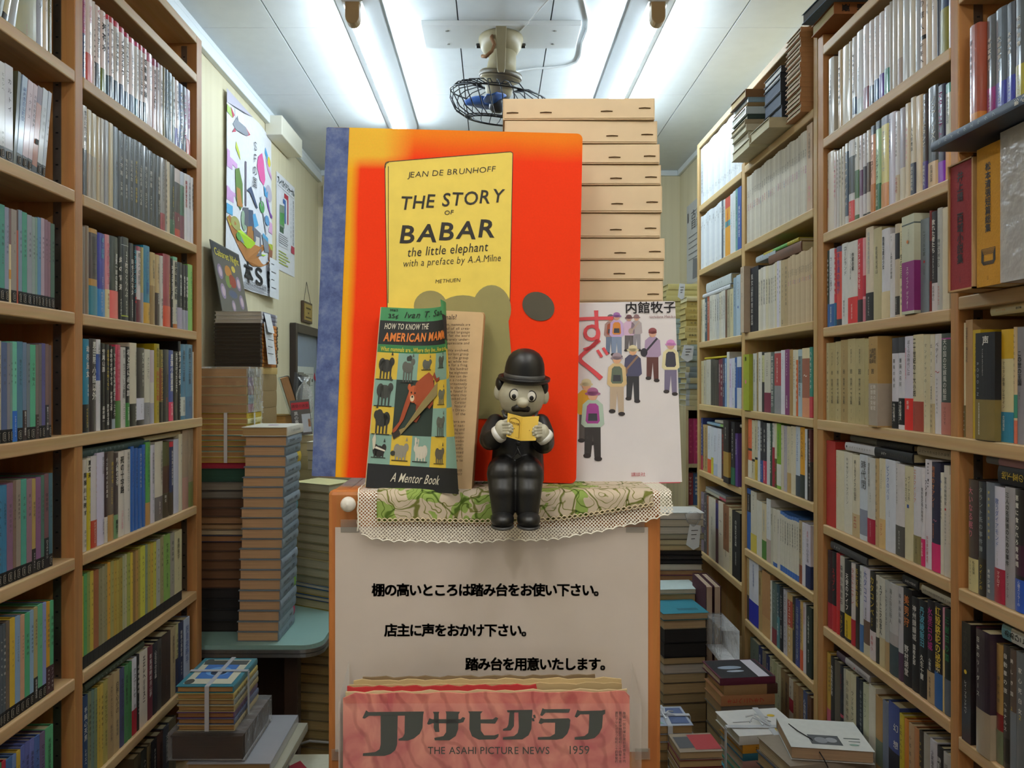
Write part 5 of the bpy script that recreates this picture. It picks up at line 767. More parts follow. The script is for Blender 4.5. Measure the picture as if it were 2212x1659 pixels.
def btext(txt, x0, x1, y0, y1, h, bold):
    a, b_ = fc(x0, y0), fc(x1, y1); sl_ = (b_[1] - a[1]) / (b_[0] - a[0]); hm = h / 3.318 * .80 / F / .70
    ch = hline(txt, a[0], a[1], hm, b_[0] - a[0], bold, sl_)
    put(pb, ch, lk, lambda x, z: (x + .12 * (z - a[1] - sl_ * (x - a[0])), -.0006, z + .6 * sl_ * 0), bold)
btext('JEAN DE BRUNHOFF', 668, 1300, 390, 346, 42, -.004); btext('THE STORY', 612, 1362, 592, 532, 98, .012); btext('OF', 928, 998, 662, 656, 32, .01); btext('BABAR', 606, 1312, 815, 762, 128, .02)
btext('the little elephant', 664, 1246, 945, 902, 66, .004); btext('with a preface by A.A.Milne', 632, 1338, 1025, 982, 52, -.004); btext('METHUEN', 864, 1046, 1155, 1142, 28, -.002)
# plain olive and dark shapes in place of the printed drawing
ov, dg = mat('8d8552', 'paper'), mat('4a4434', 'paper')
for e_, k in (((930, 662, 36, 34), 0), ((1062, 668, 42, 52), 1), ((1000, 680, 60, 42), 2)):
    flat(pb, ell(fb, *e_), ov, -.00065 - .00003 * k)
flat(pb, [fb(*p) for p in ((930, 690), (1098, 690), (1104, 760), (1098, 905), (930, 905))], ov, -.00076)
flat(pb, ell(fb, 1163, 662, 36, 30, 28, .5), dg, -.00065)
bo_ = pb.obj('picture_book', fix=True); bo_.matrix_world = MBk
tag(bo_, 'large faded red picture book with blue cloth spine and yellow title panel', 'book')
MB().box(-bw / 2 + .001, bw / 2 - .004, .0028, bt - .0028, .003, bh - .003, pages('d9cba8', 1)).obj('page_block', bo_)

# ---- brown cardboard slipcases piled behind the red book
cb, cbd, stm = mat('dfc8a4', 'board'), mat('b08a5a', 'board'), mat('6b5136', 'metal')
ys = [(223.6, 268), (269, 315.5), (320, 361), (362, 404), (405, 461), (462, 513), (514.6, 560), (563, 604), (607.5, 652)] + [(653 + 46.2 * k, 698 + 46.2 * k) for k in range(8)]
rts = [1414, 1420, 1425, 1428, 1430, 1427, 1436, 1434, 1432] + [1430] * 8; zc_prev = None
zz = TOP + .0005; hs = [(b_ - a) * .875 / F for a, b_ in ys]; tot = (ys[0][0] - CY) * .87 / F
sc_ = (-(ys[0][0] - CY) * .872 / F + .1095) / (sum(hs) + .0006 * len(hs))
for k in range(len(ys) - 1, -1, -1):
    hh = hs[k] * sc_; yf = .872 - (.004 * (8 - k) * .55 if k < 8 else 0); xr_ = (rts[k] - CX) * yf / F; xl_ = xr_ - (.170 if k else .1685); d_ = .13
    t = thing('cardboard_slipcase', 'brown stapled cardboard slipcase, ' + ('topmost' if k == 0 else ordn(k + 1) + ' from the top') + ' of the pile behind the red book', 'box', ((xl_ + xr_) / 2, yf, zz), R((-1.2, .8, -.5, .3, -.7, .6, .2, -.4)[k % 8] * .5), 'cardboard slipcases behind the red book')
    W2 = (xr_ - xl_) / 2; b_ = MB(); e = .0016
    b_.box(-W2, W2, 0, e, 0, hh, cb).box(-W2, W2, e, d_, 0, e, cb).box(-W2, W2, e, d_, hh - e, hh, cb).box(-W2, -W2 + e, e, d_, e, hh - e, cb).box(W2 - e, W2, e, d_, e, hh - e, cb)
    b_.box(-W2 + .001, W2 - .001, -.0007, .0002, hh * .06, hh * .985, cb).box(-W2 + .0025, W2 - .0025, .004, d_ - .004, e + .001, hh - e - .001, mat('c9bfa6', 'paper'))
    b_.obj('case', t, bevel=.0012)
    for fx_, fz in (((.06, .62 - .3), (.28, .33), (.68, .38), (.93, .52))[0:4] if k == 0 else (((.33, .3), (.70, .32), (.93, .38)) if k < 8 else ((.93, .35),))):
        s_ = MB(); xx = -W2 + 2 * W2 * fx_; s_.tube([(xx - .006, -.0009, hh * fz), (xx + .0005, -.0014, hh * fz + .0003), (xx + .007, -.0009, hh * fz)], .00055, stm, 6); s_.obj('staple', t)
    zz += hh + .0006
# ---- the green paperback with its cover curling away
MP = Matrix.Translation((-.1262, .7600, TOP + .0022)) @ Matrix.Rotation(R(-5), 4, 'Z') @ Matrix.Rotation(R(3.2), 4, 'Y') @ Matrix.Rotation(R(-7.5), 4, 'X')
pw, ph, pt = .1055, .182, .015; root = thing('paperback_book', 'worn green and yellow animal paperback with curling cover leaning on the red book', 'book'); root.matrix_world = MP
pgm = pages('c9a273', 1); MB().box(0, pw, 0, pt, .001, ph, pgm).obj('page_block', root, bevel=.0015)
fp = onplane(MP); CPB = lambda x, y: (770 + x / 3.686, 620 + y / 3.686); pg_ = MB()
flat(pg_, rrect(.002, pw - .0005, .0015, ph - .0005, .004), mat('cfae80', 'paper'), -.0003)
ink_ = mat('54402c', 'ink')
def ptext(txt, x0, x1, y, h, bold=0):
    a, b_ = fp(*CPB(x0, y)), fp(*CPB(x1, y)); put(pg_, hline(txt, a[0], a[1], h / 3.686 * .76 / F / .7, b_[0] - a[0], bold, (fp(*CPB(x1, y))[1] - a[1]) / (b_[0] - a[0])), ink_, lambda x, z: (x, -.0005, z), bold)
ptext('Mammals?', 606, 802, 238, 40, .012)
for y, tx in ((298, 'erson, mammals are'), (330, 'nd useful of all crea-'), (359, 'and varied language'), (387, 'itute for the word'), (417, 'l and rarely under-'), (446, 'uld appreciate and'), (503, 'st highly evolved,'), (533, 'important group'), (563, 'dition the group'), (592, '. Yet while no-'), (621, 'make for a frog,'), (651, 'few hundred'), (681, 'the eighteen'), (710, 'd few can de-'), (740, 'ven a rodent.'), (770, 'thoritatively'), (800, 'tells clearly'), (829, 'e found in'), (859, 'where they'), (888, 'ecked and'), (918, 'Curator'), (948, 'Natural'), (979, 'at Direc-'), (1010, 'of the'), (1070, 'llers on'), (1102, 'al nat-'), (1132, 'ng and'), (1162, 'scien-'), (1195, 'tation'), (1225, 'radio'), (1254, 'umer-'), (1284, 'ntific'), (1315, 'nited'), (1346, 'nat-'), (1378, 're to'), (1460, 'COVER'), (1490, 'PANY')):
    xe = 908 - (y - 298) * .055; n = len(tx); ptext(tx, xe - n * 13.2, xe, y, 21)
pg_.obj('title_page', root)
# curled cover: a sheet bending towards the viewer at its free edge
cw = .1045
NU = 40
def curl(v):                 # v: 0 bottom .. 1 top ; returns table of (x, y) along the sheet
    k = .95 + 1.15 * v; tab = [(0, 0)]; x = y = 0
    for i in range(200):
        u = (i + .5) / 200; th = k * max(0, (u - .22) / .78) ** 1.35
        x += math.cos(th) * cw / 200; y -= math.sin(th) * cw / 200 * .62; tab.append((x, y))
    return tab
tabs = [curl(j / 24) for j in range(25)]
def cov(u, v, lift_=.0):
    u = min(1, max(0, u)); v = min(1, max(0, v)); j = min(23, int(v * 24)); fv = v * 24 - j; i = min(199, int(u * 200)); fu = u * 200 - i
    def g(t): return (t[i][0] + (t[i + 1][0] - t[i][0]) * fu, t[i][1] + (t[i + 1][1] - t[i][1]) * fu, t[i + 1][0] - t[i][0], t[i + 1][1] - t[i][1])
    a, b_ = g(tabs[j]), g(tabs[j + 1]); x = a[0] + (b_[0] - a[0]) * fv; y = a[1] + (b_[1] - a[1]) * fv; dx = a[2]; dy = a[3]; L = math.hypot(dx, dy)
    return (x + dy / L * lift_ , y - dx / L * lift_ - .0006, v * ph + .006 * max(0, u - .3) ** 1.5 * v)
cvr = MB(); gn = [(.925, 1.0, '3f8a58'), (.79, .925, '1d2022'), (.745, .79, '2f7a46'), (0, .13, '16181c')]
YEL, TEA = 'd3b43c', '7fa396'
def cellcol(u, v):
    for a, b_, c in gn:
        if a <= v < b_ or (b_ == 1.0 and v >= a): return c
    # checkerboard of four columns, four rows between v=.105 and .64
    cu = 0 if u < .21 else 1 if u < .41 else 2 if u < .61 else 3 if u < .81 else 4; rv = 0 if v < .293 else 1 if v < .445 else 2 if v < .597 else 3
    if cu in (1, 2) and rv in (1, 2): return '22332c'
    return YEL if (cu + rv) % 2 else TEA
ue = sorted({k / NU for k in range(NU + 1)} | {.21, .41, .61, .81}); ve = sorted({k / 48 for k in range(49)} | {.13, .293, .445, .597, .745, .79, .925})
vs = [cov(u, v) for u in ue for v in ve]; nv = len(ve)
for i in range(len(ue) - 1):
    for j in range(nv - 1):
        q = [vs[i * nv + j], vs[(i + 1) * nv + j], vs[(i + 1) * nv + j + 1], vs[i * nv + j + 1]]; cvr.add(q, [(0, 1, 2, 3)], mat(cellcol((ue[i] + ue[i + 1]) / 2, (ve[j] + ve[j + 1]) / 2), 'paper'))
AU = lambda u: u * .82
AV = lambda v: .13 + (v - .105) * (.615 / .535)
def art(poly, c, lf=.0004): cvr.add([cov(AU(u), AV(v), lf) for u, v in poly], [tuple(range(len(poly)))], mat(c, 'ink'))
def blob(parts, c, lf=.0004):
    for (u, v, ru, rv) in parts: art([(u + ru * math.cos(t), v + rv * math.sin(t)) for t in (2 * math.pi * k / 14 for k in range(14))], c, lf)
G1, G2 = '2f2f2b', '5a5c54'
def beast(u, v, s, c, leg=.03, n=4, tail=0, head=1, ht=.02):
    blob([(u, v, .072 * s, .030 * s), (u + head * .062 * s, v + ht * s, .030 * s, .020 * s), (u - head * .045 * s, v + .006, .04 * s, .03 * s)], c)
    for k in range(n): uu = u + (-.055 + .11 * k / (n - 1)) * s; art([(uu - .010 * s, v), (uu + .010 * s, v), (uu + .008 * s, v - (.03 + leg) * s), (uu - .008 * s, v - (.03 + leg) * s)], c)
    art([(u + head * .05 * s, v + (.03 + ht) * s), (u + head * .062 * s, v + (.05 + ht) * s), (u + head * .075 * s, v + (.03 + ht) * s)], c)
    art([(u - .10 * s, v - (.031 + leg) * s), (u + .09 * s, v - (.031 + leg) * s), (u + .09 * s, v - (.035 + leg) * s), (u - .10 * s, v - (.035 + leg) * s)], '1d1c18', .0003)
beast(.12, .575, 1.05, G1); beast(.385, .57, .85, G2, .05, ht=.035); blob([(.40, .618, .022, .014), (.375, .615, .016, .012)], G1, .0005); beast(.62, .585, .7, G2, .0)
beast(.125, .45, 1.1, '3a3d38'); beast(.125, .315, 1.1, G1, head=-1); blob([(.09, .335, .045, .03)], G1, .0005)
beast(.12, .165, .9, '2a2825', .0); art([(.05, .17), (.03, .22), (.06, .25), (.075, .22), (.07, .18)], 'c9c4b0', .0006); art([(.07, .178), (.19, .165), (.19, .172), (.08, .188)], 'd9d4c4', .0006)
beast(.375, .17, 1.0, '8c887a', .01); blob([(.285, .16, .03, .012)], G1, .0005); beast(.62, .17, 1.0, 'c9c4b4', .01, head=-1); art([(.54, .20), (.535, .24), (.555, .24), (.56, .20)], 'c9c4b4', .0005); art([(.57, .20), (.575, .235), (.592, .23), (.585, .20)], 'bdb8a8', .0005)
beast(.88, .165, .8, '5a5448', .02); beast(.88, .44, .7, '6a6c5c', .03); beast(.88, .31, .8, '5c5e54', .045); beast(.85, .60, .6, '4a4c44', .02)
# puma climbing down a log
art([(.30, .235), (.34, .24), (.80, .44), (.80, .50), (.70, .47), (.40, .285), (.25, .255)], '8a7a4c', .0005); art([(.25, .255), (.33, .275), (.36, .25), (.28, .225)], '2a221c', .0006)
art([(.60, .535), (.66, .55), (.72, .53), (.76, .47), (.74, .42), (.66, .38), (.58, .38), (.50, .40), (.46, .44), (.50, .50)], '9c4420', .0008); art([(.46, .44), (.44, .40), (.38, .32), (.30, .265), (.27, .255), (.26, .27), (.33, .31), (.38, .40), (.42, .46)], '9c4420', .0008)
art([(.56, .40), (.58, .34), (.54, .31), (.50, .315), (.52, .35), (.52, .40)], '8a3a1c', .0009); art([(.72, .45), (.75, .40), (.70, .375), (.66, .39), (.68, .43)], '8a3a1c', .0009); art([(.72, .53), (.78, .50), (.83, .51), (.83, .525), (.78, .52), (.74, .55)], '8a3a1c', .0008)
blob([(.475, .445, .062, .042), (.42, .478, .02, .016), (.54, .475, .02, .016)], 'b8582c', .0010); blob([(.465, .425, .026, .016)], 'd9c4a4', .0012); blob([(.45, .452, .008, .005), (.495, .45, .008, .005), (.465, .432, .010, .006)], '221c14', .0014)
def ctext(txt, u0, u1, v, h, c, bold=0, sl=0, it=0):
    put(cvr, hline(txt, u0, v, h, u1 - u0, bold, sl), mat(c, 'ink'), lambda u, vv: cov(u + it * (vv - v), vv, .0006), bold)
ctext('M63', .09, .17, .985, .02, '1c2620'); ctext('35¢', .075, .18, .952, .034, '14201a', .012); ctext('Ivan T. Sanderson', .24, .96, .962, .05, '14201a', 0, .02, .5)
ctext('HOW TO KNOW THE', .05, .50, .893, .046, 'd9d4c0', .012, .01, .15); ctext('AMERICAN MAMMALS', .05, .90, .832, .066, 'df7f34', .03, .015, .15); ctext('What mammals are...Where they live...How to recognize them', .03, .99, .765, .036, 'e0cf4a', .012)
ctext('A Mentor Book', .24, .74, .065, .07, 'd8d2c0', .004, 0, .5)
cm_ = cvr.obj('curled_cover', root); sm = cm_.modifiers.new('solid', 'SOLIDIFY'); sm.thickness = .0002; sm.offset = -1
MB().box(-.001, .0, 0, pt, .0005, ph, mat('c8b48c', 'paper')).obj('spine', root)
MB().box(0, pw, pt, pt + .0004, .0005, ph, mat('8c8a5c', 'paper')).obj('back_cover', root)

# ---- the white hardback with walkers on its jacket
MU = Matrix.Translation((.1968, .806, TOP + .0008)) @ Matrix.Rotation(R(-1.0), 4, 'Y') @ Matrix.Rotation(R(-5), 4, 'X'); uw, uh, ut = .133, .1925, .02
fu = onplane(MU); CU = lambda x, y: (1230 + x / 3.688, 620 + y / 3.688 - 5); f2 = lambda x, y: fu(*CU(x, y)); ub = MB(); jk = mat('dedadd', 'gloss')
ub.prism(rrect(-uw, 0, 0, uh, .002), 0, .0022, jk); ub.prism(rrect(-uw, 0, 0, uh, .002), ut - .0022, ut, jk); ub.box(-.0022, .001, .0005, ut - .0005, .0005, uh - .0005, jk)
ub.box(-uw + .001, -.001, -.0002, .003, -.0006, .0004, mat('b8404c', 'paper'))
def U(poly, c, k=0): flat(ub, [f2(*p) for p in poly], mat(c, 'ink'), -.0003 - .00004 * k)
def UE(cx, cy, rx, ry, c, k=0, rot=0): flat(ub, ell(lambda a, b_: f2(a, b_), cx, cy, rx, ry, 18, rot), mat(c, 'ink'), -.0003 - .00004 * k)
def walker(hx, hy, s, hat, skin, coat, legs, bag=None, bagc=None, brim=1.5, stride=.25, shoe='2c2628', face=0, k0=0):
    """back view of a walker: head at hx, hy, s = head radius in the drawing"""
    U([(hx - 1.9 * s, hy + 1.9 * s), (hx - .9 * s, hy + 1.0 * s), (hx + .9 * s, hy + 1.0 * s), (hx + 1.9 * s, hy + 1.9 * s), (hx + 2.2 * s, hy + 5.6 * s), (hx + 1.5 * s, hy + 6.2 * s), (hx - 1.5 * s, hy + 6.2 * s), (hx - 2.2 * s, hy + 5.6 * s)], coat, k0 + 1)
    U([(hx - 1.5 * s, hy + 6.0 * s), (hx + 1.5 * s, hy + 6.0 * s), (hx + (1.3 + stride) * s, hy + 12.0 * s), (hx + .35 * s, hy + 12.0 * s), (hx + .05 * s, hy + 7.6 * s), (hx - .3 * s, hy + 11.4 * s), (hx - (1.3 + stride) * s, hy + 11.4 * s)], legs, k0)
    UE(hx - (.8 + stride) * s, hy + 11.6 * s, .75 * s, .45 * s, shoe, k0 + 1); UE(hx + (.8 + stride) * s, hy + 12.2 * s, .75 * s, .45 * s, shoe, k0 + 1)
    UE(hx, hy, .95 * s, 1.15 * s, skin, k0 + 2)
    if hat: UE(hx, hy - .55 * s, 1.05 * s, .8 * s, hat, k0 + 3); UE(hx, hy - .15 * s, brim * s, .38 * s, hat, k0 + 3)
    if bag == 'pack': U([(hx - 1.1 * s, hy + 2.2 * s), (hx - .6 * s, hy + 1.7 * s), (hx + .6 * s, hy + 1.7 * s), (hx + 1.1 * s, hy + 2.2 * s), (hx + 1.35 * s, hy + 5.0 * s), (hx + 1.0 * s, hy + 5.5 * s), (hx - 1.0 * s, hy + 5.5 * s), (hx - 1.35 * s, hy + 5.0 * s)], bagc, k0 + 3); U([(hx - .8 * s, hy + 3.6 * s), (hx + .8 * s, hy + 3.6 * s), (hx + .9 * s, hy + 5.0 * s), (hx - .9 * s, hy + 5.0 * s)], '3a3c44', k0 + 4)
    if bag == 'strap': U([(hx + 1.0 * s, hy + 1.2 * s), (hx + 1.4 * s, hy + 1.5 * s), (hx - 1.8 * s, hy + 5.2 * s), (hx - 2.1 * s, hy + 4.8 * s)], bagc, k0 + 3); UE(hx - 2.2 * s, hy + 5.0 * s, .9 * s, 1.1 * s, bagc, k0 + 4)
walker(328, 268, 24, '6a6468', 'c99c84', '9c7c78', '66748c', 'pack', '9a4a2c'); walker(376, 255, 26, '9a6cae', 'c99c84', 'c0a4d0', '7c8ca8', 'pack', 'c87f34', k0=5); walker(474, 268, 22, '6c4c54', 'b08a7c', 'cdaecb', '5c5658'); walker(534, 265, 21, '85686c', 'c49a84', 'a9a0a4', '8a8690', 'strap', 'b09c90')
walker(662, 385, 31, '8c4c50', 'c99a84', 'a48fae', '5a3430', 'strap', '2f2d38', 1.1); walker(806, 480, 32, 'cf8cc8', 'c49a84', 'd8cfa4', '6f6884', 'pack', '3a3848', 1.4)
walker(505, 525, 33, 'd4c9a4', 'd0a07c', '4c4c68', '333338', 'strap', '8c6f5c', 1.5); walker(378, 590, 36, '9c8a96', 'd0a07c', 'cdb384', 'b7a48e', 'pack', '5f6c5c', 1.4, k0=5)
walker(135, 800, 38, 'cfc39c', 'd0a07c', 'd2a02c', '55504e', None, None, 1.4); walker(185, 875, 42, '9c5c86', 'd4a68a', 'a9c0b0', '332f2f', 'pack', '9a3f8c', 1.5, k0=5)
def utext(txt, x0, x1, y, h, c, bold=0):
    a, b_ = f2(x0, y), f2(x1, y); put(ub, hline(txt, a[0], a[1], h / 3.688 * .81 / F, b_[0] - a[0], bold), mat(c, 'ink'), lambda x, z: (x, -.0009, z), bold)
utext('内館牧子', 440, 848, 185, 100, '231f24', .012); utext('Uchidate Makiko', 638, 845, 257, 30, '8c5c60'); utext('講談社', 490, 606, 1512, 34, 'a8343c')
put(ub, [('す', *f2(185, 365), .052, False), ('ぐ', *f2(180, 590), .052, False)], mat('d0474f', 'ink'), lambda x, z: (x, -.0009, z), .0)
uo = ub.obj('hardback_book', fix=True); uo.matrix_world = MU; tag(uo, 'white hardback with walkers in hats on its jacket standing beside the red book', 'book')
MB().box(-uw + .003, -.003, .0024, ut - .0024, .002, uh - .0025, pages('d8cdb4', 1)).obj('page_block', uo)

# ---- the seated doll
q = lambda x, y, Y: at(1020 + x / 3.86, 730 + y / 3.86, Y)
u_ = lambda n, Y: n / 3.86 * Y / F       # crop pixels -> metres at depth Y
dl = thing('seated_doll', 'vinyl doll of a moustached man in black bowler hat reading a yellow book', 'doll', tuple(q(385, 1180, .755)))
Mi = dl.matrix_world.copy(); org = Vector(dl.location)
def L(v): return Vector(v) - org
VB, VG, VD = mat('131314', 'vinyl'), mat('b3b09d', 'vinyl'), mat('3c3c3c', 'vinyl')
bd = MB(); YT = .757
prof = [(0, 0), (.0235, .0005), (.0262, .006), (.0262, .018), (.0255, .03), (.0245, .042), (.0228, .054), (.0195, .064), (.013, .071), (.007, .075), (0, .0755)]
bc = L((q(380, 900, YT).x, YT + .004, TOP + .003)); bd.lathe(prof, VB, 28, Matrix.Translation(bc), 1, .80)
for sx, pts, rr in ((-1, [q(195, 705, .752), q(160, 780, .744), q(150, 845, .736), q(172, 850, .728), q(214, 815, .722)], [.0088, .0100, .0108, .0098, .0080]), (1, [q(572, 705, .752), q(596, 790, .746), q(594, 875, .738), q(596, 870, .730), q(598, 835, .722)], [.0088, .0100, .0108, .0098, .0080])):
    bd.tube([L(p) for p in pts], rr, VB, 14); [bd.ball(L(p), r * .99, VB, 14, 8) for p, r in zip(pts, rr)]
for kx_, ka in ((247, 258), (470, 462)):
    hip, knee, mid_, ank = (L((q(kx_ + (18 if kx_ < 300 else -18), 1000, .76).x, .762, TOP + .017)), L(q(kx_, 1135, .722)), L(q((kx_ + ka) / 2, 1280, .716)), L(q(ka, 1440, .716)))
    ps = [hip, (hip + knee) / 2 + Vector((0, 0, .002)), knee, mid_, ank]; rr = [.0145, .0152, .0143, .0128, .0108]
    bd.tube(ps, rr, VB, 18); [bd.ball(p, r, VB, 18, 10) for p, r in zip(ps, rr)]
bo2 = bd.obj('body', dl); rm = bo2.modifiers.new('union', 'REMESH'); rm.mode = 'VOXEL'; rm.voxel_size = .0009; rm.use_smooth_shade = True; s2 = bo2.modifiers.new('smooth', 'SMOOTH'); s2.factor = .5; s2.iterations = 6
YH = .744; hc = L(q(412, 478, YH)); hr = (u_(192, YH), u_(178, YH), u_(180, YH))
hd = MB(); hd.ball(hc, hr, VG, 32, 20); hd.ball(hc + Vector((0, .001, -.006)), (hr[0] * .94, hr[1] * .93, hr[2] * .78), VG, 32, 18)
hd.tube([hc + Vector((0, .003, -hr[2] * .8)), L((q(390, 690, YT).x, YT + .002, q(390, 690, YT).z))], .009, VG, 16)
for ex, ey in ((216, 452), (606, 487)): hd.ball(L(q(ex, ey, YH + .002)), (.0042, .0034, .0078), VG, 14, 10)
nz_ = L(q(415, 538, YH)); nz_.y = hc.y - hr[1] * .98; hd.ball(nz_, (.0056, .0050, .0046), VG, 18, 12)
ho = hd.obj('head', dl); rm = ho.modifiers.new('union', 'REMESH'); rm.mode = 'VOXEL'; rm.voxel_size = .0007; rm.use_smooth_shade = True; s2 = ho.modifiers.new('smooth', 'SMOOTH'); s2.iterations = 4
def face(x, y, out=0):
    p = L(q(x, y, YH - .018)); dx, dz = (p.x - hc.x) / hr[0], (p.z - hc.z) / hr[2]; p.y = hc.y - hr[1] * math.sqrt(max(.05, 1 - dx * dx - dz * dz)) - out; return p
for x, y, px_ in ((351, 473, 348), (494, 487, 494)):
    e = MB(); yaw = Matrix.Rotation(R((x - 412) * .10), 4, 'Z')
    e.ball(face(x, y, -.0006), (.0050, .0013, .0056), mat('141414', 'vinyl'), 24, 12, yaw); e.ball(face(x, y, .0001), (.0040, .0013, .0046), mat('d9d7ce', 'vinyl'), 24, 12, yaw); e.ball(face(px_, y + 14, .0009), (.0022, .0012, .0026), mat('101010', 'vinyl'), 20, 10, yaw)
    e.obj('eye', dl, smooth=True)
mu = MB(); c_ = [face(x, y, .0006) for x, y in ((350, 592), (372, 586), (406, 584), (440, 588), (462, 595))]; mu.tube(c_, [.0028, .0036, .0036, .0036, .0028], mat('161514', 'vinyl'), 12); mu.ball(c_[0], .0028, mat('161514', 'vinyl'), 12, 8); mu.ball(c_[-1], .0028, mat('161514', 'vinyl'), 12, 8); mu.obj('moustache', dl, smooth=True)
hh_ = MB(); hh_.ball(L(q(238, 385, YH + .004)), (.0052, .010, .0085), VB, 14, 10); hh_.ball(L(q(592, 410, YH + .004)), (.0052, .010, .0085), VB, 14, 10); hh_.ball(hc + Vector((0, .006, .004)), (hr[0] * .98, hr[1] * .86, hr[2] * .95), VB, 24, 16); hh_.obj('hair', dl, smooth=True)
HM = Matrix.Translation(L(q(434, 335, YH - .001))) @ Matrix.Rotation(R(3.5), 4, 'Y') @ Matrix.Rotation(R(9), 4, 'X'); rd = u_(166, YH)
ht_ = MB(); ht_.lathe([(rd, -.004), (rd * 1.01, .003), (rd * 1.0, .009), (rd * .95, .015), (rd * .84, .0205), (rd * .66, .0248), (rd * .42, .0275), (rd * .2, .0285), (0, .0288)], VB, 40, HM)
rb = u_(219, YH); ht_.lathe([(rd * .9, -.0042), (rb * .9, -.0030), (rb * .985, -.0012), (rb, .0006), (rb * .985, .0016), (rb * .9, -.0004), (rd * .98, -.0012)], VB, 40, HM); hto = ht_.obj('bowler_hat', dl, smooth=True)
MB().lathe([(rd * 1.015, -.0022), (rd * 1.05, -.002), (rd * 1.045, .0045), (rd * 1.015, .0048)], VD, 40, HM).obj('hat_band', hto, smooth=True)
# jacket details
jd = MB(); ws = lambda x, y, o=0: L((q(x, y, YT - .018).x, YT + .004 - .80 * .0262 * math.sqrt(max(.02, 1 - ((q(x, y, YT - .018).x - q(380, 900, YT).x) / .0262) ** 2)) - .0012 - o, q(x, y, YT - .018).z))
jd.add([ws(x, y) for x, y in ((378, 965), (285, 1030), (300, 1060), (380, 1075), (470, 1060), (500, 1040))], [(0, 1, 2, 3, 4, 5)], mat('6d6d69', 'vinyl')); jd.obj('waistcoat', dl)
jb = MB(); jb.ball(ws(383, 882, .001), (.0020, .0010, .0020), VB, 14, 8); jb.tube([ws(372, 660, .0006), ws(374, 800, .0006), ws(378, 920, .0006), ws(350, 985, .0006), ws(285, 1030, .0006)], .0005, VD, 6); jb.tube([ws(378, 920, .0006), ws(410, 985, .0006), ws(480, 1035, .0006)], .0005, VD, 6); jb.obj('jacket_front', dl, smooth=True)
lp = MB(); lp.tube([L(q(255, 610, .738)), L(q(270, 650, .732)), L(q(330, 690, .731))], .0016, VD, 8); lp.tube([L(q(540, 620, .738)), L(q(530, 655, .732)), L(q(480, 690, .731))], .0016, VD, 8); lp.obj('lapel', dl, smooth=True)
for kx_, sx in ((252, 1), (470, 1)):
    s_ = MB(); c = L(q(kx_, 1512, .712)); s_.ball(c, (u_(98, .712), .0175, u_(78, .712)), VB, 24, 14)
    for i, v in enumerate(s_.v):
        if v[2] < c.z - u_(55, .712): s_.v[i] = (v[0], v[1], c.z - u_(55, .712) + (v[2] - c.z + u_(55, .712)) * .15)
    sh = s_.obj('shoe', dl, smooth=True); MB().lathe([(u_(90, .712), 0), (u_(97, .712), .0006), (u_(97, .712), .0018), (u_(90, .712), .0024)], VD, 24, Matrix.Translation((c.x, c.y, c.z - u_(66, .712))), 1, 1.7).obj('sole', sh, smooth=True)
# cuffs and hands
for cx_, cy_, tilt in ((222, 802, 55), (604, 826, -40)):
    MB().lathe([(.0072, -.0026), (.0084, -.002), (.0084, .002), (.0072, .0026), (.004, .0026)], mat('d6d6d2', 'vinyl'), 20, Matrix.Translation(L(q(cx_, cy_, .7205))) @ Matrix.Rotation(R(tilt), 4, 'Y') @ Matrix.Rotation(R(25), 4, 'X')).obj('cuff', dl, smooth=True)
for sd in (-1, 1):
    h_ = MB()
    if sd < 0: pc, fg, tb_ = (252, 762), [((262, 722), (305, 716), (328, 730)), ((266, 745), (312, 742), (334, 754)), ((266, 768), (312, 768), (332, 778)), ((262, 792), (300, 794), (318, 800))], [(250, 735), (275, 705), (300, 690)]
    else: pc, fg, tb_ = (580, 795), [((565, 742), (532, 742), (514, 756)), ((568, 766), (528, 768), (508, 782)), ((570, 790), (530, 794), (512, 806)), ((574, 814), (544, 820), (528, 826))], [(580, 760), (562, 728), (540, 712)]
    h_.ball(L(q(pc[0] + sd * 6, pc[1], .717)), (.0066, .0050, .0088), VG, 20, 12); h_.ball(L(q(pc[0] - sd * -18 * -1 if False else pc[0], pc[1] + 12, .7175)), (.0070, .0056, .0080), VG, 18, 10)
    for j, f_ in enumerate(fg):
        P = [L(q(f_[0][0], f_[0][1], .713)), L(q(f_[1][0], f_[1][1], .7075)), L(q(f_[2][0], f_[2][1], .7085))]; r_ = (.0016, .0017, .0017, .0015)[j]
        h_.tube(P, [r_ * 1.1, r_ * 1.05, r_ * .85], VG, 10); [h_.ball(p, r_ * s_, VG, 10, 8) for p, s_ in zip(P, (1.1, 1.05, .85))]
    P = [L(q(x, y, .7185)) for x, y in tb_]; h_.tube(P, [.0032, .0029, .0024], VG, 10); [h_.ball(p, r_, VG, 10, 8) for p, r_ in zip(P, (.0032, .0029, .0024))]
    o_ = h_.obj('hand', dl); rm = o_.modifiers.new('union', 'REMESH'); rm.mode = 'VOXEL'; rm.voxel_size = .00035; rm.use_smooth_shade = True; sm_ = o_.modifiers.new('smooth', 'SMOOTH'); sm_.iterations = 1
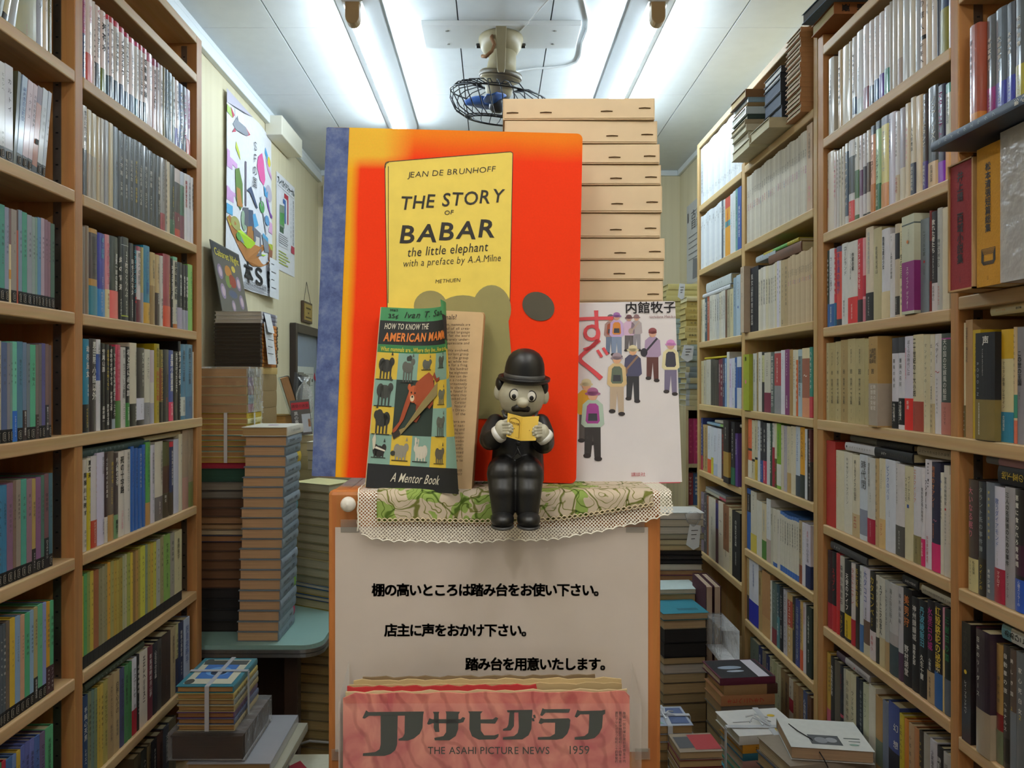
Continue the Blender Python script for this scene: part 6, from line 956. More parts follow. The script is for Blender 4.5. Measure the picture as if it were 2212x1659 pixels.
# the little open book in its hands
yb_ = mat('d9b64a', 'vinyl'); lb = MB()
A, B_, C_, D_ = [L(q(x, y, Y)) for x, y, Y in ((297, 630, .7105), (420, 662, .7155), (405, 858, .7120), (285, 822, .7070))]; E1, F1 = L(q(558, 656, .7105)), L(q(530, 856, .7070))
def leafslab(P, bulge, m):
    n = 8; v = []
    for k in range(n + 1):
        t = k / n; top = P[0].lerp(P[1], t); bot = P[3].lerp(P[2], t); o = Vector((0, -bulge * math.sin(math.pi * t), 0)); v += [top + o, bot + o, top + o + Vector((0, .0035, .0004)), bot + o + Vector((0, .0035, .0004))]
    f = []
    for k in range(n): a = 4 * k; f += [(a, a + 1, a + 5, a + 4), (a + 2, a + 6, a + 7, a + 3), (a, a + 4, a + 6, a + 2), (a + 1, a + 3, a + 7, a + 5)]
    f += [(0, 2, 3, 1), (4 * n, 4 * n + 1, 4 * n + 3, 4 * n + 2)]; lb.add(v, f, m)
leafslab([A, B_, C_, D_], .0012, yb_); leafslab([B_, E1, F1, C_], .0012, yb_)
def onpg(u, v, P): t = P[0].lerp(P[1], u); b_ = P[3].lerp(P[2], u); r = t.lerp(b_, v); r.y -= .0012 * math.sin(math.pi * u) + .0004; return r
PL, PR = [A, B_, C_, D_], [B_, E1, F1, C_]; br = mat('6b4a1c', 'ink')
for P0 in ([(.14, .92), (.14, .25), (.22, .16), (.5, .10), (.78, .16), (.84, .25), (.84, .92), (.14, .92)],):
    lb.tube([onpg(u, v, PL) for u, v in P0], .00022, br, 5)
put(lb, hline('旺文社文庫', .2, .34, .11, .6, .02), br, lambda x, y: tuple(onpg(x, .34 - (y - .34), PL)), .02)
for P_ in (PL, PR): put(lb, [('★' if False else '▲', .5, .56, .07, False)], br, lambda x, y, P_=P_: tuple(onpg(x, 1.12 - y, P_)))
lbo = lb.obj('small_book', dl)
# ------------------------------------------------------------------ books in piles
PAGE = ['c8a878', 'c2a070', 'cfb284', 'bfa07a', 'd2bb90']
def flatbook(name, label, group, cx, cy, z, t, h, d, cover, rz=0, bands='', texts='', pg='c8a878', bul=.0012, kind='paper', board=.0018, cat='book', seed=1, marks=()):
    M = Matrix.Translation((cx, cy, z + t / 2)) @ Matrix.Rotation(R(rz), 4, 'Z') @ Matrix.Translation((h / 2, -d / 2, 0)) @ Matrix.Rotation(R(-90), 4, 'Y')
    return book(name, label, group, t, h, d, cover, bands, texts, M, bul, kind, seed, True, pg, marks, cat, board)
def pile(cx, cy, z, items, where, name='stacked_book', noun='book', rz=90, h=.17, d=.125, jit=.004, seed=1, slope=0.0, group=None, kind='paper', bul=.0012):
    """items bottom to top: (thickness, cover, page colour, {options}); returns height reached"""
    rr = random.Random(seed); n = len(items); z0 = z
    for k, it in enumerate(items):
        t, c, pg = it[:3]; o = it[3] if len(it) > 3 else {}
        hh, dd = o.get('h', h), o.get('d', d); a = o.get('rz', rz) + rr.uniform(-1, 1) * 220 * jit * (0 if o.get('sq') else 1)
        num = n - k; pos = 'topmost' if num == 1 else ordn(num) + ' from the top'
        lab = o.get('lab') or '%s %s, %s in the %s' % (o.get('col') or cname(c), o.get('noun', noun), pos, where)
        if len(lab.split()) > 16: lab = lab.replace(' in the ', ' in ', 1)
        if len(lab.split()) > 16: lab = lab.replace(' from the top', ' down', 1)
        if len(lab.split()) > 16: print('LONG', lab)
        ob = flatbook(o.get('name', name), lab, group or (noun + 's in the ' + where), cx + slope * (z - z0) + o.get('dx', 0) + rr.uniform(-jit, jit), cy + o.get('dy', 0) + rr.uniform(-jit, jit), z + .0003, t - .0006, hh, dd, c, a, o.get('b', ''), o.get('t', ''), pg, o.get('bul', bul), o.get('kind', kind), seed=seed * 50 + k)
        if 'fn' in o: o['fn'](ob, t, hh, dd)
        z += t
    return z
def ribbon(ob, t, h, d):       # black marker ribbon peeping out of the tail by the spine
    s = random.Random(ob.name); m = mat('1c1a1a', 'cloth'); y = .012; k = s.uniform(.004, .012)
    MB().tube([(-t * .2, y, .0002), (-t * .05, y + .004, -.0025), (t * .12, y + .004 + k, -.003), (t * .18, y + .008 + k, -.0015)], .0011, m, 6).obj('ribbon_marker', ob)
def topart(polys):             # printed patches on the upper cover; u along the spine 0..1, v from the spine 0..1
    def f(ob, t, h, d):
        mb = MB()
        for k, (pl, c) in enumerate(polys): mb.add([(t / 2 + .0003 + .00004 * k, v * d, (1 - u) * h) for u, v in pl], [tuple(range(len(pl)))], mat(c, 'ink'))
        mb.obj('cover_print', ob)
    return f
def rect(u0, u1, v0, v1): return [(u0, v0), (u1, v0), (u1, v1), (u0, v1)]
def circ(u, v, ru, rv, n=18): return [(u + ru * math.cos(2 * math.pi * k / n), v + rv * math.sin(2 * math.pi * k / n)) for k in range(n)]
def twine(name, label, cx, cy, z0, z1, wx, wy, along=(0,), across=(0,), m=None, wd=.009, knot=True):
    """flat white plastic tape tied round a bundle"""
    mb = MB(); m = m or mat('cfd0d2', 'gloss'); e = .0016
    for x in along:
        for ya, yb in ((cy - wy - e, cy - wy), (cy + wy, cy + wy + e)): mb.box(cx + x - wd / 2, cx + x + wd / 2, ya, yb, z0, z1, m)
        mb.box(cx + x - wd / 2, cx + x + wd / 2, cy - wy, cy + wy, z1, z1 + e, m)
    for y in across:
        for xa, xb in ((cx - wx - e, cx - wx), (cx + wx, cx + wx + e)): mb.box(xa, xb, cy + y - wd / 2, cy + y + wd / 2, z0, z1, m)
        mb.box(cx - wx, cx + wx, cy + y - wd / 2, cy + y + wd / 2, z1 + e, z1 + 2 * e, m)
    if knot:
        for k in range(6):
            a = k * 1.1; mb.tube([(cx + along[0] if along else cx, cy + (across[0] if across else 0), z1 + .004), (cx + .014 * math.cos(a), cy + .014 * math.sin(a), z1 + .012), (cx + .03 * math.cos(a + .4), cy + .03 * math.sin(a + .4), z1 + .006)], .002, m, 5)
    return tag(mb.obj(name), label, 'tape')

# ---- table against the left wall
TZ = .703
tt = thing('table', 'pale green topped table with metal edge carrying the book piles by the left wall', 'table', (-.73, 2.55, 0))
def rounded(x0, x1, y0, y1, r):
    out = []
    for cx, cy, a0 in ((x1 - r, y0 + r, -90), (x1 - r, y1 - r, 0), (x0 + r, y1 - r, 90), (x0 + r, y0 + r, 180)): out += [(cx + r * math.cos(R(a0 + 15 * k)), cy + r * math.sin(R(a0 + 15 * k))) for k in range(7)]
    return out
def slabxy(poly, z0, z1, m, name, parent):
    mb = MB(); n = len(poly); mb.add([(x, y, z0) for x, y in poly] + [(x, y, z1) for x, y in poly], [tuple(range(n))[::-1], tuple(range(n, 2 * n))] + [(k, (k + 1) % n, (k + 1) % n + n, k + n) for k in range(n)], m); return mb.obj(name, parent)
slabxy(rounded(-.255, .245, -.40, .42, .055), TZ - .02, TZ, mat('8fb3ab', 'paint'), 'table_top', tt)
for za, zb_ in ((TZ - .0215, TZ - .012), (TZ - .0335, TZ - .0235)): slabxy(rounded(-.2555, .2485, -.4035, .4235, .058), za, zb_, mat('9a9c9c', 'metal'), 'metal_edge', tt)
slabxy(rounded(-.25, .24, -.39, .41, .05), TZ - .036, TZ - .03, mat('2c2420', 'board'), 'underside', tt)
ch = MB(); dkp = wood('2a1d14', '3a281a', 2, 'dark'); ch.box(-.92, -.615, 2.34, 2.86, 0, .655, dkp); tag(ch.obj('wooden_chest', bevel=.003), 'added dark wooden chest in shadow under the pale green table', 'chest')  # dark box added to hide the wall and keep the space under the table dark
for lx, ly in ((-.22, -.33), (.15, -.33), (-.22, .36), (.15, .36)): MB().box(lx - .02, lx + .02, ly - .02, ly + .02, 0, TZ - .036, mat('3a2a20', 'paint')).obj('leg', tt, bevel=.003)

# ---- the tall pile of ribboned volumes
GRY = ['7f8f9a', '8a979f', '77858f', '8895a0']
items = [(.0292 + .0012 * ((k * 7) % 3 - 1), GRY[k % 4], 'd2a97e', {'fn': ribbon, 't': '~7 .12 .5 n .5|~3 .6 .8 n .4', 'bul': .003}) for k in range(20)]
items[17][3]['b'] = '0 .25 c8a828'; items[12][3]['b'] = '0 .1 5c9aa8'; items[4][3]['b'] = '.0 .12 7aa83c'; items[1][3]['b'] = '.0 .1 b03a5a'
items.append((.026, 'd8d4c6', 'c4a26c', {'h': .185, 'd': .13, 'fn': topart([(circ(.5, .5, .10, .12), 'a58aa4'), (circ(.56, .56, .05, .05), 'b79ab4')]), 't': '~9 .2 .8 n .4'}))
pile(-.668, 2.265, TZ, items, 'tall pile of ribboned volumes on the table', 'bound_volume', 'grey-backed volume', 90, .168, .122, .0025, 3, .037)

# ---- the pile between it and the bookcase
low = [(.032, '2b2622', '2e2824'), (.034, '26242a', '33302e'), (.03, '2c2a2a', '2a2624'), (.032, '262226', '2f2a28')] + [(.0275, '5c4030', '7c5638')] * 5 + [(.020, '2c3458', 'a8784c'), (.017, '7a6a58', 'c8b490'), (.016, '8c6a40', 'b89468'), (.022, '6a4c34', 'a07850'), (.026, '5c4434', '6b4a34'), (.028, '54402f', '6c4c36'), (.024, '5f5a54', '7a7468', {'d': .14}), (.025, '66625a', '847c6c', {'d': .14})]
low += [(.040, '234438', '29503f', {'d': .168, 'noun': 'cloth box'}), (.0175, 'a8223a', 'a8243a', {'d': .168, 'noun': 'cloth box'})]
YB = ['c9b23a', 'cfc79c', '5a9a98', 'c8b03c', '6aa09c', 'd4cc9c', 'c9b040', 'd0c890', 'cfb43a']
low += [(.0163, YB[k], 'bd905a', {'t': '~5 .1 .6 k .6'}) for k in range(9)]
low += [(.0268, c, 'c9a068', {'b': '.55 .95 ' + b_, 't': '~4 .1 .5 k .4', 'kind': 'gloss'}) for c, b_ in (('c9bd84', 'a8386c'), ('c4b878', '4c8ca8'), ('c9be88', '9a4a5c'), ('c2b680', 'b08ac0'), ('bcb4a0', '8a8c88'))]
sm_ = sum(i[0] for i in low); fz = (.03 + .747) / sm_
zt_ = pile(-.80, 2.335, TZ, [(i[0] * fz,) + tuple(i[1:]) for i in low], 'pile beside the left bookcase', 'stacked_book', 'book', 90, .135, .150, .0025, 9)
z_tape = TZ + fz * sum(i[0] for i in low[:19]); z_tt = TZ + fz * sum(i[0] for i in low[:28])
twine('binding_tape', 'white plastic tape round the yellow-backed paperbacks beside the left bookcase', -.80, 2.335, z_tape, z_tt, .080, .073, (.012,), (-.02,), None, .010, False)
fm = MB(); fm.box(-.882, -.7215, 2.262, 2.408, z_tt + .002, zt_ + .004, clear('wrap', (1, 1, 1, 1), .05, .1, .8, 45)); tag(fm.obj('plastic_wrap'), 'clear plastic wrapping round the five topmost books beside the left bookcase', 'wrapping')
# ---- white-spined small pile, and the dark gilt set on its support
pile(-.842, 2.50, TZ, [(.058, '6a5a48', 'b0926a')] * 9 + [(.0185, c, 'cfc6a8', {'b': '.6 .9 ' + b_}) for c, b_ in (('c9cfcc', '4a8a80'), ('c6ccd0', '8c9cb0'), ('cdd0cc', '5c7c94'), ('c9ccc4', '4a9a6c'), ('d0d0c8', 'a85c64'), ('c9c9c4', '5c88a4'), ('d2cfcb', 'b8a03c'), ('cccac9', 'a43c4c'))], 'white-backed pile behind the yellow paperbacks', 'stacked_book', 'small book', 0, .15, .12, .003, 12)
zc = pile(-.872, 2.72, TZ, [(.0585, '8c744c', 'b8945c')] * 13 + [(.025, 'b89a5c', 'c2a468')], 'hidden pile under the dark gilt set', 'stacked_book', 'tan book', 90, .20, .155, .002, 14)
tops = [(.0125, '33291f', '3c3228', {'t': '~4 .1 .5 y .7', 'b': '.08 .9 b8702c', 'col': 'dark brown'}) for k in range(12)] + [(.0135, 'b9b3b0', 'c9c2ba', {'b': '.1 .9 6a6878', 'h': .19})] * 3
zg = pile(-.872, 2.72, zc, tops, 'dark gilt set below the music magazine', 'bound_volume', 'slim volume', 90, .21, .16, .0015, 15)
ps = MB()
for x0, ya, yb_, za, zb_ in ((-.7885, 2.64, 2.74, zc + .01, zc + .155), (-.7895, 2.645, 2.72, zc + .12, zg - .004)): ps.add([(x0, ya, zb_), (x0, yb_, zb_), (x0 + .012, yb_ + .01, za), (x0 + .012, ya + .01, za)], [(0, 1, 2, 3)], mat('d9dadc', 'paper'))
nt_ = tag(ps.obj('price_slip'), 'white paper slips tucked over the spines of the dark gilt set', 'paper slip')
for v in range(4): MB().tube([(-.778 + .0, 2.655, zc + .12 - v * .024), (-.776, 2.70 + .01 * (v % 2), zc + .118 - v * .024)], .0012, ik, 5).obj('handwriting', nt_)
# leaning music magazine
mm = MB(); A_ = [Vector(p) for p in ((-.924, 2.62, zg + .001), (-.938, 2.95, zg + .001), (-.977, 2.95, zg + .245), (-.966, 2.62, zg + .245))]
nrm = Vector((.98, 0, .17)); mm.add(A_ + [p - nrm * .003 for p in A_], [(0, 1, 2, 3), (7, 6, 5, 4), (0, 4, 5, 1), (1, 5, 6, 2), (2, 6, 7, 3), (3, 7, 4, 0)], mat('33353c', 'gloss'))
def onq(u, v, o=.0006): return A_[0].lerp(A_[1], u).lerp(A_[3].lerp(A_[2], u), v) + nrm * o
def mart(pl, c, k=1): mm.add([onq(u, v, .0005 * k) for u, v in pl], [tuple(range(len(pl)))], mat(c, 'ink'))
for u, v, r_, c in ((.16, .30, .09, '8c7a94'), (.16, .58, .09, '7a6a86'), (.80, .22, .09, '84748c'), (.78, .50, .09, '7c6c84'), (.46, .12, .07, '8a7c90')): mart(circ(u, v, r_, r_ * 1.25), c); mart(circ(u, v, r_ * .6, r_ * .8), 'b8a0a8', 2)
for u, v, a, b_, c in ((.45, .62, .12, .10, 'a8702c'), (.55, .5, .14, .10, '8a3a28'), (.40, .48, .1, .1, '6a7c3c'), (.5, .3, .16, .06, '4a5068'), (.66, .7, .07, .05, 'b8a03c')): mart(circ(u, v, a, b_), c, 1.5)
mart(rect(.02, .98, .84, .98), '2a2c30', 1.2); put(mm, hline('Cabaret Night', .06, .86, .15, .86, .01), mat('c9b83c', 'ink'), lambda x, y: tuple(onq(x, y, .0014)), .01)
tag(mm.obj('music_magazine'), 'dark illustrated magazine leaning on the wall above the gilt set', 'magazine')
# far things on the table
ze = pile(-.852, 3.04, TZ, [(.055, '9a7c4c', 'c49a5c')] * 9 + [(.036, 'a8843c', 'c89a54')] * 3, 'tan pile under the leaning paperback', 'stacked_book', 'tan book', 180, .10, .14, .002, 18)
o = book('stacked_book', 'brown-edged paperback with pale blue cover leaning on the tan pile', None, .034, .155, .11, '8fb0cc', '', '', Matrix.Translation((-.802, 3.085, ze + .001)) @ Matrix.Rotation(R(200), 4, 'Z') @ Matrix.Rotation(R(17), 4, 'Y'), .001, 'gloss', 3, True, 'b8895a')
zf = pile(-.70, 3.00, TZ, [(.05, 'b0a478', 'c9c09a')] * 9 + [(.05, 'c4b88c', 'cdc4a0'), (.03, 'bdb494', 'cfc7a8')], 'cream pile behind the blue book corner', 'stacked_book', 'cream book', 0, .20, .14, .003, 20)
mb = MB(); mb.box(-.036, .036, 0, .006, 0, .135, mat('1d1b1e', 'gloss'))
for pl, c in ((rect(-.033, .033, .098, .126), 'b8242e'), (rect(.002, .034, .01, .08), 'b9bcc2'), (rect(.024, .033, .03, .06), 'c87a30')): mb.add([(x, -.0004, z) for x, z in pl], [(0, 1, 2, 3)], mat(c, 'ink'))
put(mb, vline('黒の事件簿', -.018, .092, .012, .017), mat('d8d8d8', 'ink'), lambda x, z: (x, -.0006, z)); put(mb, hline('真昼の迷宮', -.031, .112, .014, .062), mat('1a1416', 'ink'), lambda x, z: (x, -.0008, z))
tag(mb.obj('comic_book', M=Matrix.Translation((-.722, 2.915, zf + .001)) @ Matrix.Rotation(R(20), 4, 'Z') @ Matrix.Rotation(R(-5), 4, 'Y') @ Matrix.Rotation(R(-8), 4, 'X')), 'black comic with red title leaning on the cream pile beside the tall pile', 'comic')
book('boxed_book', 'cream boxed book with red foot standing in plastic beside the blue spine', None, .05, .165, .12, 'cfc3a4', '0 .24 b83a48', '～～～ .1 .6 n .3', Matrix.Translation((-.672, 3.02, zf + .001)), .0004, 'gloss', 4, True)
bg = MB(); bg.lathe([(.03, 0), (.036, .03), (.034, .08), (.022, .11), (.008, .125), (.018, .135), (.028, .15)], clear('bag', (1, 1, 1, 1), .16, .15, 1.0, 60), 18, Matrix.Translation((-.785, 3.19, ze)), 1, .7, False); tag(bg.obj('plastic_bag', smooth=True), 'clump of clear plastic bag tied above the black comic', 'plastic bag')
for k, c in enumerate(('4a4c50', '5c5e60', '3c3e42', '55585c')): book('magazine_issue', '%s thin magazine standing behind the leaning paperback, %s from the left' % (cname(c), ORD[k]), None, .009, .17 - .006 * k, .12, c, '', '', Matrix.Translation((-.838 + .0105 * k, 3.20, ze - .0)) @ Matrix.Rotation(R(5), 4, 'Y'), .0003, 'gloss', k)
# pale yellow-jacketed pile beside the stand
PY = ['c9c49a', 'd0cba4', 'c2bd94', 'cfc892']
pile(-.560, 2.56, TZ, [(.026, 'b8a83c', 'b8b08c'), (.013, '2c5c9c', 'c9c4a8'), (.022, 'c8b83c', 'bdb590'), (.013, '2f7ac0', 'c9c6b4')] + [(.0275, PY[k % 4], 'b9b69c' if k % 3 else 'a8a488', {'dx': .006 * math.sin(k * 2.1)}) for k in range(12)], 'pale yellow pile beside the stand', 'stacked_book', 'pale-jacketed book', 150, .16, .125, .006, 22)
pile(-.57, 2.80, TZ, [(.035, PY[k % 4], 'c2bda4', {'dx': .008 * math.sin(k * 1.3)}) for k in range(14)] + [(.03, 'd2cdb8', 'cfc8ae')], 'pale pile behind the blue book corner', 'stacked_book', 'pale-jacketed book', 175, .17, .13, .006, 23)
pile(-.535, 2.42, 0, [(.0285, ['9c8c68', 'a8966c', '8f8468'][k % 3], ['a8925f', 'b49c68', '9f8c62'][k % 3]) for k in range(22)], 'floor pile under the table edge', 'stacked_book', 'old book', 170, .17, .13, .005, 25)
tw = MB(); tw.tube([(-.605, 2.345, .33), (-.56, 2.343, .345), (-.50, 2.343, .34), (-.48, 2.347, .30), (-.478, 2.347, .10)], .004, mat('bfc4c8', 'gloss'), 6); tag(tw.obj('binding_tape'), 'white plastic tape hanging on the old books under the table edge', 'tape')
pile(-.525, 2.07, 0, [(.027, ['8c7c5c', '9c8c6c'][k % 2], 'a8946c') for k in range(14)] + [(.03, 'cfcbb4', 'b8a880', {'fn': topart([([(.2, .9), (.5, .3), (.85, .9)], 'a82a38'), (circ(.6, .7, .1, .1), '3a3a4a')])})], 'low floor pile left of the stand', 'stacked_book', 'book', 180, .17, .125, .004, 26)
# ---- tied bundle on the floor by the left bookcase
hb = pile(-.640, 1.850, 0, [(.0925, '5a4432', '6a4c36')] * 4 + [(.055, '4c3c30', '5f4834', {'h': .25, 'd': .19, 'dx': .02})] * 3, 'floor pile by the left bookcase', 'stacked_book', 'brown book', 90, .22, .17, .004, 30)
hb2 = pile(-.630, 1.860, hb, [(.022, 'b4b09c', 'b89a68', {'h': .27, 'd': .20, 'dx': .05, 't': '~6 .2 .5 b .5', 'kind': 'gloss'}), (.025, 'a9aab0', 'a88a5c', {'h': .25, 'd': .19, 'dx': .035, 'kind': 'gloss'})], 'glossy pair under the brown parcel', 'stacked_book', 'large book', 90, .25, .19, .003, 31)
hb3 = pile(-.650, 1.845, hb2, [(.056, '4c3626', '553c2a', {'noun': 'parcel of books', 'sq': 1})], 'floor bundle by the left bookcase', 'stacked_book', 'parcel', 90, .2, .165, .001, 32)
wf_ = MB(); wf_.box(-.737, -.562, 1.74, 1.95, hb2 + .003, hb3 + .009, clear('crinkle', (1, 1, 1, 1), .03, .1, .7, 28)); tag(wf_.obj('plastic_wrap'), 'crinkled clear plastic round the brown parcel under the tied bundle', 'wrapping')
CY_ = ['b48a50', 'a87a48', '9c6c40', 'b08850', 'b8945c']
tb = [(.0145, ['c4b080', '5c6a8c', '6a4c7c', 'b8a878', 'a0a8a4', 'c9b46c', '3a5a6c'][k], CY_[k % 5], {'t': '~6 .1 .6 k .5', 'kind': 'gloss'}) for k in range(6)]
tb.append((.016, '3c8a9c', 'b88c54', {'kind': 'gloss', 'sq': 1, 'fn': topart([(rect(.07, .93, .08, .92), 'c9c6b0'), (rect(.24, .76, .22, .80), '3c6fb4'), (circ(.5, .5, .16, .22), '6aa0d8'), (circ(.46, .48, .1, .14), '2c3a54'), (circ(.14, .84, .09, .08), '44433c'), (circ(.86, .84, .09, .08), '44433c'), (rect(.74, .9, .1, .9), '4a4c48')]), 'lab': 'blue picture paperback on top of the tied bundle by the left bookcase'}))
hb4 = pile(-.655, 1.838, hb3 + .008, tb, 'tied bundle by the left bookcase', 'stacked_book', 'paperback', 90, .175, .132, .002, 33)
twine('binding_tape', 'white plastic tape crossed over the blue picture paperback by the left bookcase', -.655, 1.838, hb3 + .010, hb4, .069, .091, (.004,), (0,), mat('c3c6cc', 'gloss'), .010, False)

# ------------------------------------------------------------------ right-hand piles
RP = 'pile between the stand and the right bookcase'
K = [(.06, '4c4034', 'a08860')] * 10 + [(.038, '8c7858', 'b09468')] + [(.016, 'a89ac0', 'b8aed0'), (.034, 'a498bc', 'b4aacc'), (.020, '4a5c70', 'a8845c'), (.020, '8a3a5c', 'a88058'), (.02, '6a8090', 'a8825c'), (.018, 'b04a80', 'a8845c'), (.024, 'c4c2bc', 'cfcabc'), (.0155, '1c1a1c', '252224'), (.0155, '1e1c1c', '2a2624'), (.016, '201c1e', '252220'), (.02, 'b8a480', 'c2ae84'), (.02, 'bdb094', 'c8bc98'), (.02, '8c8474', 'b4ac94'), (.026, 'c8c4b8', 'd0cabc'), (.026, 'c2bca8', 'c8c0ac'), (.024, 'cfccc4', 'd4cfc4')]
pile(.650, 2.80, 0, K, 'far pile right of the stand', 'stacked_book', 'book', 180, .19, .14, .006, 40)
S1 = [(.06, '54483a', 'a08a64')] * 7 + [(.03, '5c5040', 'a89068')] + [(.035, '8c7a5c', 'b89c70'), (.03, '6a5c4c', 'b09870'), (.03, 'a8a098', 'bdb4aa'), (.022, '7a6c54', 'b49a70'), (.045, '1d1b1b', '1f1c1c'), (.045, '1f1d1d', '222020'), (.03, 'b4a88c', 'b89c74'), (.022, '2c7c8c', 'b09a74', {'fn': topart([(rect(.15, .6, .65, .8), '22616f')]), 'h': .150, 'd': .15, 'lab': 'teal hardback lying on the black boxes right of the stand'})]
z1 = pile(.600, 2.50, 0, S1, 'black-box pile right of the stand', 'stacked_book', 'book', 186, .140, .135, .002, 41)
flatbook('stacked_book', 'pale picture book with green trees on its cover, right of the stand', None, .615, 2.635, z1 + .018, .016, .15, .12, 'c4d4d0', 184, '', '', 'c9c0a8')
pile(.610, 2.64, 0, [(.06, '6c6048', 'a08c68')] * 10 + [(z1 - .60 + .018 - .03, '8c7c60', 'a89878'), (.03, 'a8843c', 'b49a68')], 'short pile under the green tree picture book', 'stacked_book', 'book', 180, .14, .12, .001, 42)
for k in range(2): book('hardback_book', ('maroon hardback standing in plastic, fore-edge out, %s one of the pair' % ('nearer the stand', 'nearer the bookcase')[k]), None, .022, .27, .17, '4a1c28', '', '', Matrix.Translation((.690 + .026 * k, 2.455, .5155)) @ Matrix.Rotation(R(180), 4, 'Z') @ Matrix.Translation((0, -.17, 0)), .0004, 'cloth', 3, True, 'b8a088')
pile(.708, 2.37, 0, [(.0515, '4a4036', '8c7858')] * 10, 'pile under the maroon pair', 'stacked_book', 'book', 180, .06, .17, .0005, 43)
wf_ = MB(); wf_.box(.677, .730, 2.281, 2.460, .60, .70, clear('wrap2', (1, 1, 1, 1), .05, .12, .5, 40)); tag(wf_.obj('plastic_wrap'), 'clear plastic tied round the two maroon hardbacks', 'wrapping')
S2 = [(.06, '50463a', '9c845c')] * 9 + [(.03, '6a6258', 'a08058'), (.028, 'a8744c', 'b58a58', {'t': '~7 .1 .8 r .6'}), (.028, '9c7a50', 'b88e5c', {'b': '0 .2 4a2c20', 'dx': .006}), (.020, '5c1c34', 'c0a888', {'h': .155, 'd': .13, 'fn': topart([(rect(.03, .97, .0, .97), '1e1c20'), (rect(.70, .90, .02, .95), 'c9c4cc'), (circ(.36, .55, .22, .09), '8c98a8'), (circ(.4, .35, .16, .05), 'a8b0bc')]), 'lab': 'black photo-covered hardback with white strip lying by the right bookcase'})]
pile(.680, 2.13, 0, S2, 'brown-edged pile by the right bookcase', 'stacked_book', 'thick book', 6, .15, .125, .003, 44)
S3 = [(.0825, '4a2c28', '5c3830', {'noun': 'dark red box'})] * 5 + [(.022, 'b03038', 'c0a888'), (.02, 'b44048', 'c4b090'), (.021, '3a8a98', 'c0b090'), (.02, '5a9ca8', 'c4b494'), (.02, '4a9a84', 'c4b494'), (.021, 'b88c84', 'c4b090'), (.018, '2f6c80', 'c0ac88'), (.022, 'c88c28', 'c9b08c', {'t': '~4 .2 .6 k .6'}), (.022, 'd6d4d0', 'c9c0a8', {'h': .165, 'd': .14, 'fn': topart([(rect(.55, .85, .1, .25), 'd2b430'), (circ(.78, .7, .06, .05), 'd0ae2c'), (rect(.1, .4, .5, .53), '8c8a88')]), 'lab': 'white paperback on the taped colourful pile by the right bookcase'})]
z3 = pile(.655, 1.905, 0, S3, 'taped colourful pile on the right', 'stacked_book', 'paperback', 8, .145, .13, .003, 45)
twine('binding_tape', 'white plastic tape tied over the white paperback on the colourful pile', .655, 1.905, z3 - .2, z3, .088, .080, (.02,), (-.03,), mat('c9ccd0', 'gloss'), .014)
S4 = [(.06, '5c5246', '9c8660')] * 7 + [(.045, '5c5246', '9c8660')] + [(.026, '8a7c60', 'b09468'), (.024, '5a3c3c', 'a88858'), (.024, '9a8a6c', 'b49868'), (.022, '7a6a50', 'a88c5c'), (.02, 'b4b8c4', 'b09060'), (.022, 'a8b4c8', 'ac8c5c', {'kind': 'gloss', 'fn': topart([(rect(.05, .48, .1, .9), '4c5c84'), (rect(.52, .95, .1, .45), '566a90'), ([(.55, .9), (.75, .5), (.95, .9)], '7fa89c'), (rect(.05, .95, .45, .55), 'cfd4dc')]), 'lab': 'blue and white picture paperback tied with tape right of the stand'})]
z4 = pile(.425, 1.93, 0, S4, 'taped pile right of the stand', 'stacked_book', 'paperback', 183, .125, .11, .002, 46)
twine('binding_tape', 'white plastic tape crossed over the blue and white paperback right of the stand', .425, 1.93, z4 - .16, z4, .067, .060, (.005,), (0,), mat('c3c8d0', 'gloss'), .012)
S5 = [(.065, '4c443a', '8c7858')] * 8 + [(.02, '9c9484', 'b49c70'), (.02, '6c6458', 'a89060'), (.018, 'b4a890', 'b89c70'), (.018, '7a2c30', 'b09464'), (.018, '9a8a78', 'b49c74', {'fn': topart([(rect(0, .6, .1, .9), 'a83438'), (rect(.6, .95, .2, .8), '4a4a4e')]), 'kind': 'gloss', 'lab': 'red and black covered paperback on the small pile right of the stand'})]
pile(.462, 1.765, 0, S5, 'small pile right of the stand', 'stacked_book', 'paperback', 184, .10, .09, .002, 47)
# the white hardback with the dark woodcut, propped on its pile
zz5 = pile(.690, 1.655, 0, [(.0745, '403830', '8c7454')] * 8 + [(.028, '3a4450', 'b0986c'), (.03, '8c8070', 'c2b08c')], 'pile under the white woodcut hardback', 'stacked_book', 'book', 10, .19, .135, .004, 48)
wo = flatbook('hardback_book', 'white hardback with dark woodcut panel and black ribbon lying beside right bookcase', None, .712, 1.66, zz5 + .002, .026, .165, .14, 'd5d6d0', 172, '', '', 'b89a78', .001, 'paper')
topart([(rect(.34, .72, .55, .86), '55585a'), (circ(.45, .7, .07, .08), '9a9ca0'), (circ(.58, .72, .08, .1), '8c9094'), (rect(.08, .28, .6, .63), '6a7470'), (rect(.1, .24, .7, .72), '6a7470'), (circ(.2, .82, .06, .03), '8ca89a')])(wo, .026, .165, .14)
MB().tube([(.013, .03, .02), (.016, .07, .03), (.014, .10, .05), (.0, .155, .06), (-.02, .15, .07)], .0012, mat('1a1818', 'cloth'), 6).obj('ribbon_marker', wo)

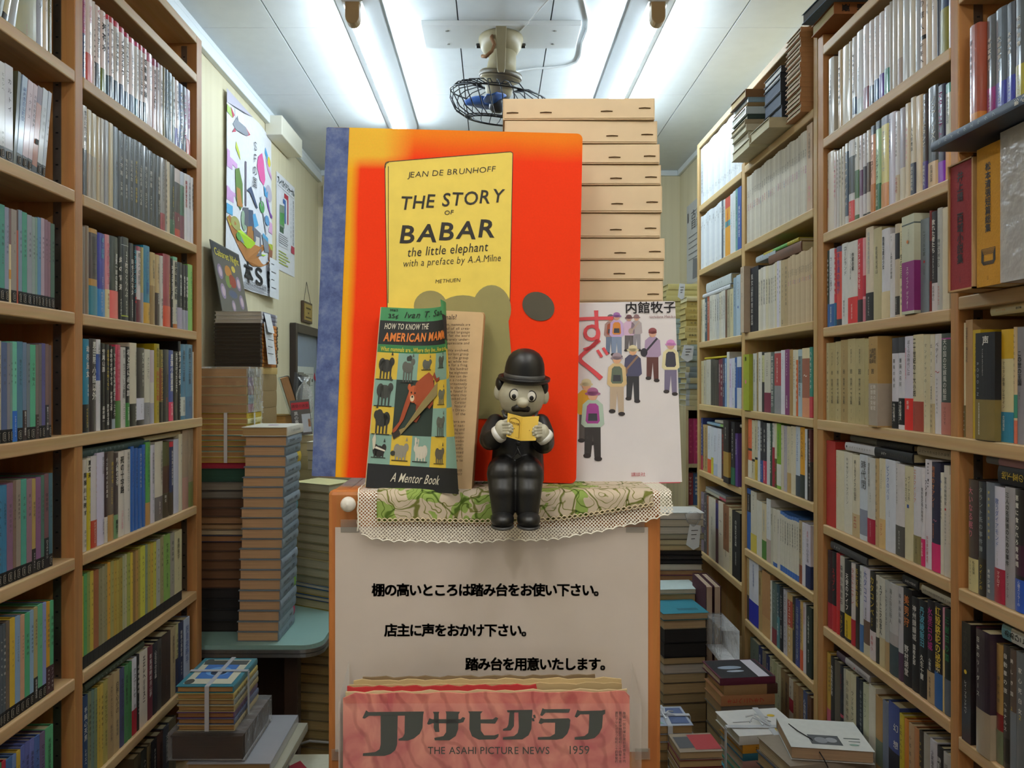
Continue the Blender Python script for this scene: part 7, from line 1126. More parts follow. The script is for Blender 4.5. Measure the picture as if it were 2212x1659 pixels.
# ---- big books standing on the low shelf of the far bay, magazines lying on them
row('B', 6, -.667, (1420, 880, 4.147), 292, [(316, '3c4048'), (352, 'b9bcc0', '', '~6 .1 .6 k .7'), (378, '6c6a78'), (416, '8a7c8c', '.2 .8 6a5a70', '~7 .1 .5 w .4'), (442, '4c4a50'), (458, '9c5a38'), (520, 'cfc8b8', '', '~6 .3 .6 n .35'), (545, '5a2c3c', '.55 .95 3c3478'), (588, 'd0c4b0', '', '～～ .2 .6 n .4'), (640, '8c5c3c', '0 .3 cdbfa4'), (668, 'cdbf9c'), (740, '1c1a1c')], dh=.225, d=.2, name='large_book', noun='large book', bul=.0006, pages_on=True)
pile(.915, 2.82, E_ - .667 + .2325, [(.010, 'b8b4a4', 'c9c2b0', {'b': '0 .3 b04a5c'}), (.010, '8a94a0', 'c2bcac', {'kind': 'gloss', 'fn': topart([(circ(.4, .5, .2, .3), '55606c'), (circ(.7, .6, .12, .2), 'a8b4c0')])})], 'pair of magazines lying on the large books', 'magazine_issue', 'magazine', -90, .26, .20, .004, 50, bul=.0003)
# ---- low cupboard and wrapped piles in the far right corner
cp = thing('low_cupboard', 'low pale cupboard with magenta and coloured books in the far right corner', 'cupboard', (.93, 3.42, 0)); pw_ = wood('a89a78', 'c4b68e', 2, 'ash')
for x0, x1, y0, y1, z0, z1, nm in ((-.125, -.113, -.20, .16, 0, 1.315, 'side_panel'), (.103, .115, -.20, .16, 0, 1.315, 'side_panel'), (-.113, .103, .148, .16, 0, 1.315, 'back_panel'), (-.125, .115, -.20, .16, 1.315, 1.333, 'top_board'), (-.113, .103, -.20, .148, 1.075, 1.09, 'shelf'), (-.113, .103, -.20, .148, .90, .915, 'shelf'), (-.113, .103, -.20, .148, .6, .615, 'shelf')): MB().box(x0, x1, y0, y1, z0, z1, pw_).obj(nm, cp, bevel=.001)
for k in range(8): book('pocket_hardback', 'magenta volume, %s from left, on the far low cupboard' % ORD[k], 'magenta volumes in the far cupboard', .0245, .19, .13, ('a82c64', 'b02f6a', 'a02860')[k % 3], '', '~6 .1 .8 p .4', Matrix.Translation((.829 + .0256 * k, 3.235, 1.0905)), .002, 'gloss', k)
for k, c in enumerate(('8a3a44', '3c5c8c', 'c9c4b0', '2c3038', 'b8b4a8', 'b0a060', 'c4b67c', 'a89c68')): book('pocket_hardback', '%s book, %s from left, on the lower shelf of the far cupboard' % (cname(c), ORD[k]), 'books on the lower shelf of the far cupboard', .0245, .135, .11, c, '', '~5 .1 .7 w .5', Matrix.Translation((.829 + .0256 * k, 3.24, .9155)), .001, 'paper', k)
def glassine(n, t, seed): rr = random.Random(seed); return [(t, rr.choice(['b4b8b0', 'a9b0b4', 'b8b89c', '9aa8ac', 'c2bc98', 'a8a488']), rr.choice(['b8ac78', 'c2b684', 'a8a07c']), {'kind': 'gloss', 'b': '.35 .9 ' + rr.choice(['8c9ca0', '9aa8a0', 'a8a894', '7c8c94', 'b0a884'])}) for k in range(n)]
zq = pile(.885, 3.30, 1.334, glassine(11, .0235, 3) + [(.026, 'c2b070', 'c9b878', {'t': '~4 .1 .4 n .4'})] * 3 + [(.026, 'b8a45c', 'bfae70', {'t': '~5 .1 .6 n .4'})] * 4 + [(.02, 'cfc69c', 'd2c8a0')], 'nearer wrapped pile in the far right corner', 'stacked_book', 'wrapped book', 0, .15, .12, .005, 60)
pile(.875, 3.52, 1.334, glassine(16, .024, 5) + [(.026, 'b4a86c', 'bcae78')] * 6, 'further wrapped pile in the far right corner', 'stacked_book', 'wrapped book', 0, .19, .13, .005, 61)
for nm, px0, py0, px1, py1, Y, lb in (('price_tag', 1464, 612, 1480, 647, 3.20, 'white price tag hanging high on the far wrapped piles'), ('price_tag', 1471, 745, 1499, 782, 3.19, 'white price tag hanging low on the far wrapped piles'), ('price_tag', 1482, 1132, 1514, 1188, 2.722, 'white price tag with bent point hanging before the large books')):
    a, b_ = at(px0, py0, Y), at(px1, py1, Y); W_ = (b_.x - a.x); tgm = MB(); tgm.prism([(a.x + W_ * .25, a.z), (b_.x, a.z - W_ * .1), (b_.x - W_ * .12, b_.z + W_ * .2), (b_.x - W_ * .5, b_.z), (a.x, b_.z + W_ * .35)], Y, Y + .0012, mat('d5dade', 'paper'))
    t_ = tag(tgm.obj(nm, fix=True), lb, 'price tag')
    for k in range(3): MB().tube([(a.x + W_ * .35, Y - .0006, a.z - (a.z - b_.z) * (.25 + .16 * k)), (a.x + W_ * (.8 - .1 * k), Y - .0006, a.z - (a.z - b_.z) * (.24 + .16 * k))], .0012, ik, 5).obj('handwriting', t_)
    if Y < 3: MB().lathe([(.006, 0), (.022, .02), (.03, .045), (.012, .055)], clear('ribbon', (1, 1, 1, 1), .2, .15, .8, 50), 12, Matrix.Translation(((a.x + b_.x) / 2, Y + .004, a.z - .012)), 1, .5, False).obj('plastic_bow', t_, smooth=True)

# ------------------------------------------------------------------ things lying on shelved books or on the cases
def onrow(side, lab, ymid, z, t, h, d, cover, bands='', texts='', kind='paper', name='hardback_book', pg='cdbd92', out=-.012, bul=.002, group=None):
    return book(name, lab, group, t, h, d, cover, bands, texts, Matrix.Translation((side * (FX - out), ymid, EYE + z + t / 2 + .0006)) @ Matrix.Rotation(R(90 if side < 0 else -90), 4, 'Z') @ Matrix.Translation((h / 2, 0, 0)) @ Matrix.Rotation(R(-90), 4, 'Y'), bul, kind, 5, True, pg)
Yp = lambda px, a=.806: F * a / abs(px - CX)
def yr(x0, x1, cx0, s, a=.806): return (Yp(cx0 + x0 / s, a) + Yp(cx0 + x1 / s, a)) / 2, abs(Yp(cx0 + x0 / s, a) - Yp(cx0 + x1 / s, a))
ym, hh = yr(318, 660, 1760, 5.352); onrow(1, 'white pocket book lying on the fifth shelf books of the second bay from right', ym, -.354 + .188, .018, hh, .11, 'd2d0d4', '', '● .05 .1 k .4|~9 .15 .9 n .35')
onrow(1, 'grey book lying behind the white pocket book, second bay from right', ym + .02, -.354 + .2075, .013, hh * .9, .11, '6c6a60', '', '', out=-.03)
ym, hh = yr(655, 1088, 1760, 5.352); onrow(1, 'black book lying lower of the black pair on the fifth shelf', ym, -.354 + .187, .020, hh, .12, '1c1b20', '', '~3 .2 .35 w .4|~9 .45 .9 n .4'); onrow(1, 'black book lying upper of the black pair on the fifth shelf', ym + .01, -.354 + .208, .014, hh * .95, .12, '221e20', '', '~8 .3 .8 n .4', out=-.02)
ym, hh = yr(1098, 1535, 1760, 5.352); onrow(1, 'cream book lying above the black and white ornate titles, fifth shelf', ym, -.354 + .206, .016, hh, .11, 'bdb39c', '', '~12 .05 .95 n .5', out=-.02)
ym, hh = yr(118, 440, 1760, 4.148); onrow(1, 'dark grey book lying on the sixth shelf books, second bay from right', ym, -.60 + .19, .018, hh, .12, '4a4a4c', '', '~3 .1 .3 w .4')
ym, hh = yr(925, 1208, 1760, 4.148); onrow(1, 'cream glossy book lying over the coloured black hardbacks, sixth shelf', ym, -.60 + .192, .016, hh, .11, 'a8a08c', '', '~14 .05 .95 k .5', 'gloss'); ym, hh = yr(780, 918, 1760, 4.148); onrow(1, 'black book lying over the orange-lettered hardback, sixth shelf', ym + .01, -.60 + .192, .018, hh, .12, '201f22', '', '~6 .2 .9 w .4')
ym, hh = yr(200, 720, 1760, 5.945); onrow(1, 'white and purple paperback lying on the seventh shelf books', ym, -.847 + .186, .016, hh * .8, .11, 'b9b4b8', '.72 1 40244c', '~3 .35 .5 n .4|▲ .55 .6 r .4|~7 .65 .95 k .5', 'gloss')
ym, hh = yr(300, 900, 2060, 5.184); onrow(1, 'cream book lying on the yellow and black hardbacks, rightmost bay', ym, -.102 + .203, .015, hh * .75, .13, 'c9b98c', '', '~5 .15 .4 o .3|愛の書 .66 .8 k .6', 'gloss')
ym, hh = yr(400, 760, 2060, 4.605); onrow(1, 'black book with yellow title lying on the fourth shelf, rightmost bay', ym, -.36 + .191, .028, hh, .13, '1f1c1c', '', '地下室の人 .12 .9 y .6'); ym, hh = yr(285, 760, 2060, 4.605); onrow(1, 'grey and pink book lying on the black yellow-titled one, rightmost bay', ym, -.36 + .2195, .012, hh, .13, 'a8848c', '.72 1 6c6c70')
ym, hh = yr(440, 760, 2060, 4.62); onrow(1, 'white and teal book with looping black title lying in rightmost bay', ym, -.615 + .20, .022, hh, .13, 'bcbcb4', '.7 1 5c8c94', 'ああひこの .1 .9 K .8', 'gloss')
ym, hh = yr(665, 970, 1480, 4.047); onrow(1, 'yellow and green booklet lying on the brown book, third bay from right', ym, .1435 + .222, .010, hh, .13, 'b0a02c', '.3 .7 5ca04c', '~7 .5 .95 k .6', name='magazine_issue'); onrow(1, 'brown book lying under the yellow and green booklet, third bay from right', ym - .03, .1435 + .192, .028, hh * .9, .14, '6a4630', '', '~6 .4 .8 n .5'); ym, hh = yr(600, 770, 1480, 4.047); onrow(1, 'white and blue rolled book lying on magazines beside the beige boxed magazine', ym, .1435 + .2125, .018, hh, .12, 'a9bccc', '', '~5 .2 .8 b .4', 'gloss')
ym, hh = yr(145, 415, 1480, 4.047); onrow(1, 'thick white book lying on the third shelf booklets, fourth bay from right', ym, .1396 + .186, .034, hh * .8, .15, 'c4d0d6', '', '~6 .2 .7 n .3', 'gloss'); onrow(1, 'thin white book lying under the thick white one, fourth bay from right', ym + .03, .1396 + .170, .014, hh * .9, .14, 'c9ccd0', '', '~4 .6 .9 n .6')
ym, hh = yr(155, 360, 1480, 4.047); onrow(1, 'yellow booklet lying on the fourth shelf paperbacks, fourth bay from right', ym, -.10 + .172, .007, hh, .12, 'd2bc2c', name='magazine_issue')
ym, hh = yr(430, 600, 1420, 4.147); onrow(1, 'blue and green booklet lying askew on fifth shelf books, fourth bay from right', ym, -.355 + .180, .010, hh, .12, '5aa0d0', '0 .3 6aa83c', '', 'gloss', name='magazine_issue'); ym, hh = yr(500, 740, 1420, 4.147); onrow(1, 'pale booklet lying over the black barcode box, fourth bay from right', ym, -.355 + .192, .010, hh, .12, 'b8b0a4', name='magazine_issue')
# ---- row of circled slipcases and dark boxes on the far bookcase's upper shelf
zs = E_ + .6755; CIR = lambda r: [(r * math.cos(2 * math.pi * k / 16), r * math.sin(2 * math.pi * k / 16)) for k in range(16)]
for k in range(17):
    zt2 = zs + k * .0127; o = flatbook('slipcased_pocket_book', 'brown slipcase with circled emblem, %s from the bottom on the upper shelf' % ordn(k + 1), 'circled slipcases on the upper shelf', .868 + .002 * math.sin(k * 2), 1.998, zt2 + .0002, .0123, .18, .098, 'a9794a', 0, '', '', 'cfc6a8', .0003)
    e = MB(); cz = .09 + .008 * math.sin(k * 1.7)
    e.add([(x * .0048, -.0006, .125 + z * .0048 + cz * .1) for x, z in CIR(1)], [tuple(range(16))], mat('2a1c14', 'ink')); e.add([(x * .0036, -.0008, .125 + z * .0036 + cz * .1) for x, z in CIR(1)], [tuple(range(16))], mat('a9794a', 'ink')); e.box(-.0026, .0026, -.0011, -.0009, .124 + cz * .1, .126 + cz * .1, mat('2a1c14', 'ink')); e.obj('emblem', o)
pile(.862, 2.145, zs, [(.028, 'bdb292', 'cfc6a4', {'h': .20, 'd': .15, 'dx': -.02})] + [(.037, '20222a', '566070', {'noun': 'boxed volume', 't': '~5 .2 .8 s .3', 'bul': .0004})] * 3 + [(.014, '24242a', 'd9dada'), (.018, '2a2628', 'dcdcd8', {'t': '花 .1 .2 w .6'})], 'dark box pile on the upper shelf', 'boxed_book', 'book', 0, .17, .13, .003, 70)
pile(.835, 2.33, zs, [(.026, 'c4bb9a', 'cdc4a2', {'d': .17}), (.026, 'cfc8b0', 'd4ccb4'), (.02, 'c9c2aa', 'cdc5a8'), (.016, 'a8987a', 'c2b48c'), (.014, '2a3c34', 'cdc6b0'), (.022, 'c2d0d4', 'd6d6cc', {'kind': 'gloss'}), (.012, '8c7448', 'b89c64'), (.016, '7c98a8', 'd0d4d0', {'kind': 'gloss'}), (.024, '7a5630', 'b49a68', {'noun': 'cardboard tray', 'h': .2})], 'mixed pile beside the dark boxes', 'stacked_book', 'book', 0, .18, .14, .005, 71)
flatbook('boxed_book', 'brown boxed book with black characters lying on top of the nearer right bookcase', None, .877, 1.828, E_ + .837, .027, .19, .125, '9c6234', 0, '', '憂想平洋記 .05 .95 K .7', 'b8a878', .0004)
flatbook('large_book', 'large blue-grey folder lying over the brown boxed book, top right bookcase', None, .895, 1.785, E_ + .8645, .024, .27, .21, '5a6c80', 3, '', '', '4a4844', .0006, 'cloth')
# ---- the boxed volumes jutting out of the near bay
def boxed(name, lab, yb, ya, cover, texts, bands='', kind='cloth', h=.208, case=None, marks=()):
    t = yb - ya - .002; M = Matrix.Translation((.752, (ya + yb) / 2, E_ + .1406)) @ Matrix.Rotation(R(-90), 4, 'Z')
    o = book(name, lab, None, t - (.008 if case else 0), h - (.006 if case else 0), .16, cover, bands, texts, M @ Matrix.Translation((-.002 if case else 0, 0, .003 if case else 0)), .0008, kind, 9, True, marks=marks)
    if case:
        c = MB(); m = mat(case, 'board'); T2 = t / 2; S = Matrix.Translation((.002, 0, -.003)); c.box(-T2, -T2 + .003, -.002, .165, 0, h, m, S).box(T2 - .004, T2, -.002, .165, 0, h, m, S).box(-T2, T2, -.002, .165, 0, .003, m, S).box(-T2, T2, -.002, .165, h - .002, h, m, S); c.obj('slipcase', o)
    return o
boxed('boxed_book', 'maroon volume in a worn cardboard slipcase jutting from the rightmost bay', 1.2707, 1.2015, '8c2c30', '井上靖_西域小説集 .06 .80 K .34|~4 .90 .95 k .14', case='b08a58')
rects = []
for k in range(5): 
    e = k * .035; x0, x1, z0, z1 = -.20 - e * .6, .22 + e * .5, .150 + e * .16, .225 + e * .16 + .004 * k
    for a in (([(x0, z0), (x1, z0), (x1, z0 + .004), (x0, z0 + .004)]), ([(x0, z1), (x1, z1), (x1, z1 + .004), (x0, z1 + .004)]), ([(x0, z0), (x0 + .02, z0), (x0 + .02, z1), (x0, z1)]), ([(x1 - .02, z0), (x1, z0), (x1, z1), (x1 - .02, z1)])): rects.append((a, '2c2416'))
boxed('boxed_book', 'ochre yellow boxed volume with concentric square emblem jutting from the rightmost bay', 1.1985, 1.1385, 'c08a24', '松本清張短篇総集 .12 .62 K .30|~3 .93 .96 k .12', marks=rects, h=.214)
bgb = boxed('boxed_book', 'boxed volume in a milky plastic bag jutting from the rightmost bay', 1.136, 1.055, 'b4b0ac', '~4 .1 .3 s .4|~4 .5 .8 s .4', kind='gloss', h=.222)
MB().box(-.041, .041, -.003, .1, .0, .222, clear('milky', (.9, .9, .92, 1), .35, .2, .8, 30)).obj('plastic_cover', bgb)
boxed('boxed_book', 'grey boxed volume beyond the milky plastic bag in the rightmost bay', 1.05, .99, '77746c', '')
onrow(1, 'large thin dark blue book lying on the maroon and ochre boxed volumes', 1.075, .14 + .2245, .014, .33, .24, '2c3a50', '', '~9 .05 .5 s .5|~8 .6 .9 w .7', 'vinyl', 'large_book', out=.095, bul=.001)
# ------------------------------------------------------------------ ceiling fan
fx, fy = .025, 2.60
pk = MB(); pk.box(-.262, .262, -.088, .088, -.018, 0, mat('d9dcdc', 'paint')); pko = tag(pk.obj('fan_mount_board', bevel=.002), 'white painted mounting board on the ceiling above the old fan', 'board'); pko.location = (fx, fy, CEIL)
for x in (-.18, .18): 
    for y in (-.05, .05): MB().lathe([(.005, 0), (.005, .002), (0, .003)], mat('c4c6c4', 'metal'), 10, Matrix.Translation((x, y, -.018)) @ Matrix.Rotation(R(180), 4, 'X')).obj('screw', pko)
bj, bjd, wr = mat('8f8466', 'vinyl'), mat('5c5340', 'vinyl'), mat('3f4144', 'metal')
fan = thing('orbit_fan', 'old beige ceiling fan with wire cage and blue blades hanging behind the slipcases', 'fan', (fx, fy, CEIL - .018))
MB().lathe([(.074, -.001), (.076, -.010), (.071, -.032), (.060, -.050), (.042, -.060), (0, -.062)], bj, 36).obj('canopy', fan, smooth=True)
for s in (-1, 1): MB().lathe([(.008, 0), (.008, .012), (.005, .014)], mat('2a2824', 'plastic'), 12, Matrix.Translation((s * .070, 0, -.028)) @ Matrix.Rotation(R(90 * s), 4, 'Y')).obj('switch_knob', fan)
MB().tube([(-.028, -.06, -.02), (-.032, -.078, -.035), (-.022, -.085, -.06), (-.03, -.085, -.082), (-.05, -.075, -.096), (-.062, -.06, -.088)], .006, mat('7a5636', 'cloth'), 8).obj('power_cord', fan, smooth=True)
br_ = MB(); br_.prism([(-.018, .0), (.018, .0), (.013, -.140), (.010, -.152), (-.010, -.152), (-.013, -.140)], -.086, -.080, bj); br_.obj('yoke_arm', fan, bevel=.002, fix=True); br_ = MB(); br_.prism([(-.018, .0), (.018, .0), (.013, -.118), (.010, -.130), (-.010, -.130), (-.013, -.118)], .080, .086, bj); br_.obj('yoke_arm', fan, bevel=.002, fix=True)
TF_ = Matrix.Translation((.0, 0, -.122)) @ Matrix.Rotation(R(7), 4, 'Y') @ Matrix.Rotation(R(9), 4, 'X')
MB().lathe([(.0, .085), (.026, .083), (.043, .07), (.048, .03), (.050, .008), (.068, .003), (.071, -.012), (.066, -.022), (.050, -.024), (.046, -.06), (.036, -.082), (0, -.086)], bj, 36, TF_).obj('motor_housing', fan, smooth=True)
MB().lathe([(.0715, .0), (.0735, -.004), (.0735, -.012), (.0715, -.016)], bjd, 36, TF_).obj('housing_rim', fan, smooth=True)
bolt = MB()
for s in (-1, 1): bolt.lathe([(.009, 0), (.009, .008), (.006, .010), (0, .010)], bjd, 12, TF_ @ Matrix.Translation((0, s * -.048, .0)) @ Matrix.Rotation(R(90 * s), 4, 'X'))
bolt.obj('pivot_bolt', fan)
RC_, zcg = .165, -.135
def cg(r, a, z): return TF_ @ Vector((r * math.cos(a), r * math.sin(a), z))
prof_c = [(.062, -.044), (.10, -.040), (.145, -.052), (RC_, -.072), (RC_ * .985, -.098), (.140, -.134), (.105, -.152), (.085, -.154)]
cage = MB()
for k in range(22): cage.tube([cg(r, 2 * math.pi * k / 26 + .06 * j, z) for j, (r, z) in enumerate(prof_c)], .0020, wr, 5)
for r, z, rr in ((RC_, -.072, .0026), (.062, -.044, .002), (.085, -.154, .0034), (.105, -.152, .002)): cage.tube([cg(r, 2 * math.pi * k / 48, z) for k in range(48)], rr, wr, 5, True)
cage.obj('wire_cage', fan, smooth=True)
blu = mat('2f5fae', 'plastic')
for k in range(3):
    b_ = MB(); a0 = 2 * math.pi * k / 3 + 2.5; vs = []; n = 10
    for i in range(n + 1):
        t = i / n; r = .018 + .122 * t; w_ = .030 + .040 * math.sin(math.pi * min(1, t * .95 + .1)); tw = R(28 - 10 * t)
        for s in (-1, 0, 1): an = a0 + s * w_ / max(r, .04) * .55 * (1 if r > .05 else .6); vs.append(tuple(cg(r, an, -.095 + s * w_ * .5 * math.sin(tw) - .004 * (1 - s * s))))
    fs = [(3 * i + j, 3 * i + j + 1, 3 * i + j + 4, 3 * i + j + 3) for i in range(n) for j in (0, 1)]
    b_.add(vs, fs, blu); o_ = b_.obj('fan_blade', fan, smooth=True); sd_ = o_.modifiers.new('solid', 'SOLIDIFY'); sd_.thickness = .003
MB().lathe([(.012, -.075), (.024, -.082), (.028, -.095), (.026, -.118), (.014, -.128), (0, -.129)], mat('3a3d42', 'plastic'), 24, TF_).obj('hub', fan, smooth=True)
wc = MB(); wm_ = mat('e2e4e4', 'plastic')
wc.tube([at(1122, 68, 2.55), at(1140, 50, 2.50), at(1150, 38, 2.45), at(1165, 20, 2.40), at(1178, 6, CEIL and 2.392), at(1195, -12, 2.36)], .0028, wm_, 6)
tag(wc.obj('fan_cable', smooth=True), 'thin white cable slanting from the fan canopy to the ceiling', 'cable')
def onceil(px, py): Y = F * (CEIL - EYE - .004) / (CY - py); return Vector(((px - CX) * Y / F, Y, CEIL - .004))
wc = MB(); wc.tube([onceil(*p) for p in ((1255, -14), (1262, 5), (1270, 40), (1268, 65), (1258, 90), (1254, 120), (1246, 134), (1225, 142), (1190, 146), (1160, 148), (1130, 152), (1112, 156))], .0042, wm_, 6); tag(wc.obj('ceiling_cable', smooth=True), 'white cable clipped along the ceiling in a curve behind the fan', 'cable')

# ------------------------------------------------------------------ left wall: posters, plaque, framed notice board
class Wall:
    """flat art on the left wall: u along the wall (metres, away from the camera), v up"""
    def __init__(s, y0, y1, z0, z1, x=WL + .0015, m=None, wavy=0): s.mb = MB(); s.y0, s.y1, s.z0, s.z1, s.x, s.w = y0, y1, z0, z1, x, wavy; s.k = 0; s.sheet(m or mat('d9dadf', 'paper'))
    def p(s, u, v, o=0): return (s.x + o + s.w * (.006 * (1 + math.sin(u * 9 + v * 2)) + .012 * max(0, .12 - v) * 8 * u), s.y0 + (s.y1 - s.y0) * u, s.z0 + (s.z1 - s.z0) * v)
    def sheet(s, m):
        n = 14; vs = [s.p(i / n, j / n) for i in range(n + 1) for j in range(n + 1)]; s.mb.add(vs, [(i * (n + 1) + j, (i + 1) * (n + 1) + j, (i + 1) * (n + 1) + j + 1, i * (n + 1) + j + 1) for i in range(n) for j in range(n)], m)
    def poly(s, pl, c): s.k += 1; s.mb.add([s.p(u, v, .0012 + .00006 * s.k) for u, v in pl], [tuple(range(len(pl)))], mat(c, 'ink')); return s
    def text(s, tx, u, v, h, wd, c, bold=0): s.k += 1; asp = (s.z1 - s.z0) / (s.y1 - s.y0); put(s.mb, [(ch, cx, cy, (sz[0] , sz[1]) if isinstance(sz, tuple) else sz, t) for ch, cx, cy, sz, t in hline(tx, u, v, h, wd, bold)], mat(c, 'ink'), lambda x, y: s.p(x, y, .0016 + .00006 * s.k), bold); return s
    def vtext(s, tx, u, v0, v1, sz, c, wide=1.0): s.k += 1; put(s.mb, [(ch, u, v0 - (v0 - v1) * (k + .5) / len(tx), (sz * wide, sz), ch in TURN) for k, ch in enumerate(tx)], mat(c, 'ink'), lambda x, y: s.p(x, y, .0016 + .00006 * s.k)); return s
    def done(s, name, label, cat='poster'): return tag(s.mb.obj(name), label, cat)
P1 = Wall(2.815, 3.42, E_ + .352, E_ + 1.062, wavy=1)
P1.poly([(0, .93), (.45, .99), (.52, 1), (0, 1)], 'b9b5c4').poly(circ(.28, .93, .10, .06), 'dfe4ea')
for pl, c in (([(.0, .60), (.10, .60), (.10, .63), (.22, .63), (.22, .66), (.05, .66), (.05, .69), (0, .69)], 'c79ac8'), ([(.0, .43), (.12, .43), (.12, .47), (.24, .47), (.24, .50), (0, .50)], 'c79ac8'), ([(.86, .78), (1, .74), (1, .77), (.92, .80), (.80, .84)], 'c79ac8'), ([(.86, .40), (1, .40), (1, .47), (.9, .47), (.9, .44)], 'd2a4cc'), ([(.78, .86), (.88, .83), (.88, .87), (.80, .90)], '4f9ccf'), (circ(.92, .84, .05, .03), 'd9c83c'), ([(.0, .88), (.12, .88), (.1, .92), (0, .92)], 'a8c46c'), ([(.18, .74), (.30, .70), (.28, .74), (.2, .78)], 'b8c44c'), ([(.0, .36), (.10, .36), (.10, .41), (0, .41)], '5aa6d0'), (circ(.9, .64, .10, .05), 'b4aec0')): P1.poly(pl, c)
P1.poly([(.12, .85), (.20, .84), (.42, .865), (.46, .885), (.40, .91), (.20, .90)], '8a8f98').poly([(.42, .865), (.48, .888), (.40, .91)], 'c8404c').poly([(.12, .88), (.07, .93), (.17, .91)], 'b8485c').poly([(.16, .84), (.10, .80), (.2, .83)], 'b8485c').poly([(.2, .9), (.24, .93), (.27, .9)], '6a7078')
P1.poly([(.62, .80), (.70, .84), (.74, .80), (.78, .70), (.74, .655), (.66, .67), (.60, .74)], 'cf5a94').poly([(.74, .655), (.86, .64), (.84, .60), (.76, .60)], '4f94c4').poly([(.80, .60), (.84, .55), (.94, .50), (1, .50), (1, .52), (.93, .53), (.87, .58)], '7a4ca0')
isl = [(.0, .33), (.04, .355), (.15, .335), (.35, .30), (.55, .285), (.75, .30), (.93, .335), (1, .33), (.98, .27), (.85, .20), (.70, .165), (.55, .15), (.40, .165), (.22, .21), (.08, .27)]
P1.poly(isl, 'a8703c').poly([(.0, .34), (.10, .345), (.3, .315), (.6, .29), (.9, .33), (1, .34), (.97, .29), (.75, .235), (.5, .225), (.25, .255), (.06, .30)], 'a4c832')
for pl, c in (([(.16, .62), (.26, .65), (.34, .58), (.34, .47), (.28, .42), (.17, .46)], '5f7c3c'), ([(.18, .53), (.30, .54), (.34, .45), (.2, .43)], 'a8743c'), ([(.39, .72), (.42, .72), (.42, .47), (.39, .47)], '6c6470'), ([(.34, .45), (.46, .47), (.46, .36), (.34, .36)], '5a5c66'), ([(.46, .46), (.54, .47), (.58, .36), (.46, .34)], '4a5468'), ([(.52, .44), (.58, .46), (.64, .40), (.56, .37)], '58a0cc'), (circ(.36, .38, .07, .055), '8ea48c'), (circ(.16, .33, .10, .035), '9c9c5c'), ([(.44, .36), (.54, .38), (.58, .22), (.50, .19), (.40, .21)], 'a4703a'), ([(.55, .38), (.68, .36), (.70, .23), (.58, .21)], '6c6e78'), ([(.58, .33), (.66, .33), (.66, .24), (.58, .235)], 'c9c4c0'), ([(.70, .36), (.84, .34), (.86, .27), (.76, .26)], '7c8088'), ([(.72, .37), (.84, .355), (.84, .33), (.72, .345)], '4f9cc8'), (circ(.70, .52, .05, .035), '4c8c50'), ([(.66, .57), (.68, .58), (.80, .37), (.78, .37)], '8a8c94'), (circ(.82, .46, .06, .03), '5a90bc'), ([(.28, .29), (.42, .33), (.40, .25), (.26, .25)], '7f8694'), ([(.30, .30), (.40, .325), (.38, .27), (.30, .265)], 'c4cad2'), ([(.86, .29), (.97, .30), (.95, .22), (.84, .23)], '8c5a44'), (circ(.22, .27, .06, .022), '5f9a4c'), ([(.42, .56), (.50, .60), (.62, .50), (.6, .49), (.48, .56)], '44506c')): P1.poly(pl, c)
P1.vtext('ＳＦの国', .56, .88, .60, .065, '3a3a42', 1.2).text('本ＳＦ', .34, .105, .13, .62, '1d1d20', .03).text('世田谷文学館企画展二〇一四', .36, .045, .035, .6, '3a3a40')
for k in range(6): P1.poly(rect(.30, .30 + .42 + .05 * (k % 3), .032 - .006 * k, .0345 - .006 * k), '6a6a70')
P1.done('poster', 'large white poster of a colourful floating island city on the left wall')
cpl = Wall(3.30, 3.44, E_ + .35, E_ + .52, WL + .03, mat('dcdfe4', 'paper')); [cpl.poly(rect(.15, .15 + .3 + .2 * (k % 2), .85 - .2 * k, .865 - .2 * k), '4a4a50') for k in range(4)]; cpl.done('paper_slip', 'small white slip hanging over the lower corner of the island poster', 'paper slip')
P2 = Wall(3.50, 3.82, E_ + .50, E_ + .945, WL + .002); P2.text('プレイガイドジャーナル', .03, .925, .085, .94, '1f6a68', .02).poly(rect(.05, .95, .865, .868), '3a3a40')
P2.poly([(.40, .84), (.62, .84), (.62, .53), (.57, .53), (.57, .79), (.40, .79)], 'b03040').poly([(.33, .77), (.48, .77), (.48, .52), (.42, .52), (.42, .72), (.33, .72)], '3f68a8').poly([(.15, .68), (.40, .70), (.40, .46), (.15, .46)], '7a8c7c').poly([(.17, .60), (.40, .62), (.38, .48), (.17, .48)], '4c8c4c').poly(rect(.16, .36, .40, .46), '3c5a44')
P2.vtext('関西文化の大阪情報誌展', .90, .84, .34, .045, '3a3a40', 1.3).vtext('六〇〇〇日の記録', .76, .80, .40, .03, '6a6a70', 1.3).poly(rect(.78, .97, .25, .33), 'b0384c').poly([(.12, .38), (.6, .40), (.6, .26), (.12, .25)], 'cfd0d4')
for k in range(5): P2.poly(rect(.13, .55 + .05 * (k % 2), .37 - .022 * k, .378 - .022 * k), '55555c')
for k in range(5): P2.poly(rect(.10, .5 + .3 * ((k * 7) % 3) / 3, .19 - .03 * k, .202 - .03 * k), 'a8b454')
P2.done('poster', 'narrow white culture magazine poster with red and blue marks on the left wall')
pq = thing('hanging_plaque', 'small gold plaque in dark frame hanging from a string above the notice board', 'plaque', (WL + .012, 4.04, E_ + .345))
MB().box(-.010, .004, -.095, .095, -.055, .055, mat('4a3522', 'paint')).obj('plaque_frame', pq, bevel=.002); pl_ = MB(); pl_.box(.004, .006, -.082, .082, -.043, .043, mat('b59c4c', 'metal'))
for k, (a, b_) in enumerate(((-.05, .05), (-.012, .012), (-.06, .06))): pl_.box(.0061, .0066, a, b_, .02 - .024 * k - .004, .02 - .024 * k + .004, mat('5a4a20', 'ink'))
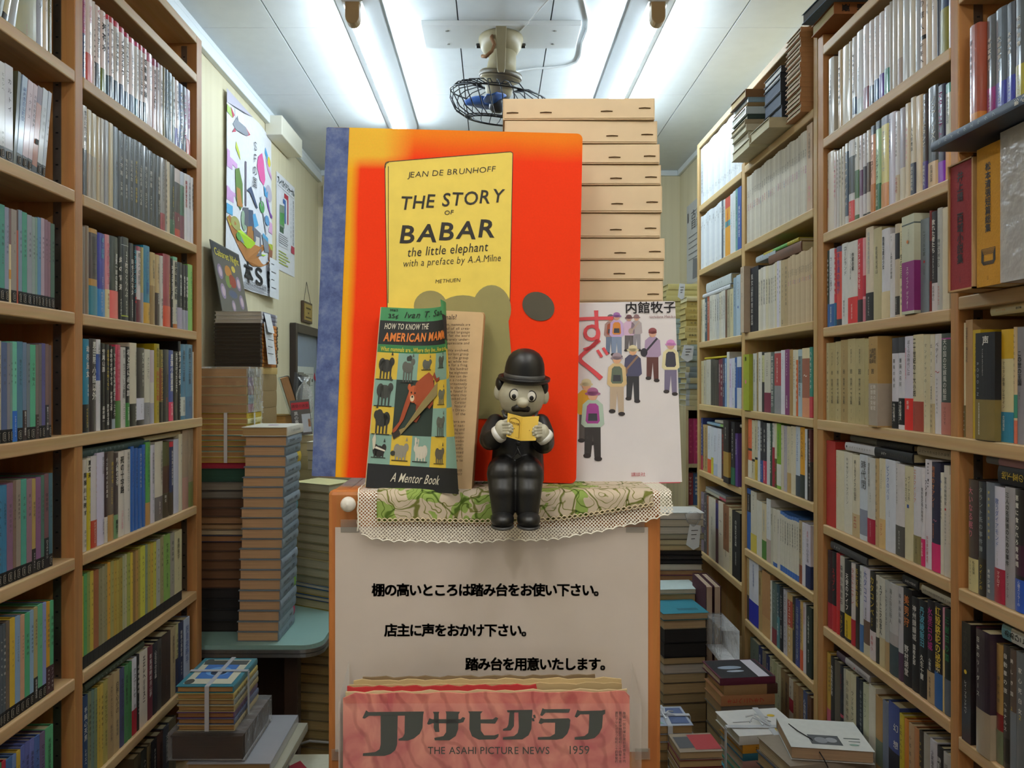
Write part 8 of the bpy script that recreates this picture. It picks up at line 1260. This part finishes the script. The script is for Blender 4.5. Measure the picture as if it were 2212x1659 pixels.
pl_.obj('brass_plate', pq); MB().tube([(0, -.07, .055), (-.004, 0, .16), (0, .07, .055)], .0016, mat('5f5648', 'cloth'), 5).obj('string', pq)
nb = thing('framed_notice_board', 'dark-framed notice board with pinned schedule on the far left wall', 'notice board', (WL + .001, 4.02, E_ - .10)); dkw = mat('2c211b', 'paint')
for ya, yb_, za, zb_ in ((-.29, -.25, -.35, .37), (.25, .29, -.35, .37), (-.25, .25, .325, .37), (-.25, .25, -.35, -.31)): MB().box(0, .03, ya, yb_, za, zb_, dkw).obj('board_frame', nb, bevel=.003)
MB().box(0, .008, -.25, .25, -.31, .325, mat('8d99a8', 'matte')).obj('board_panel', nb)
sc2 = MB(); sc2.box(.008, .0095, -.24, .17, -.30, .16, mat('ccd2ce', 'paper'))
for k in range(7): sc2.box(.0095, .0099, -.22, .15, -.24 + .06 * k, -.237 + .06 * k, mat('8c9a98', 'ink')); sc2.box(.0095, .0099, -.22 + .06 * k, -.218 + .06 * k, -.28, .12, mat('9aa6a4', 'ink'))
for k in range(9): sc2.box(.0096, .0101, -.2 + .04 * k, -.17 + .04 * k, .08 - .05 * (k % 4), .095 - .05 * (k % 4), mat('55605e', 'ink'))
sc2.obj('schedule_sheet', nb); MB().prism([(.16, .10), (.22, .08), (.18, .13)], 0, .001, mat('b8344c', 'cloth'), Matrix.Translation((.012, 0, 0)) @ Matrix.Rotation(R(90), 4, 'Z')).obj('red_pin_flag', nb)
ysn = MB(); ysn.box(-.60, -.568, 3.06, 3.062, E_ - .42, E_ - .12, mat('c9b02c', 'paper')); [ysn.box(-.592, -.592 + .012, 3.0594, 3.06, E_ - .16 - .02 * k, E_ - .156 - .02 * k, ik) for k in range(11)]; tag(ysn.obj('yellow_flyer'), 'narrow yellow flyer with tiny print beside the blue book spine', 'flyer')
# ---- right wall poster
class WallR(Wall):
    def p(s, u, v, o=0): return (s.x - o, s.y1 - (s.y1 - s.y0) * u, s.z0 + (s.z1 - s.z0) * v)
P3 = WallR(3.72, 4.18, E_ + .50, E_ + .93, WR - .0015, mat('c3c4c4', 'paper')); P3.poly(rect(.05, .09, .78, .90), '3a3a3c').text('古書展', .2, .84, .12, .7, '55565a').text('目録誌', .2, .72, .12, .7, '55565a')
for k in range(5): P3.poly(rect(.1, .5, .58 - .07 * k, .59 - .07 * k), '6a6c70')
P3.poly([(.55, .60), (.9, .58), (.86, .2), (.6, .05), (.5, .3)], '8a8c92').poly([(.3, .30), (.6, .26), (.58, .05), (.28, .05)], '77797e').done('poster', 'grey printed poster on the right wall beside the white magazines')
wb = MB(); wb.box(.885, .93, WB - .012, WB, E_ + .0, E_ + .49, mat('b9c2c4', 'paint')); wb.box(.93, .94, WB - .016, WB, E_ + .0, E_ + .495, mat('3c4040', 'plastic')); tag(wb.obj('white_panel'), 'edge of a framed white panel on the back wall behind the slipcases', 'panel')
